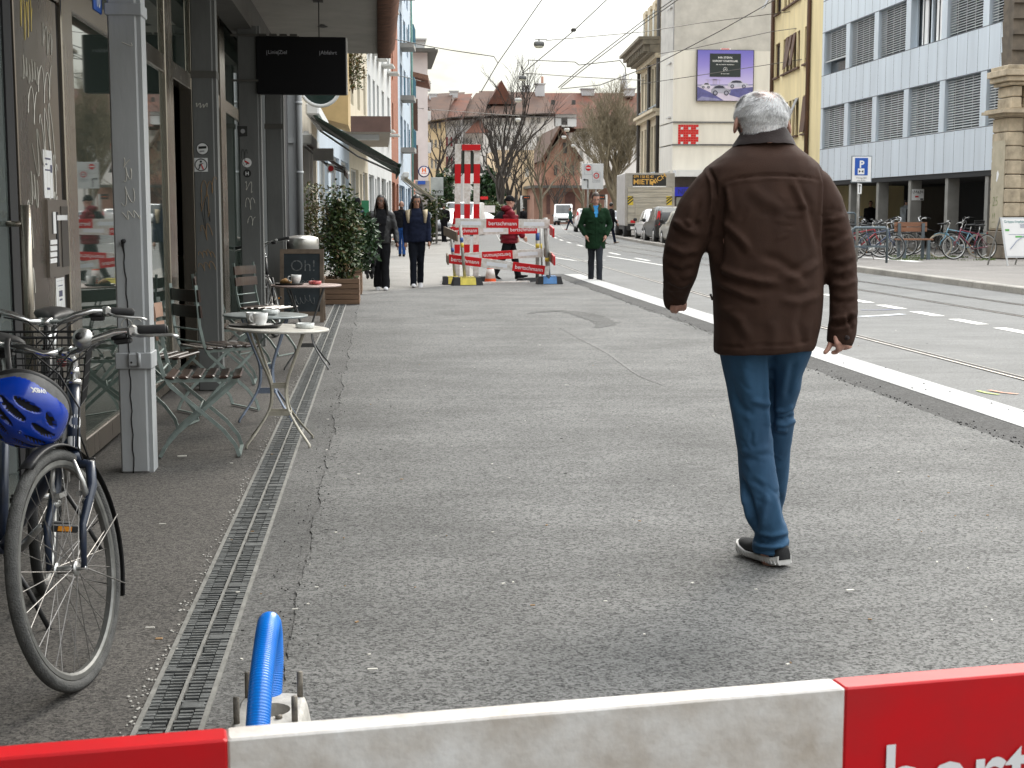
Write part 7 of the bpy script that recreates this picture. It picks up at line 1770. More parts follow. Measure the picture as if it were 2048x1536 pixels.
for h in(.32,.30):mb.bx(xs0+.1,xs1-.05,Ys+.05,Ys+1.0,z,z+h-.02,0,.02);mb.bx(xs1+.1,xs1+8,Ys+.25,Ys+1.5,z,z+h-.02);z+=h
for(d,h)in((.02,.10),(.12,.14),(.20,.18),(.10,.12)):mb.bx(xs0-d,xs1+.2+d,Ys-d,Ys+1.03+d*.3,z,z+h-.01,0,.015);mb.bx(xs1+.25+d,xs1+8,Ys+.2-d,Ys+1.5,z,z+h-.01);z+=h
plain(ss,mb,'upper_pier',M_stone)
mb=MB()
for k in range(18):mb.prism([(xs0+.16,Ys+.25,z+.42*k),(xs1+8,Ys+.25,z+.42*k),(xs1+8,Ys+.32,z+.42*k+.42),(xs0+.16,Ys+.32,z+.42*k+.42)],(0,.7,0))
plain(ss,mb,'cladding',M_shing)
mb=MB()
for(t,px,py,s_)in(('25',1984,412,.30),('!!',1983,447,.34)):mb.join(text_mb(t,s_*1.25,(xs0-.02,Ys+.82,zat(py,Ys+.5)),(0,-1,.05),(0,-.08,1),-.02))
plain(ss,mb,'graffiti',mat('graffiti_green',(.14,.20,.06),.7,var=.1));mb=MB();mb.add([(xs0-.018,Ys+.62-.025*(px-1989),zat(py,Ys+.5))for px,py in((1989,360),(1990,342),(1993,338),(1996,346),(1994,354),(1991,362))],[(0,1,2,3,4,5)]);plain(ss,mb,'torn_sticker',M_white)
# yellow building
M_yellow=mat('render_yellow',(.76,.64,.37),.9,0,var=.10,vscale=1.6,stretch=(1,1,.2));M_shut=mat('brown_shutter',(.10,.050,.030),.7,var=.2)
yb=house('yellow rendered building with dark brown shutters behind the walking man',(18,60));YP0,YP1=(18.62,68.0),(17.76,57.7);ln=math.dist(YP0,YP1)
cy=[(.35,1.45)]+[(2.25+.78*k,2.25+.78*k+.56)for k in range(5)]+[(6.9,7.9)]
facade(yb,YP0,YP1,0,16,grid(0,cy,[(4.65,6.25),(7.55,9.1),(10.45,12.0),(13.3,14.8)])+[(.6,4,.1,3.0),(5,9.5,.1,3.0)],M_yellow,frm=M_shut,fw=.09,mull=0,recess=.12,pane=M_pane,sill=.12)
d=(Vector(YP1)-Vector(YP0)).normalized();n2=Vector((d.y,-d.x))
for(u,v,wd,ht,an)in((.55,12.0,.9,1.5,28),(5.35,6.25,.56,1.3,22),(4.6,9.1,.56,1.4,8),(3.8,9.1,.56,1.4,10),(3.0,9.1,.56,1.4,6),(6.95,6.2,.9,1.5,5)):
 p=Vector(YP0)+d*u;b_=p+n2*(ht*math.sin(R(an)));q=p+d*wd;b2=b_+d*wd;zb=v-ht*math.cos(R(an));mb=MB();mb.prism([(p.x,p.y,v),(q.x,q.y,v),(b2.x,b2.y,zb),(b_.x,b_.y,zb)],(n2.x*.04,n2.y*.04,.0));plain(yb,mb,'shutter',M_shut if an<20 else M_grey_aw)
mb=MB()
for u in(.06,8.15):p=Vector(YP0)+d*u+n2*.1;mb.cyl((p.x,p.y,0),(p.x,p.y,16),.09,n=10)
plain(yb,mb,'downpipe',M_shut)
# white end wall with billboard, grey street front
wb=house('pale rendered building with a large blank end wall carrying a billboard',(17.2,85));Yw=85.0;xw0=xat(1343,Yw)
M_endw=mat('endwall_white',(.70,.67,.60),.9,0,var=.08,vscale=1.4,stretch=(1,1,.18));M_endg=mat('endwall_grey',(.52,.50,.46),.9,0,var=.12,vscale=1.2);M_gst=mat('grey_stone',(.33,.32,.31),.9,0,var=.12,vscale=1.5)
GP0,GP1=(xw0+.40,90.5),(xw0,Yw)
facade(wb,GP0,GP1,0,19,grid(0,[(.45+1.25*k,.45+1.25*k+.72)for k in range(4)],[(3.75,5.8),(6.95,9.15),(10.1,12.2),(13.3,15.3)]),M_gst,frm=M_fr,fw=.05,recess=.2,mull=0,sill=.15,back=False)
mb=MB();zt1=zat(97,Yw)
mb.bx(xw0+.02,xw0+9,Yw-.02,Yw+4,zt1,19,1);mb.bx(xw0+.0,xw0+9,Yw-.05,Yw+4,zat(241,Yw),zt1-.01,0);mb.bx(xw0,xw0+9,Yw-.07,Yw+4,zat(286.5,Yw),zat(244,Yw),0);mb.bx(xw0,xw0+9,Yw-.05,Yw+4,0,zat(289.5,Yw),0)
plain(wb,mb,'end_wall',[M_endw,M_endg]);mb=MB();mb.bx(xw0-.02,xw0+9,Yw-.14,Yw,zat(244,Yw),zat(241.5,Yw));mb.bx(xw0-.02,xw0+9,Yw-.12,Yw,zat(289.5,Yw),zat(287,Yw));plain(wb,mb,'ledge',mat('ledge',(.14,.14,.14),.8,var=.2))
mb=MB();mb.bx(xw0+.03,xw0+9,Yw-1.0,Yw-.06,zat(353,Yw),zat(340,Yw),0);mb.bx(xw0+.03,xw0+9,Yw-.3,Yw-.06,.0,zat(354,Yw),1);mb.bx(xw0+.1,xw0+1.6,Yw-.5,Yw-.31,zat(392,Yw),zat(374,Yw),2);mb.bx(xw0+.2,xw0+.9,Yw-.4,Yw-.31,.1,zat(394,Yw),3);plain(wb,mb,'shop_front',[M_wht,mat('shop_brown',(.07,.055,.05),.7,var=.2),mat('shop_blue',(.01,.02,.45),.5,var=.1),M_panel])
mb=text_mb('NEXT',.42,(xw0+.25,Yw-.52,zat(388,Yw)),(1,0,0),(0,0,1),.01);plain(wb,mb,'lettering',mat('blue_text',(.01,.015,.16),.5,var=0))
# billboard
bb_=empty('billboard',(xat(1446,Yw),Yw-.25,zat(148,Yw)),0,'car advertisement billboard with violet sky on the pale end wall','billboard');Yk=Yw-.25
def BX(px):return xat(px,Yk)
def BZ(py):return zat(py,Yk)
mb=MB();mb.bx(BX(1389.6),BX(1502.6),Yk+.01,Yk+.16,BZ(199.5),BZ(95));plain(bb_,mb,'frame',M_frd)
def grad_mat(name,stops,axis=2,lo=-1.5,hi=1.5):
 m=bpy.data.materials.new(name);m.use_nodes=True;n=m.node_tree;p=n.nodes['Principled BSDF'];t=n.nodes.new('ShaderNodeTexCoord');s=n.nodes.new('ShaderNodeSeparateXYZ');a=n.nodes.new('ShaderNodeMapRange');r_=n.nodes.new('ShaderNodeValToRGB')
 a.inputs[1].default_value=lo;a.inputs[2].default_value=hi;n.links.new(t.outputs['Object'],s.inputs[0]);n.links.new(s.outputs[axis],a.inputs[0]);n.links.new(a.outputs[0],r_.inputs[0]);n.links.new(r_.outputs[0],p.inputs['Base Color'])
 e=r_.color_ramp.elements;e[0].position,e[0].color=stops[0][0],(*stops[0][1],1);e[1].position,e[1].color=stops[-1][0],(*stops[-1][1],1)
 for q,c_ in stops[1:-1]:x=e.new(q);x.color=(*c_,1)
 p.inputs['Roughness'].default_value=.45;return m
mb=MB();z_h=BZ(168);y1_=Yk
def P2(pts,mi,dy=0.0):mb.add([(BX(x),Yk-dy,BZ(y))for x,y in pts],[tuple(range(len(pts)))],mi)
P2([(1391,198.5),(1501,198.5),(1501,96),(1391,96)],0)
P2([(1391,198.4),(1501,198.4),(1501,165.5),(1391,165.5)],1,.004);P2([(1391,198.3),(1391,170),(1420,183),(1444,198)],2,.006);P2([(1450,176),(1500.8,170),(1500.8,184),(1478,193),(1455,187)],2,.006);P2([(1391,166),(1501,164.5),(1501,167),(1391,168.5)],3,.006)
P2([(1391,196),(1400,190),(1430,194),(1440,198.4),(1391,198.4)],3,.007)
for(x0,y0_,x1,y1q)in((1407,155.5,1438,157),(1411,157,1412.5,166),(1434,157,1435,165),(1421,154.5,1430,165.5)):P2([(x0,y1q),(x1,y1q),(x1,y0_),(x0,y0_)],4,.008)
plain(bb_,mb,'poster',[grad_mat('poster_sky',[(0,(.62,.52,.70)),(.35,(.50,.44,.72)),(.7,(.26,.22,.60)),(1,(.13,.12,.48))]),mat('poster_ground',(.58,.52,.66),.5,var=.1,vscale=1),mat('poster_shadow',(.10,.10,.28),.5,var=.2),mat('poster_mid',(.24,.24,.42),.5,var=.2),mat('poster_gate',(.42,.36,.56),.5,var=.1)])
def ad_car(x0,x1,yb,yt,fl,mbody):
 mb=MB();w_=x1-x0;h=yb-yt;prof=[(.02,.82),(.0,.55),(.06,.42),(.24,.36),(.36,.06),(.62,.0),(.82,.12),(.93,.38),(1,.5),(.98,.84)]
 X=lambda t:BX(x0+w_*(1-t if fl else t));pts=[(X(a),Yk-.012,BZ(yt+h*b))for a,b in prof];mb.add(pts,[tuple(range(len(pts)))],0)
 g=[(.30,.36),(.39,.11),(.60,.06),(.78,.16),(.86,.36)];mb.add([(X(a),Yk-.014,BZ(yt+h*b))for a,b in g],[tuple(range(len(g)))],1)
 for c_ in(.22,.78):disc(mb,(X(c_),BZ(yt+h*.80)),h*.24*Yk/FPX,Yk-.016,1,14);disc(mb,(X(c_),BZ(yt+h*.80)),h*.15*Yk/FPX,Yk-.018,2,12)
 P=[(X(.0),Yk-.016,BZ(yt+h*.58)),(X(.10),Yk-.016,BZ(yt+h*.54)),(X(.10),Yk-.016,BZ(yt+h*.64))];mb.add(P,[(0,1,2)],1)
 plain(bb_,mb,'printed_car',[mbody,mat('ad_dark',(.03,.03,.06),.5,var=.1),mat('ad_rim',(.30,.30,.38),.5,var=.1)])
ad_car(1398.5,1417,173.5,162,False,mat('ad_white',(.62,.60,.68),.5,var=.1));ad_car(1418,1457,187,166,True,mat('ad_silver',(.34,.34,.42),.5,var=.2,vscale=1.5));ad_car(1451,1492,172.5,156,True,mat('ad_pale',(.50,.50,.60),.5,var=.15))
mb=MB();mb.bx(BX(1415),BX(1476),Yk-.02,Yk-.008,BZ(150),BZ(103));pnl=plain(bb_,mb,'text_panel',mat('ad_panel',(.012,.022,.025),.5,var=.1))
mb=MB();cxk=BX(1445.5)
mb.join(text_mb('IHR STERN,',.155,(cxk,Yk-.024,BZ(113)),(1,0,0),(0,0,1),.012,align='CENTER',width=.86));mb.join(text_mb('SOFORT STARTKLAR.',.155,(cxk,Yk-.024,BZ(120)),(1,0,0),(0,0,1),.012,align='CENTER',width=1.52));mb.join(text_mb('Mit attraktiven Angeboten.',.085,(cxk,Yk-.024,BZ(126)),(1,0,0),(0,0,1),.006,align='CENTER',width=1.08));mb.join(text_mb('Mercedes-Benz',.075,(cxk,Yk-.024,BZ(144.5)),(1,0,0),(0,0,1),.006,align='CENTER',width=.5))
loc(mb,bb_);
mb.build('lettering',M_white,pnl)
mb=MB();cz=BZ(135);rs_=4.2*Yk/FPX;disc(mb,(cxk,cz),rs_,Yk-.025,0,28,rs_*.86)
for k in range(3):
 a=math.pi/2+k*2.0944;w_=rs_*.13;mb.add([(cxk+math.cos(a)*rs_*.9,Yk-.026,cz+math.sin(a)*rs_*.9),(cxk+math.cos(a+1.57)*w_,Yk-.026,cz+math.sin(a+1.57)*w_),(cxk,Yk-.026,cz),(cxk+math.cos(a-1.57)*w_,Yk-.026,cz+math.sin(a-1.57)*w_)],[(0,1,2),(0,2,3)])
plain(bb_,mb,'emblem',M_white);mb=MB();mb.bx(BX(1436),BX(1456),Yk,Yk+.1,BZ(95),BZ(92));mb.bx(BX(1437),BX(1453),Yk-.005,Yk,BZ(94.3),BZ(92.7),1);plain(bb_,mb,'header_plate',[M_white,M_red])
# plain tile mosaic where the wall carries one
mo=empty('tile_mosaic',(xat(1375,Yw),Yw-.08,zat(268,Yw)),0,'red block mosaic of square tiles low on the pale end wall','mosaic');mb=MB();px0,px1,py0,py1=1353.5,1394,247.5,287
r2=random.Random(9);nx,ny=8,8
for i in range(nx):
 for j in range(ny):
  mi=1 if(i%3==1 and j%3==1)else 0
  a,b=px0+(px1-px0)*i/nx,px0+(px1-px0)*(i+1)/nx;c_,d_=py0+(py1-py0)*j/ny,py0+(py1-py0)*(j+1)/ny
  mb.bx(xat(a,Yw)+.006,xat(b,Yw)-.006,Yw-.10,Yw-.065,zat(d_,Yw)+.006,zat(c_,Yw)-.006,mi)
plain(mo,mb,'tiles',[mat('mosaic_red',(.55,.012,.022),.35,var=.12,vscale=6),M_wht])
# ornate cream building
M_corn=mat('cream_stone',(.58,.50,.36),.9,0,var=.12,vscale=1.5);M_wblue=mat('frame_paleblue',(.36,.42,.48),.7,var=.1)
ob=house('ornate cream house with heavy bracketed cornice and mansard roof',(18,95));OP0,OP1=(18.35,101.5),(17.68,90.8);ln=math.dist(OP0,OP1)
facade(ob,OP0,OP1,0,11.4,grid(0,[(.8+1.75*k,.8+1.75*k+.95)for k in range(3)]+[(6.3+1.4*k,6.3+1.4*k+.95)for k in range(3)],[(3.9,6.9),(8.1,10.6)]),M_corn,frm=M_wblue,fw=.12,recess=.22,sill=.2,depth=7)
d=(Vector(OP1)-Vector(OP0)).normalized();n2=Vector((d.y,-d.x));
def bandp(z0_,z1_,out,u0=0,u1=None):
 u1=ln if u1 is None else u1;p,q=Vector(OP0)+d*u0,Vector(OP0)+d*u1;return[(p.x,p.y,z0_),(q.x,q.y,z0_),(q.x,q.y,z1_),(p.x,p.y,z1_)],(n2.x*out,n2.y*out,0)
mb=MB()
for(a,b,o_2)in((7.35,7.6,.3),(7.62,7.8,.5),(3.2,3.5,.4),(10.9,11.2,.35)):mb.prism(*bandp(a,b,o_2))
plain(ob,mb,'string_course',M_corn);mb=MB();mb.prism(*bandp(11.22,11.7,.7));mb.prism(*bandp(11.72,12.0,1.15,-.9));mb.prism(*bandp(12.02,12.2,1.4,-1.1))
for k in range(12):u=.4+k*.9;mb.prism(*bandp(11.3,11.71,1.05,u,u+.3))
plain(ob,mb,'cornice',mat('cornice_dark',(.22,.19,.14),.9,var=.2))
mb=MB();p,q=Vector(OP0),Vector(OP1);mb.add([(p.x,p.y,12.2),(q.x,q.y,12.2),(q.x-n2.x*1.6,q.y-n2.y*1.6,15.2),(p.x-n2.x*1.6,p.y-n2.y*1.6-0,15.2),(p.x+7,p.y,12.2),(p.x+7,p.y,15.2)],[(0,1,2,3),(0,3,5,4)]);plain(ob,mb,'mansard',mat('slate',(.13,.13,.14),.7,var=.2))
for k in range(4):
 u=1.0+2.6*k;mb=MB();pl,v_=bandp(12.25,14.6,-1.2,u,u+1.3);mb.prism(pl,v_);pl,v_=bandp(14.6,14.85,-1.4,u-.15,u+1.45);mb.prism(pl,(v_[0]*1.1,v_[1]*1.1,0));dm=plain(ob,mb,'dormer',M_corn);m2=MB();pl,v_=bandp(12.6,14.3,.03,u+.25,u+1.05);m2.prism(pl,v_);loc(m2,ob).build('dormer_window',M_pane,dm)
mb=MB()
for u in(.1,5.9,ln-.15):p=Vector(OP0)+d*u+n2*.15;mb.cyl((p.x,p.y,0),(p.x,p.y,12 if u<ln-1 else 17),.12,n=8)
plain(ob,mb,'downpipe',M_frd)
# parking sign, bench, racks, bicycles, board
Yp=37.0;ps=empty('parking_sign',(xat(1720,Yp),Yp,.055),0,'blue parking sign on a grey pole beside the crowded cycle racks','sign')
M_rim2=mat('sign_rim',(.25,.29,.33),.5,.4,var=.1);mb=MB();mb.bx(xat(1700,Yp),xat(1741.5,Yp),Yp,Yp+.03,zat(364,Yp),zat(309,Yp),0,.012);pt_=plain(ps,mb,'plate',M_rim2);mb=MB();mb.bx(xat(1702,Yp),xat(1739.5,Yp),Yp-.006,Yp-.001,zat(362,Yp),zat(311,Yp));loc(mb,ps).build('plate_face',M_white,pt_);mb=MB();mb.bx(xat(1707,Yp),xat(1733,Yp),Yp-.012,Yp-.007,zat(349,Yp),zat(313.5,Yp));loc(mb,ps).build('blue_field',M_blue,pt_)
mb=text_mb('P',.25,(xat(1720.5,Yp),Yp-.015,zat(333,Yp)),(1,0,0),(0,0,1),.03,align='CENTER');mb.bx(xat(1713,Yp),xat(1726,Yp),Yp-.015,Yp-.013,zat(347,Yp),zat(335,Yp));loc(mb,ps).build('letter',M_white,pt_)
mb=MB();a=[(xat(x,Yp),Yp-.018,zat(y,Yp))for x,y in((1715,338),(1719,341),(1715,344))];mb.add(a,[(0,1,2)]);a=[(xat(x,Yp),Yp-.018,zat(y,Yp))for x,y in((1724,338),(1720,341),(1724,344))];mb.add(a,[(0,1,2)])
mb.join(text_mb('Werktags 0800',.045,(xat(1720.5,Yp),Yp-.012,zat(355.5,Yp)),(1,0,0),(0,0,1),.0,align='CENTER'));mb.join(text_mb('max. 30 Min',.045,(xat(1720.5,Yp),Yp-.012,zat(360.5,Yp)),(1,0,0),(0,0,1),.0,align='CENTER'));loc(mb,ps).build('small_print',M_ink,pt_)
mb=MB();mb.bx(xat(1714.5,Yp),xat(1722,Yp),Yp-.002,Yp+.01,zat(387,Yp),zat(366.5,Yp),0);xq=xat(1718,Yp);mb.bx(xq-.009,xq+.009,Yp-.006,Yp-.003,zat(384,Yp),zat(370,Yp),1);mb.add([(xq-.035,Yp-.006,zat(371,Yp)),(xq+.035,Yp-.006,zat(371,Yp)),(xq,Yp-.006,zat(367.5,Yp))],[(0,1,2)],1);plain(ps,mb,'arrow_plate',[M_white,M_ink])
mb=MB();mb.cyl((xat(1717,Yp),Yp+.06,.055),(xat(1717,Yp),Yp+.06,zat(312,Yp)),.035,n=10);plain(ps,mb,'pole',M_pipe)
M_bench=mat('bench_wood',(.24,.115,.065),.6,0,var=.2,vscale=4,stretch=(.3,1,1));M_bst=mat('bench_steel',(.12,.15,.17),.5,.4,var=.15)
Yn=38.8;xb0,xb1=xat(1797,Yn),xat(1862,Yn);be=empty('park_bench',((xb0+xb1)/2,Yn,.055),0,'brown slatted bench with grey legs between the cycle racks','bench');zs=zat(480,Yn);zk=zat(451,Yn)
mb=MB();[mb.bx(xb0,xb1,Yn-.25+.13*k,Yn-.14+.13*k,zs-.02,zs+.02)for k in range(4)];plain(be,mb,'seat',M_bench);mb=MB();mb.bx(xb0,xb1,Yn+.26,Yn+.30,zk-.04,zk+.08);mb.bx(xb0,xb1,Yn+.25,Yn+.29,zk-.18,zk-.06);plain(be,mb,'backrest',M_bench)
for x in(xb0+.12,xb1-.12):
 mb=MB();mb.bx(x-.04,x+.04,Yn-.25,Yn-.17,.055,zs-.02);mb.bx(x-.04,x+.04,Yn+.20,Yn+.25,.055,zk+.05);plain(be,mb,'leg',M_bst)
def rack(lbl,px0,px1,pyt,Y):
 o=empty('cycle_rack',(xat((px0+px1)/2,Y),Y,.055),0,lbl,'cycle rack','grey hoop racks of the cycle stand');a,b,z=xat(px0,Y),xat(px1,Y),zat(pyt,Y);mb=MB();mb.tube([(a,Y,.055),(a,Y,z-.06),(a+.06,Y,z),(b-.06,Y,z),(b,Y,z-.06),(b,Y,.055)],.032,8);plain(o,mb,'hoop',M_bst);mb=MB();mb.bx(a,b,Y-.012,Y+.012,.45,.5);plain(o,mb,'crossbar',M_bst);return o
rack('grey hoop rack nearest to the kerb behind the walking man',1706,1776,456,36.2);rack('grey hoop rack standing farthest back by the parking sign',1690,1712,426,42.0)
fr=lambda n_,c_:mat('bike_'+n_,c_,.35,var=.15,coat=.3)
def far_bike(lbl,px,py,hd,c_,nm,**k):
 p=gr(px,py,.058);return make_bike(lbl,(p.x,p.y,.058),hd,frame_m=fr(nm,c_),detail=False,group='bicycles parked at the cycle stand',**k)[0]
far_bike('navy bicycle leaning at the kerb side rack',1742,519,R(-35),(.02,.04,.10),'navy',steer=R(-20),lean=R(-8),guard=False,rack=False,bars='flat')
far_bike('silver city bicycle with pale front wheel behind the kerb side rack',1768,512,R(-28),(.40,.42,.45),'silver',lean=R(4),bars='cruiser')
far_bike('black bicycle with a rear basket in the cycle rack',1730,511,R(-30),(.015,.015,.016),'blk',lean=R(3),basket=('rear',M_blk))
far_bike('red bicycle deep in the cycle rack behind the walking man',1716,515,R(-22),(.30,.01,.02),'redb',lean=R(-4),bars='flat')
far_bike('white bicycle at the left end of the cycle rack',1698,506,R(-25),(.5,.5,.5),'wh',lean=R(5))
far_bike('pale blue bicycle half hidden in the cycle rack',1712,505,R(-160),(.25,.36,.45),'pb',lean=R(3))
far_bike('black city bicycle with wire basket and white rimmed wheels before the bench',1868,509,R(170),(.014,.014,.016),'cb',steer=R(12),bars='cruiser',basket=('front',M_wire))
far_bike('light blue bicycle with cream tyres between the basket and crimson bicycles',1925,516,R(162),(.16,.32,.42),'lb',guard_m=fr('lbg',(.18,.36,.46)),tyre_m=mat('cream_tyre',(.45,.40,.30),.8,var=.1),basket=('rear',M_blk))
far_bike('crimson mountain bicycle nearest to the sandstone corner',1945,519,R(195),(.16,.008,.035),'cr',bars='flat',guard=False,rack=False,steer=R(-18))
far_bike('grey bicycle with dark saddle packed in the middle of the cycle rack',1754,508,R(-32),(.10,.11,.12),'gr',lean=R(-5))
far_bike('dark green bicycle packed behind the grey one in the cycle rack',1738,504,R(150),(.02,.06,.04),'dg',lean=R(4),bars='cruiser')
far_bike('yellowish old bicycle at the back of the cycle rack',1722,500,R(-40),(.35,.30,.16),'yo',lean=R(-3))
far_bike('violet bicycle at the back of the cycle rack beside the parking sign',1704,498,R(-18),(.10,.05,.18),'vi',lean=R(6),bars='flat')
far_bike('black bicycle with cream tyres standing behind the bench',1806,503,R(-160),(.02,.02,.02),'bb',tyre_m=MATS['cream_tyre'],lean=R(2))
far_bike('dark bicycle behind the crimson one against the sandstone pier',1955,508,R(172),(.03,.03,.04),'dk',bars='cruiser')
Yf2=34.0;x0,x1=xat(2001,Yf2),xat(2060,Yf2);zb_,zt_2=zat(518,Yf2),zat(435,Yf2)
fs=empty('pavement_sign',((x0+x1)/2,Yf2,.06),0,'white pavement sign with flu vaccination poster before the sandstone corner','sign');tl_=.12
mb=MB();Lq=lambda x,z,d=0.0:(x+(zt_2-z)*.13,Yf2-(zt_2-z)*tl_-d,z)
def qd(xa,xb,za,zb2,d,mi=0):mb.add([Lq(xa,za,d),Lq(xb,za,d),Lq(xb,zb2,d),Lq(xa,zb2,d)],[(0,1,2,3)],mi)
mb.prism([Lq(x0,zb_),Lq(x1,zb_),Lq(x1,zt_2),Lq(x0,zt_2)],(0,.03,0));plain(fs,mb,'frame',mat('sign_alu',(.6,.62,.64),.4,.3,var=.05));mb=MB();qd(x0+.035,x1-.035,zb_+.04,zt_2-.035,.004,0)
w_=x1-x0;h_=zt_2-zb_
for(u0,u1,v,hh,mi)in((.10,.24,.36,.05,1),(.42,.95,.20,.04,1),(.2,.9,.27,.012,2)):qd(x0+w_*u0,x0+w_*u1,zb_+h_*(.3+v),zb_+h_*(.3+v+hh),.008,mi)
for k in range(6):qd(x0+w_*.62,x0+w_*.9,zb_+h_*(.74+.018*k),zb_+h_*(.748+.018*k),.008,2)
mb.tube([Lq(x0+w_*.2,zb_+h_*.22,.01),Lq(x0+w_*.45,zb_+h_*.42,.01),Lq(x0+w_*.8,zb_+h_*.58,.01)],.012,4,2);plain(fs,mb,'poster',[M_white,mat('poster_green',(.12,.42,.10),.6,var=.1),mat('poster_line',(.30,.33,.42),.6,var=.1)])
mb=text_mb('Grippe-Impfaktion',.088,Lq(x0+.07,zt_2-.13,.008),(1,0,0),(-.13,tl_,1),.006);plain(fs,mb,'lettering',mat('poster_teal',(.05,.22,.22),.6,var=0))
for x,dy in((x0+.02,0),(x1-.02,0)):
 mb=MB();mb.bar(Lq(x+.0,zb_,0),Lq(x,.06,0),.03,.03);plain(fs,mb,'leg',M_wht);mb=MB();mb.bar((x+.0,Yf2+.05,zt_2),(x-.05,Yf2+.55,.06),.03,.03);plain(fs,mb,'rear_leg',M_conc)
# ---------------------------------------------------------------- parked vehicles
M_carglass=mat('car_glass',(.03,.035,.04),.06,0,var=.2,vscale=2,spec=.8)
def car(lbl,pos,rz,paint,kind='hatch',L_=4.1,W_=1.75,H_=1.5,cat='car',group='vehicles parked along the far kerb',plate=True):
 """forward = local +Y; wheels on the ground at local z 0"""
 o=empty('parked_car' if kind!='van' else 'parked_van',pos,rz,lbl,cat,group);w_=W_/2;a=L_/2
 if kind=='van':rows_=[(-a,.45,1.00,H_*.98,.86),(-a+.05,.32,1.0,H_,.90),(a-1.6,.30,1.05,H_,.92),(a-1.2,.30,1.12,H_*.97,.88),(a-.42,.30,1.10,1.16,.84),(a-.08,.32,.95,1.0,.9),(a,.45,.80,.84,.85)]
 elif kind=='suv':rows_=[(-a,.50,.92,1.0,.8),(-a+.12,.32,.98,H_*.82,.74),(-a+.55,.30,1.0,H_*.97,.76),(-a+1.3,.28,1.0,H_,.78),(a-1.9,.28,.98,H_*.97,.76),(a-1.15,.28,.98,1.03,.78),(a-.15,.30,.82,.88,.82),(a,.42,.68,.72,.8)]
 else:rows_=[(-a,.48,.82,.90,.8),(-a+.10,.32,.90,H_*.72,.72),(-a+.50,.28,.93,H_*.94,.72),(-a+1.2,.26,.92,H_,.74),(a-1.75,.26,.90,H_*.96,.72),(a-.95,.26,.90,.96,.76),(a-.12,.28,.72,.78,.8),(a,.40,.60,.64,.78)]
 mb=MB();V,F=[],[];n=12
 for(y,zl,zb,zr,tw)in rows_:
  e=w_*(1 if abs(y)<a-.02 else.93)
  h=[(-e*.93,zl),(-e,zl+.14),(-e,zb-.08),(-e*.985,zb),(-e*(tw+.03),zr-.06),(-e*(tw-.08),zr)]
  V+=[(x,y,z)for x,z in h]+[(-x,y,z)for x,z in h[::-1]]
 for i in range(len(rows_)-1):
  for j in range(n):F.append((i*n+j,(i+1)*n+j,(i+1)*n+(j+1)%n,i*n+(j+1)%n))
 F+=[tuple(range(n)),tuple(range((len(rows_))*n-1,(len(rows_)-1)*n-1,-1))]
 mb.add(V,F,0,True);mb.build('body',paint,o)
 it=lambda y,q:np.interp(y,[r_[0]for r_ in rows_],[r_[q]for r_ in rows_])
 def side(y0,y1,s_):
  m=MB();pts=[]
  for(y,t)in((y0,.12),(y1,.12),(y1,.80),(y0,.80)):
   zb,zr,tw=it(y,2),it(y,3),it(y,4);z=zb+(zr-zb)*t;x=w_*(.985+(tw+.03-.985)*(z-zb)/max(.05,zr-.06-zb));pts.append((s_*(x+.006),y,z))
  m.add(pts,[(0,1,2,3)]);m.build('window',M_carglass,o)
 for s_ in(-1,1):
  if kind=='van':side(a-1.5,a-.95,s_)
  else:side(-a+.35,-a+.85,s_);side(-a+.93,-a+1.75,s_);side(-a+1.83,a-1.30,s_)
 def slab(y0,y1,k0,k1,name):
  m=MB();P=[]
  for(y,k_)in((y0,k0),(y1,k1)):P+=[(-w_*k_,y,it(y,3)+.006),(w_*k_,y,it(y,3)+.006)]
  m.add([P[0],P[1],P[3],P[2]],[(0,1,2,3)]);m.build(name,M_carglass,o)
 if kind=='van':
  slab(a-1.18,a-.48,.78,.78,'windscreen');m=MB();m.bx(-.55,.55,a-.005,a+.012,.50,.74);m.bx(-w_*.9,w_*.9,a-.12,a+.03,.28,.46);m.build('grille',M_blk,o)
  for s_ in(-1,1):m=MB();m.box((s_*w_*.78,a-.06,.86),(.24,.10,.22),None,0,.04);m.build('headlight',M_glassy,o)
 else:
  slab(-a+.16,-a+.50,.66,.64,'rear_window');slab(a-1.68,a-1.05,.64,.70,'windscreen')
  for s_ in(-1,1):
   m=MB();z0_,z1_=(.86,1.45)if kind=='suv' else(.70,.92);m.prism([(s_*w_*.82,-a+.02,z0_),(s_*w_*.99,-a+.12,z0_-.05),(s_*w_*(.86 if kind=='suv' else.97),-a+.30,z1_),(s_*w_*.76,-a+.14,z1_)],(0,-.05,0));m.build('tail_lamp',M_tailred,o)
   m=MB();m.box((s_*w_*.80,a-.06,.66),(.30,.16,.14),None,0,.04);m.build('headlight',M_glassy,o)
  m=MB();m.bx(-w_*.9,w_*.9,-a-.03,-a+.1,.30,.50,0,.03);m.bx(-w_*.9,w_*.9,a-.1,a+.03,.24,.42,0,.03);m.build('bumper',M_blk if kind=='suv' else paint,o)
 for s_ in(-1,1):m=MB();m.box((s_*(w_+.10),a-(1.35 if kind!='van' else 1.0),1.04),(.18,.10,.16),None,0,.04);m.build('mirror',M_blk,o)
 m=MB();m.bx(-.26,.26,-a-.036,-a-.028,.58 if kind!='van' else.55,.70);m.bx(-.26,.26,a+.032,a+.04,.34,.45);m.build('number_plate',M_white,o)
 r_=.33 if kind=='hatch' else.36
 for s_ in(-1,1):
  for y in(-a+.72,a-.80):
   m=MB();m.cyl((s_*(w_-.20),y,r_),(s_*(w_+.012),y,r_),r_,n=22);wl_=m.build('wheel',M_tyre,o);m=MB();m.cyl((s_*(w_+.0),y,r_),(s_*(w_+.022),y,r_),r_*.62,n=18)
   m.build('rim',M_alu,wl_)
 return o
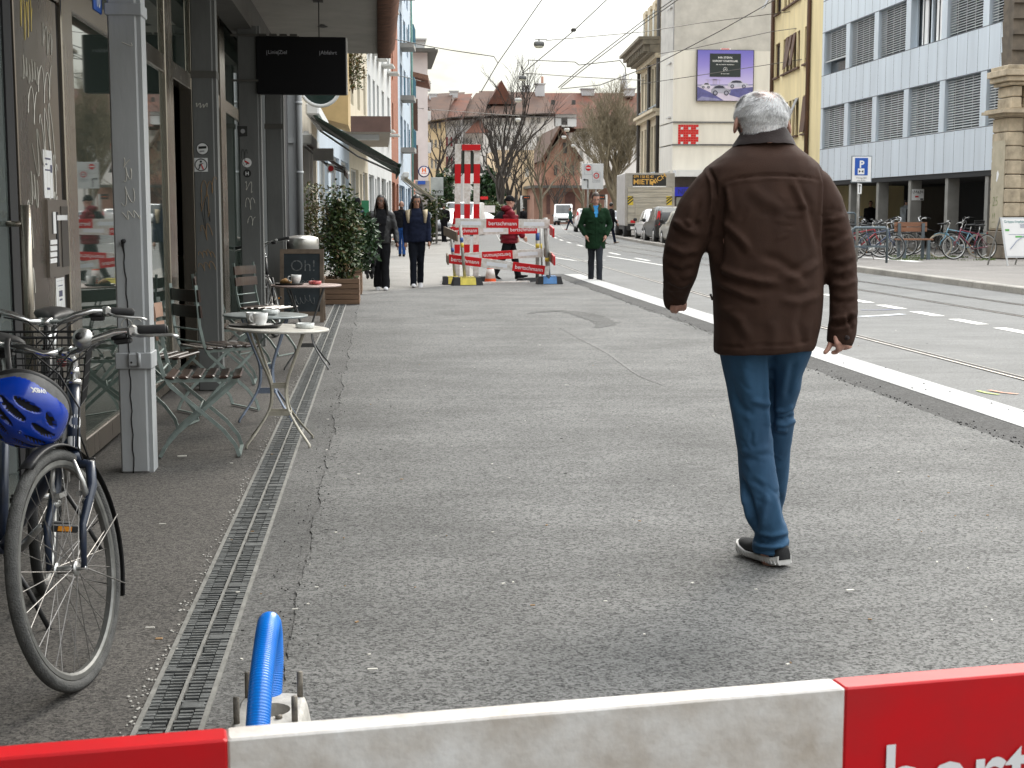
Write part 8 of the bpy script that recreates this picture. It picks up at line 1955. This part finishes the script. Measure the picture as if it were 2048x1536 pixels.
pt_white=mat('car_white',(.80,.80,.80),.25,0,var=.05,coat=.5);pt_grey=mat('car_grey',(.032,.032,.030),.35,.2,var=.1,coat=.15);pt_beige=mat('car_beige',(.42,.40,.34),.3,.2,var=.05,coat=.4);pt_black=mat('car_black',(.015,.016,.02),.25,0,var=.1,coat=.5)
Zr=-.058
def park(px,py):p=gr(px,py,Zr);return p
hd_=-.03
car('dark grey estate car with tall red tail lamps parked behind the white hatchback',(13.02,64.6,Zr),R(-3),pt_grey,'suv',4.55,1.80,1.66)
car('white hatchback parked between the box truck and the grey estate car',(13.52,70.0,Zr),R(-3),pt_white,'hatch',4.1,1.74,1.56)
car('pale beige car mostly hidden behind the arm of the walking man',(12.62,58.6,Zr),R(-2),pt_beige,'hatch',4.2,1.76,1.5)
car('white car parked beyond the box truck near the man in green',(15.0,104,Zr),R(-6),pt_white,'suv',4.3,1.8,1.65)
car('small silver car peeping out behind the box truck',(14.0,86.5,Zr),R(-4),mat('car_silver',(.45,.46,.47),.3,.4,var=.05,coat=.4),'hatch',4.0,1.72,1.5)
car('white van facing the camera far down the street',(xat(1127,158),158,Zr),R(172),pt_white,'van',5.2,2.05,2.25,'van','vehicles parked along the far kerb')
car('white delivery van standing on the left behind the striped signpost',(xat(928,88),88,Zr),R(168),pt_white,'van',5.0,1.95,2.0,'van','vehicles standing on the left side of the street')
car('black car standing at the left kerb beyond the sign pole',(xat(881,73),73.5,Zr),R(172),pt_black,'suv',4.3,1.8,1.6,group='vehicles standing on the left side of the street')
car('white saloon seen side on behind the striped planks',(xat(960,96),96,Zr),R(-88),pt_white,'hatch',4.4,1.75,1.42,group='vehicles standing on the left side of the street')
# box truck
Yt=75.0;tx0,tx1=xat(1252,Yt),xat(1347,Yt);tk=empty('box_truck',((tx0+tx1)/2,Yt,Zr),0,'box truck seen from behind with worn aluminium tail lift and rental sign','truck');zb_,zt_=zat(452,Yt),zat(345,Yt)
M_tbox=mat('truck_alu',(.42,.40,.37),.5,.4,var=.2,vscale=1.5);M_tail=mat('tail_lift',(.46,.43,.37),.6,.3,var=.25,vscale=2.5,stretch=(.3,1,4))
mb=MB();mb.bx(tx0-.02,tx1,Yt+.06,Yt+5.4,zb_,zt_,0,.03);plain(tk,mb,'cargo_box',mat('truck_side',(.55,.54,.52),.5,.1,var=.12))
mb=MB();zl0,zl1=zat(448,Yt),zat(374,Yt);n=7
for k in range(n):mb.bx(tx0+.09,tx1-.08,Yt-.02,Yt+.05,zl0+(zl1-zl0)*k/n+.006,zl0+(zl1-zl0)*(k+1)/n-.006,0,.006)
mb.bx(tx0+.5,tx0+.62,Yt-.05,Yt-.02,zl0,zl0+1.1);plain(tk,mb,'tail_lift',M_tail)
mb=MB();[mb.bx(a,b,Yt,Yt+.06,zb_,zt_,0,.01)for a,b in((tx0-.04,tx0+.08),(tx1-.07,tx1+.03))];mb.bx(tx0+.08,tx1-.07,Yt,Yt+.055,zat(373,Yt),zt_-.01);plain(tk,mb,'door_frame',M_tbox)
mb=MB();mb.bx(xat(1265,Yt),xat(1331,Yt),Yt-.03,Yt-.005,zat(371.5,Yt),zat(349,Yt),0);mb.bx(xat(1265,Yt),xat(1331,Yt),Yt-.04,Yt-.005,zat(374,Yt),zat(371.6,Yt),1);sgp=plain(tk,mb,'sign_panel',[M_ink,M_white])
M_or=mat('letter_gold',(.72,.42,.10),.5,var=.1)
mb=text_mb('079 158 82 43',.20,(xat(1267,Yt),Yt-.034,zat(355.5,Yt)),(1,0,0),(0,0,1),.008,width=1.02);mb.join(text_mb('MIETE',.37,(xat(1266,Yt),Yt-.034,zat(368,Yt)),(1,0,0),(0,0,1),.012,width=1.0));mb.join(text_mb('MICH',.33,(xat(1303,Yt),Yt-.036,zat(371,Yt)),(.86,0,.52),(-.52,0,.86),.012,width=.86));loc(mb,tk).build('lettering',M_or,sgp)
for(xa,xb)in((1255.5,1266.5),(1332,1343)):
 mb=MB();z0_,z1_=zat(410,Yt),zat(392,Yt);a,b=xat(xa,Yt),xat(xb,Yt);mb.quad((a,Yt-.024,z0_),(b,Yt-.024,z0_),(b,Yt-.024,z1_),(a,Yt-.024,z1_));
 for k in range(3):
  t=k/3;q=[(a,z0_+(z1_-z0_)*t),(b,min(z1_,z0_+(z1_-z0_)*(t+.5))),(b,min(z1_,z0_+(z1_-z0_)*(t+.68))),(a,z0_+(z1_-z0_)*(t+.18))];mb.add([(x,Yt-.028,z)for x,z in q],[(0,1,2,3)],1)
 plain(tk,mb,'hazard_plate',[mat('hazard_yellow',(.66,.50,.05),.5,var=.1),M_ink])
mb=MB();mb.bx(tx0+.1,tx1-.1,Yt+.1,Yt+5.2,.42,zb_-.002);mb.bx(tx0+.12,tx1-.1,Yt,Yt+.1,.40,.75);ch_=plain(tk,mb,'chassis',M_blk)
mb=MB();mb.bx(tx0+.25,tx0+.6,Yt-.03,Yt-.001,.78,.92);plain(tk,mb,'tail_lamp',M_tailred);mb=MB();mb.bx(tx0+.25,tx0+.75,Yt-.03,Yt-.001,.46,.60);plain(tk,mb,'number_plate',M_white)
for s_ in(-1,1):
 for y in(1.0,6.0):
  mb=MB();xw=(tx1-tx0)/2*.86*s_;mb.cyl((xw-.18,y,.42),(xw+.18,y,.42),.42,n=20);mb.build('wheel',M_tyre,tk)
mb=MB();mb.bx(tx0+.12,tx1-.12,Yt+5.45,Yt+7.1,.45,2.4,0,.1);plain(tk,mb,'cab',pt_white);tk.rotation_euler=(0,0,R(-4.5))
# white direction board
Yd=70.0;dx=empty('direction_sign',(xat(1184,Yd),Yd,Zr),0,'large white road sign with no entry disc and black left arrow','sign')
def D(x,y,d):return(xat(1140+x/5.906,Yd),Yd-d,zat(300+y/5.906,Yd))
def dq(mb,x0,y0,x1,y1,d,mi):mb.add([D(x0,y1,d),D(x1,y1,d),D(x1,y0,d),D(x0,y0,d)],[(0,1,2,3)],mi)
mb=MB();a,b=D(138,462,0),D(391,158,0);mb.bx(a[0],b[0],Yd,Yd+.06,a[2],b[2],0,.01);fc=plain(dx,mb,'panel',mat('sign_panel',(.68,.69,.70),.5,var=.05))
mb=MB();k5=Yd/FPX/5.906
c_=D(213,210,0);disc(mb,(c_[0],c_[2]),33*k5,Yd-.02,0,24);dq(mb,188,203,238,216,.03,1);c_=D(308,301,0);disc(mb,(c_[0],c_[2]),34*k5,Yd-.02,0,24,24*k5);plain(dx,mb,'prohibition_disc',[M_red,M_white])
mb=MB();dq(mb,170,345,214,356,.02,0);dq(mb,203,345,214,446,.021,0);mb.add([D(148,350,.02),D(176,336,.02),D(176,364,.02)],[(0,1,2)],0)
for(x0,y0,x1,y1)in((168,168,256,288),(262,255,352,380)):
 for q in((x0,y0,x1,y0+3),(x0,y1-3,x1,y1),(x0,y0,x0+3,y1),(x1-3,y0,x1,y1)):dq(mb,*q,.015,1)
dq(mb,290,296,326,306,.02,1);dq(mb,270,350,345,354,.02,1);dq(mb,270,362,345,366,.02,1);plain(dx,mb,'arrow',[M_ink,mat('sign_line',(.35,.36,.38),.6,var=0)])
mb=MB();[mb.cyl((xat(px,Yd),Yd+.1,Zr),(xat(px,Yd),Yd+.1,zat(330,Yd)),.045,n=8)for px in(1176,1192)];plain(dx,mb,'pole',M_pipe)
# ---------------------------------------------------------------- the old town closing the street
M_tile=mat('roof_tile',(.16,.054,.030),.9,0,var=.35,vscale=.5,c2=(.055,.028,.02),bump=.5,bscale=3);M_tile2=mat('roof_tile_brown',(.085,.045,.03),.9,0,var=.3,vscale=.5,bump=.5,bscale=3)
M_owall=mat('old_wall_pale',(.80,.77,.74),.9,0,var=.08,vscale=.3);M_oyel=mat('old_wall_yellow',(.60,.46,.28),.9,0,var=.1,vscale=.3);M_ogrey=mat('old_wall_grey',(.52,.52,.53),.9,0,var=.1,vscale=.3);M_sands=mat('red_sandstone',(.34,.19,.14),.9,0,var=.2,vscale=.6);M_owin=mat('old_window',(.075,.07,.068),.3,0,var=.3)
M_redsh=mat('red_shutter',(.16,.02,.03),.7,var=.1)
def old(lbl,Y,px0,px1,pyt,wall,wins,depth=14,frm=None,ws=None):
 h=house(lbl,(xat((px0+px1)/2,Y),Y));X0,X1=xat(px0,Y),xat(px1,Y)
 facade(h,(X0,Y),(X1,Y),-.3,zat(pyt,Y),[(xat(a,Y)-X0,xat(b,Y)-X0,zat(d,Y),zat(c_,Y))for a,b,c_,d in wins],wall,depth=depth,recess=.3,pane=M_owin,frm=frm or M_fr,fw=.16,mull=1);return h
def roof(h,Y,pts_front,pts_back,m,name='roof'):
 """sloped face between a lower front row of pixels (at Y) and an upper row (at Y + d)"""
 mb=MB();P=[tuple(at(x,y,Y+d))for x,y,d in pts_front];Q=[tuple(at(x,y,Y+d))for x,y,d in pts_back];k=min(len(P),len(Q))
 mb.add(P+Q[::-1],[tuple(range(len(P)+len(Q)))]);c=[tuple(Vector(p)+Vector((0,.5,-.5)))for p in P+Q[::-1]];mb.add(c,[tuple(range(len(c)-1,-1,-1))]);return plain(h,mb,name,m)
def chimney(h,px,py0,py1,w_,Y):mb=MB();x=xat(px,Y);mb.bx(x-w_/2,x+w_/2,Y,Y+w_,zat(py1,Y),zat(py0,Y));mb.bx(x-w_*.62,x+w_*.62,Y-w_*.1,Y+w_*1.1,zat(py0,Y),zat(py0-2,Y));plain(h,mb,'chimney',M_ogrey)
Yo=225.0
w_=[(a,b,c_,d)for a,b in((979,988.5),(994.5,1005.5),(1009,1020.5),(1024,1035),(1040,1051))for c_,d in((232,252),(271,294))]+[(1009,1018,255,262),(1021,1029,255,262),(1062,1070,233,247),(1072,1081,233,247),(1072,1086,272,294)]+[(a,b,c_,d)for a,b in((960,971),(1022,1034),(1046,1056))for c_,d in((312,334),(355,378))]
h=old('large pale old town house with steep red tiled roof at the end of the street',Yo,966,1110,228,M_owall,w_)
roof(h,Yo,[(966,230,-1.5),(1112,226,-1.5)],[(1015,184,8),(1086,184,8)],M_tile2);roof(h,Yo,[(962,230,0),(990,230,0)],[(958,182,9),(1020,182,9)],M_tile2)
mb=MB();mb.prism([tuple(at(x,y,Yo+2))for x,y in((976,208),(1030,208),(1003,160))],(0,6,0));plain(h,mb,'gable',M_tile)
chimney(h,1080,168,192,1.4,Yo+6);chimney(h,1049,173,184,.8,Yo+8);chimney(h,1055,172,184,.8,Yo+8);mb=MB();mb.cyl(at(1084.5,180,Yo+7),at(1084.5,153,Yo+7),.2,n=8);plain(h,mb,'flue',M_sands)
h=old('pale bay fronted old house with a flared tile canopy left of the large one',Yo-3,924,966,230,M_owall,[(925+7.5*k,930+7.5*k,c_,d)for k in range(3)for c_,d in((236,252),(276,292),(314,334))]+[(946+8*k,952+8*k,314,334)for k in range(2)]+[(958,972-8,276,292)])
roof(h,Yo-3,[(918,233,-1.5),(968,231,-1.5)],[(952,186,8),(980,184,8)],M_tile2)
mb=MB();V=[tuple(at(x,y,Yo-3-d))for x,y,d in((930,266,2.5),(980,265,2.5),(970,255,1.6),(962,238,.4),(950,238,.4),(941,255,1.6),(930,267,0),(980,266,0))];mb.add(V,[(0,1,2,5),(5,2,3,4),(0,6,7,1)]);plain(h,mb,'tile_canopy',M_tile)
h=old('yellow old house behind the bare tree beside the hotel',Yo-8,856,892,238,M_oyel,[(862+8*k,867+8*k,c_,d)for k in range(3)for c_,d in((244,258),(280,296),(318,338),(358,376))]);roof(h,Yo-8,[(855,242,-1.5),(893,236,-1.5)],[(862,195,8),(905,190,8)],M_tile2);chimney(h,909,184,196,1.2,Yo)
h=old('grey old house with dark red shutters between the yellow and pale houses',Yo-5,890,926,232,M_ogrey,[(897+9*k,903+9*k,c_,d)for k in range(3)for c_,d in((240,255),(278,296),(316,338),(356,376))]);roof(h,Yo-5,[(886,236,-1.5),(926,232,-1.5)],[(915,189,8),(945,187,8)],M_tile);mb=MB();[mb.bx(xat(893+9*k,Yo-5),xat(896.5+9*k,Yo-5),Yo-5.12,Yo-5,zat(d,Yo),zat(c_,Yo))for k in range(3)for c_,d in((278,296),(316,338),(356,376))];plain(h,mb,'shutter',M_redsh)
h=old('old house with red roof and white dormer right of the large pale one',Yo+4,1108,1190,250,M_owall,[(1116+14*k,1124+14*k,c_,d)for k in range(5)for c_,d in((258,275),(300,320))]);roof(h,Yo+4,[(1088,262,-2),(1192,255,-2)],[(1080,186,9),(1192,186,9)],M_tile);mb=MB();mb.bx(xat(1108,Yo),xat(1152,Yo),Yo,Yo+5,zat(252,Yo),zat(228,Yo));plain(h,mb,'dormer',M_wht);roof(h,Yo,[(1100,228,-.6),(1156,228,-.6)],[(1138,190,6),(1146,186,6)],M_tile);mb=MB();mb.bx(xat(1122,Yo),xat(1134,Yo),Yo-.06,Yo,zat(249,Yo),zat(235,Yo));[mb.bx(xat(a,Yo+1),xat(a+7,Yo+1),Yo+.4,Yo+1,zat(208,Yo),zat(199,Yo))for a in(1101,1142)];plain(h,mb,'dormer_window',M_owin)
h=old('long old house with brown roof behind the large bare tree',Yo+6,1190,1300,246,M_owall,[(1198+14*k,1205+14*k,c_,d)for k in range(7)for c_,d in((255,275),(300,320))]);roof(h,Yo+6,[(1188,250,-2),(1302,250,-2)],[(1188,186,9),(1302,186,9)],M_tile);chimney(h,1175,177,190,2,Yo+12);chimney(h,1258,176,190,1.6,Yo+12);mb=MB();mb.lathe([(.6,0),(.6,1.5),(0,3.4)],at(1248,184,Yo+14),8);plain(h,mb,'turret',M_ogrey)
h=house('low roofs of distant houses behind the yellow old house',(xat(880,260),260));roof(h,258,[(845,215,0),(925,212,0)],[(858,188,8),(930,184,8)],M_tile2);mb=MB();mb.bx(xat(840,262),xat(930,262),262,268,0,zat(205,262));plain(h,mb,'wall',M_oyel);chimney(h,868,190,200,1.4,262)
# red sandstone gabled chapel, low pavilion, arched house
Yc=190.0
h=house('red sandstone gabled chapel building with a steep tiled roof',(xat(1130,Yc),Yc));mb=MB();mb.prism([tuple(at(x,y,Yc))for x,y in((1090,440),(1090,322),(1130,262),(1160,318),(1160,440))],(0,20,0));plain(h,mb,'wall',M_sands)
mb=MB();mb.prism([tuple(at(x,y,Yc-1.2))for x,y in((1081,322),(1120,251),(1124,251),(1088,322))],(0,20,0));mb.prism([tuple(at(x,y,Yc-1.2))for x,y in((1120,251),(1168,322),(1162,322),(1121,258))],(0,20,0));plain(h,mb,'roof',M_tile2);mb=MB()
for(a,b,c_,d)in((1125,1133,285,306),(1128,1132,322,345),(1108,1114,330,350),(1142,1148,330,350)):mb.bx(xat(a,Yc),xat(b,Yc),Yc-.1,Yc,zat(d,Yc),zat(c_,Yc))
plain(h,mb,'window',M_owin)
Yp_=172.0;h=house('low red stone pavilion with a wide flat roof',(xat(1130,Yp_),Yp_));mb=MB();mb.bx(xat(1068,Yp_),xat(1245,Yp_),Yp_,Yp_+10,-.2,zat(374,Yp_));plain(h,mb,'wall',M_sands);mb=MB();mb.bx(xat(1060,Yp_),xat(1235,Yp_),Yp_-1.8,Yp_+10,zat(376,Yp_),zat(371,Yp_));plain(h,mb,'roof',M_beam);mb=MB()
for(a,b,c_,d)in((1093,1100,390,428),(1108,1113,392,406),(1130,1150,384,420),(1178,1186,384,420)):mb.bx(xat(a,Yp_),xat(b,Yp_),Yp_-.08,Yp_,zat(d,Yp_),zat(c_,Yp_))
plain(h,mb,'window',mat('pavilion_door',(.13,.06,.05),.7,var=.2))
Ya=180.0;h=old('cream house with a dark arched doorway left of the pavilion',Ya,990,1068,300,mat('cream_house',(.66,.50,.33),.9,var=.06,vscale=.3),[(1012,1022,334,354),(1030,1036,384,420),(1050,1058,334,354)]);mb=MB();c=at(1049,412,Ya-.1);r_=16*Ya/FPX;mb.add([(c.x+r_*math.cos(a),Ya-.1,c.z+r_*math.sin(a))for a in[math.pi*k/14 for k in range(15)]]+[(c.x-r_,Ya-.1,0),(c.x+r_,Ya-.1,0)],[tuple(range(17))]);plain(h,mb,'arched_door',mat('arch_dark',(.05,.05,.04),.6,var=.3))
# ---------------------------------------------------------------- bare trees, hedges
def bare_tree(lbl,base,h,spread,r0,seed,m,levels=6,fork=.3,up=.25,crown_m=None,thin=1.0,lean=0):
 r2=random.Random(seed);t=empty('bare_tree',base,0,lbl,'tree','bare street trees');tr,cr_=MB(),MB()
 def grow(p,d,l,r_,lv):
  pts=[p];n_=3
  for k in range(n_):d=(d+Vector((r2.gauss(0,.13),r2.gauss(0,.13),up*.25))).normalized();pts.append(pts[-1]+d*l/n_)
  (tr if lv>=levels-1 else cr_).tube(pts,[r_,r_*.92,r_*.84,r_*.74],6 if lv>3 else(4 if lv>1 else 3),cap=False)
  if lv==0:return
  for k in range((r2.choice((2,3,3))if levels<8 else r2.choice((2,3,3,4)))if lv<levels else 5):
   q=pts[-1]if k<2 else pts[r2.choice((1,2))];sd=Vector((r2.gauss(0,1),r2.gauss(0,1),r2.gauss(0,.35))).normalized();grow(q,(d+sd*spread).normalized(),l*r2.uniform(.62,.86),max(thin*.013,r_*r2.uniform(.50,.66)),lv-1)
 grow(Vector((0,0,-.1)),Vector((lean,0,1)),h*fork,r0,levels);tr.build('trunk',m,t);cr_.build('crown',crown_m or m,t);return t
M_bark=mat('bark_dark',(.045,.036,.030),.95,0,var=.3,vscale=2);M_bark2=mat('bark_pale',(.15,.125,.085),.95,0,var=.25,vscale=2);M_twigg=mat('twig_olive',(.20,.17,.115),.95,0,var=.2,vscale=1)
bare_tree('dark bare tree with upright limbs before the pale old town house',(xat(1002,140),140,-.06),15.5,.40,.34,4,M_bark,levels=6,fork=.30,thin=.9,up=.3)
bare_tree('second dark bare tree leaning over beside the first one',(xat(1012,150),150,-.06),12,.55,.24,14,M_bark,levels=5,fork=.27,thin=1.1,lean=.12)
bt=bare_tree('large dense bare tree rising behind the box truck',(xat(1234,116),116,.06),13.6,.46,.30,11,M_bark2,levels=8,fork=.24,up=.3,crown_m=M_twigg,thin=.75)
bare_tree('slim bare tree with pale trunk in the middle of the street end',(xat(1080,150),150,-.06),10.5,.5,.20,21,M_bark2,levels=5,fork=.38,thin=1.0)
bare_tree('small bare tree before the red pavilion',(xat(1118,160),160,-.06),8.5,.6,.15,25,M_bark,levels=5,fork=.3,thin=1.0)
bare_tree('bare tree standing by the direction sign',(xat(1168,150),150,.06),9.5,.5,.18,29,M_bark2,levels=5,fork=.34,crown_m=M_twigg,thin=1.0)
bare_tree('dark bare tree leaning out beside the pinkish hotel',(xat(872,135),135,-.06),12.5,.58,.26,33,M_bark,fork=.28,thin=1.1,lean=.12)
shrub('conifer','dark green conifer standing before the pale old town house',(xat(978,165),165,0),zat(338,165),lambda t:1.9*math.sin(math.pi*min(1,.25+t*.72)),5200,.55,LD,41,(4,3,1),stems=3)
shrub('round_bush','round clipped green bush at the street end',(xat(986,120),120,0),2.3,lambda t:1.2*math.sin(math.pi*min(1,.2+t*.75)),2200,.3,LM,42,(3,5,2,.2));shrub('ivy_column','dark ivy covering the corner behind the grey street sign',(xat(893,125),125,0),5.0,lambda t:.9,2600,.35,LD,43,(3,3,2))
mb=MB();mb.bx(xat(905,130),xat(1000,130),130,130.4,0,1.5);o=mb.build('garden_wall',M_ogrey);tag(o,'low grey garden wall behind the parked white cars','wall')
# information boards
def info(lbl,px0,px1,py0,py1,Y,m,ptxt):
 o=empty('info_display',(xat((px0+px1)/2,Y),Y,0),0,lbl,'display','tram stop displays');mb=MB();mb.bx(xat(px0,Y),xat(px1,Y),Y,Y+.3,zat(py1,Y),zat(py0,Y));plain(o,mb,'casing',m);mb=MB();[mb.bx(xat(px0+(px1-px0)*a,Y),xat(px0+(px1-px0)*b,Y),Y-.03,Y-.01,zat(py0+(py1-py0)*.6,Y),zat(py0+(py1-py0)*.45,Y))for a,b in((.15,.55),(.65,.85))];plain(o,mb,'lettering',mat('display_orange',(.55,.10,.02),.5,var=0));mb=MB();mb.cyl((xat(ptxt,Y),Y+.35,-.06),(xat(ptxt,Y),Y+.35,zat(py0,Y)),.12,n=8);plain(o,mb,'pole',M_pipe);return o
info('dark tram stop display before the arched doorway',1046,1060,391,399,135,M_blk,1044);info('dark tram stop display right of the man in green',1196,1210,389,399,112,M_blk,1213)
mb=MB();mb.bx(xat(961,118),xat(976,118),118,118.2,zat(399,118),zat(393,118));o=mb.build('red_sign',M_red);tag(o,'small red sign board behind the striped planks','sign');mb=MB();mb.bx(xat(970,105),xat(990,105),105,105.1,zat(425,105),zat(411,105));o=mb.build('notice_board',M_white);tag(o,'white notice board left of the burgundy puffer jacket','board')
# ---------------------------------------------------------------- tram wires and hanging lamps
M_wireb=mat('tram_wire',(.05,.045,.04),.6,.3,var=0)
def wire(lbl,pts,r_=.011,sag=0.0,grp='overhead tram wires'):
 P=[at(x,y,Y)for x,y,Y in pts];out=[]
 for i in range(len(P)-1):
  for k in range(9):t=k/8;q=P[i].lerp(P[i+1],t);q.z-=sag*4*t*(1-t);out.append(q)
 mb=MB();mb.tube(out,[r_*max(.6,(p.y/34))for p in out],5,cap=False);o=mb.build('tram_wire',M_wireb);tag(o,lbl,'wire',grp);return o
wire('tram wire running up from the old town roof to the top left of the sky',[(1093,-14,22),(1032,74,34),(996,126,60),(962,184,120)]);wire('tram wire rising to the top of the sky between the two lamps',[(1236,-22,20),(1147,62,30),(1046,146,60)])
wire('long tram wire falling from the yellow house to the street end',[(1552,-2,40),(1440,62,48),(1317,126,60),(1200,170,85),(1120,178,110)]);wire('upper of two tram wires passing the ornate cornice',[(1362,-12,30),(1281,45,40),(1160,138,75),(1117,175,110)]);wire('lower of two tram wires passing the ornate cornice',[(1372,-12,30),(1285,49,40),(1164,141,75),(1122,175,110)])
wire('span wire sagging from the left roofs to the first tram wire',[(786,78,60),(860,93,61),(905,101,62),(988,113,62),(996,126,60)],.011);wire('span wire holding the big hanging lamp',[(1092,81,52),(1285,64,56),(1400,46,60),(1640,16,66)],.009)
wire('span wire with an angled bend across the street middle',[(1044,146,60),(1057,128,60),(1057,120,60),(1150,124,62),(1158,130,62),(1240,121,63),(1250,134,63),(1252,152,63)],.010);wire('straight span wire between the second lamp and the cornice',[(1045,146,60),(1160,154,62),(1290,161,64)],.009);wire('span wire crossing the billboard from the grey house',[(1317,108,86),(1390,96,82),(1545,63,66),(1720,40,56)],.008);wire('lowest span wire crossing the billboard',[(1282,168,90),(1390,152,82),(1545,128,66),(1628,115,60)],.008)
wire('span wire over the left houses with small insulators',[(700,122,60),(800,152,80),(862,167,100)],.009);wire('low span wire in front of the old town roofs',[(822,215,110),(900,222,120),(1040,232,130),(1160,238,130)],.007)
def lamp(lbl,px,py,k,Y):
 c=at(px,py,Y);s_=k*Y/FPX;o=empty('hanging_lamp',c,0,lbl,'street lamp','lamps hung over the street');mb=MB();mb.lathe([(0,-.25),(.85,-.25),(1.0,-.1),(1.0,.45),(.8,.62),(0,.66)],(0,0,0),18);mb.v=[(x*s_,y*s_,z*s_)for x,y,z in mb.v];mb.build('housing',mat('lamp_grey',(.14,.14,.14),.6,var=.1)if k>7 else mat('lamp_pale',(.50,.50,.48),.5,var=.1),o);mb=MB();mb.lathe([(0,-.62),(.6,-.55),(.88,-.30),(.86,-.24),(0,-.24)],(0,0,0),18);mb.v=[(x*s_,y*s_,z*s_)for x,y,z in mb.v];mb.build('diffuser',mat('lamp_glass',(.7,.68,.55),.3,var=.05),o);mb=MB();mb.bar((-s_*.8,0,s_*1.05),(s_*1.5,0,s_*1.05),s_*.12,s_*.12);mb.cyl((0,0,s_*.6),(0,0,s_*1.1),s_*.12,n=8);mb.build('hanger',M_wireb,o);return o
for a in(('large dark lamp hanging highest over the street',1078,90,10.5,52),('dark lamp hanging below the large one',1045,157,8.2,60),('pale lamp hanging before the red roof',1036.5,201,7,95),('smaller pale lamp before the pale house windows',1036,240,5.5,120),('pale lamp left of the large bare tree',1134,260,5.5,110),('small pale lamp just below the chapel gable lamp',1128,275,5,115),('lowest small pale lamp near the direction sign',1147,292,4.6,125)):lamp(*a)
mb=MB();c=at(1147,65,30);mb.box(c+Vector((0,0,.05)),(.09,.14,.06),None,0,.01);o=mb.build('wire_coupling',M_wireb);tag(o,'small grey box clamped on the tram wire right of the large lamp','coupling')
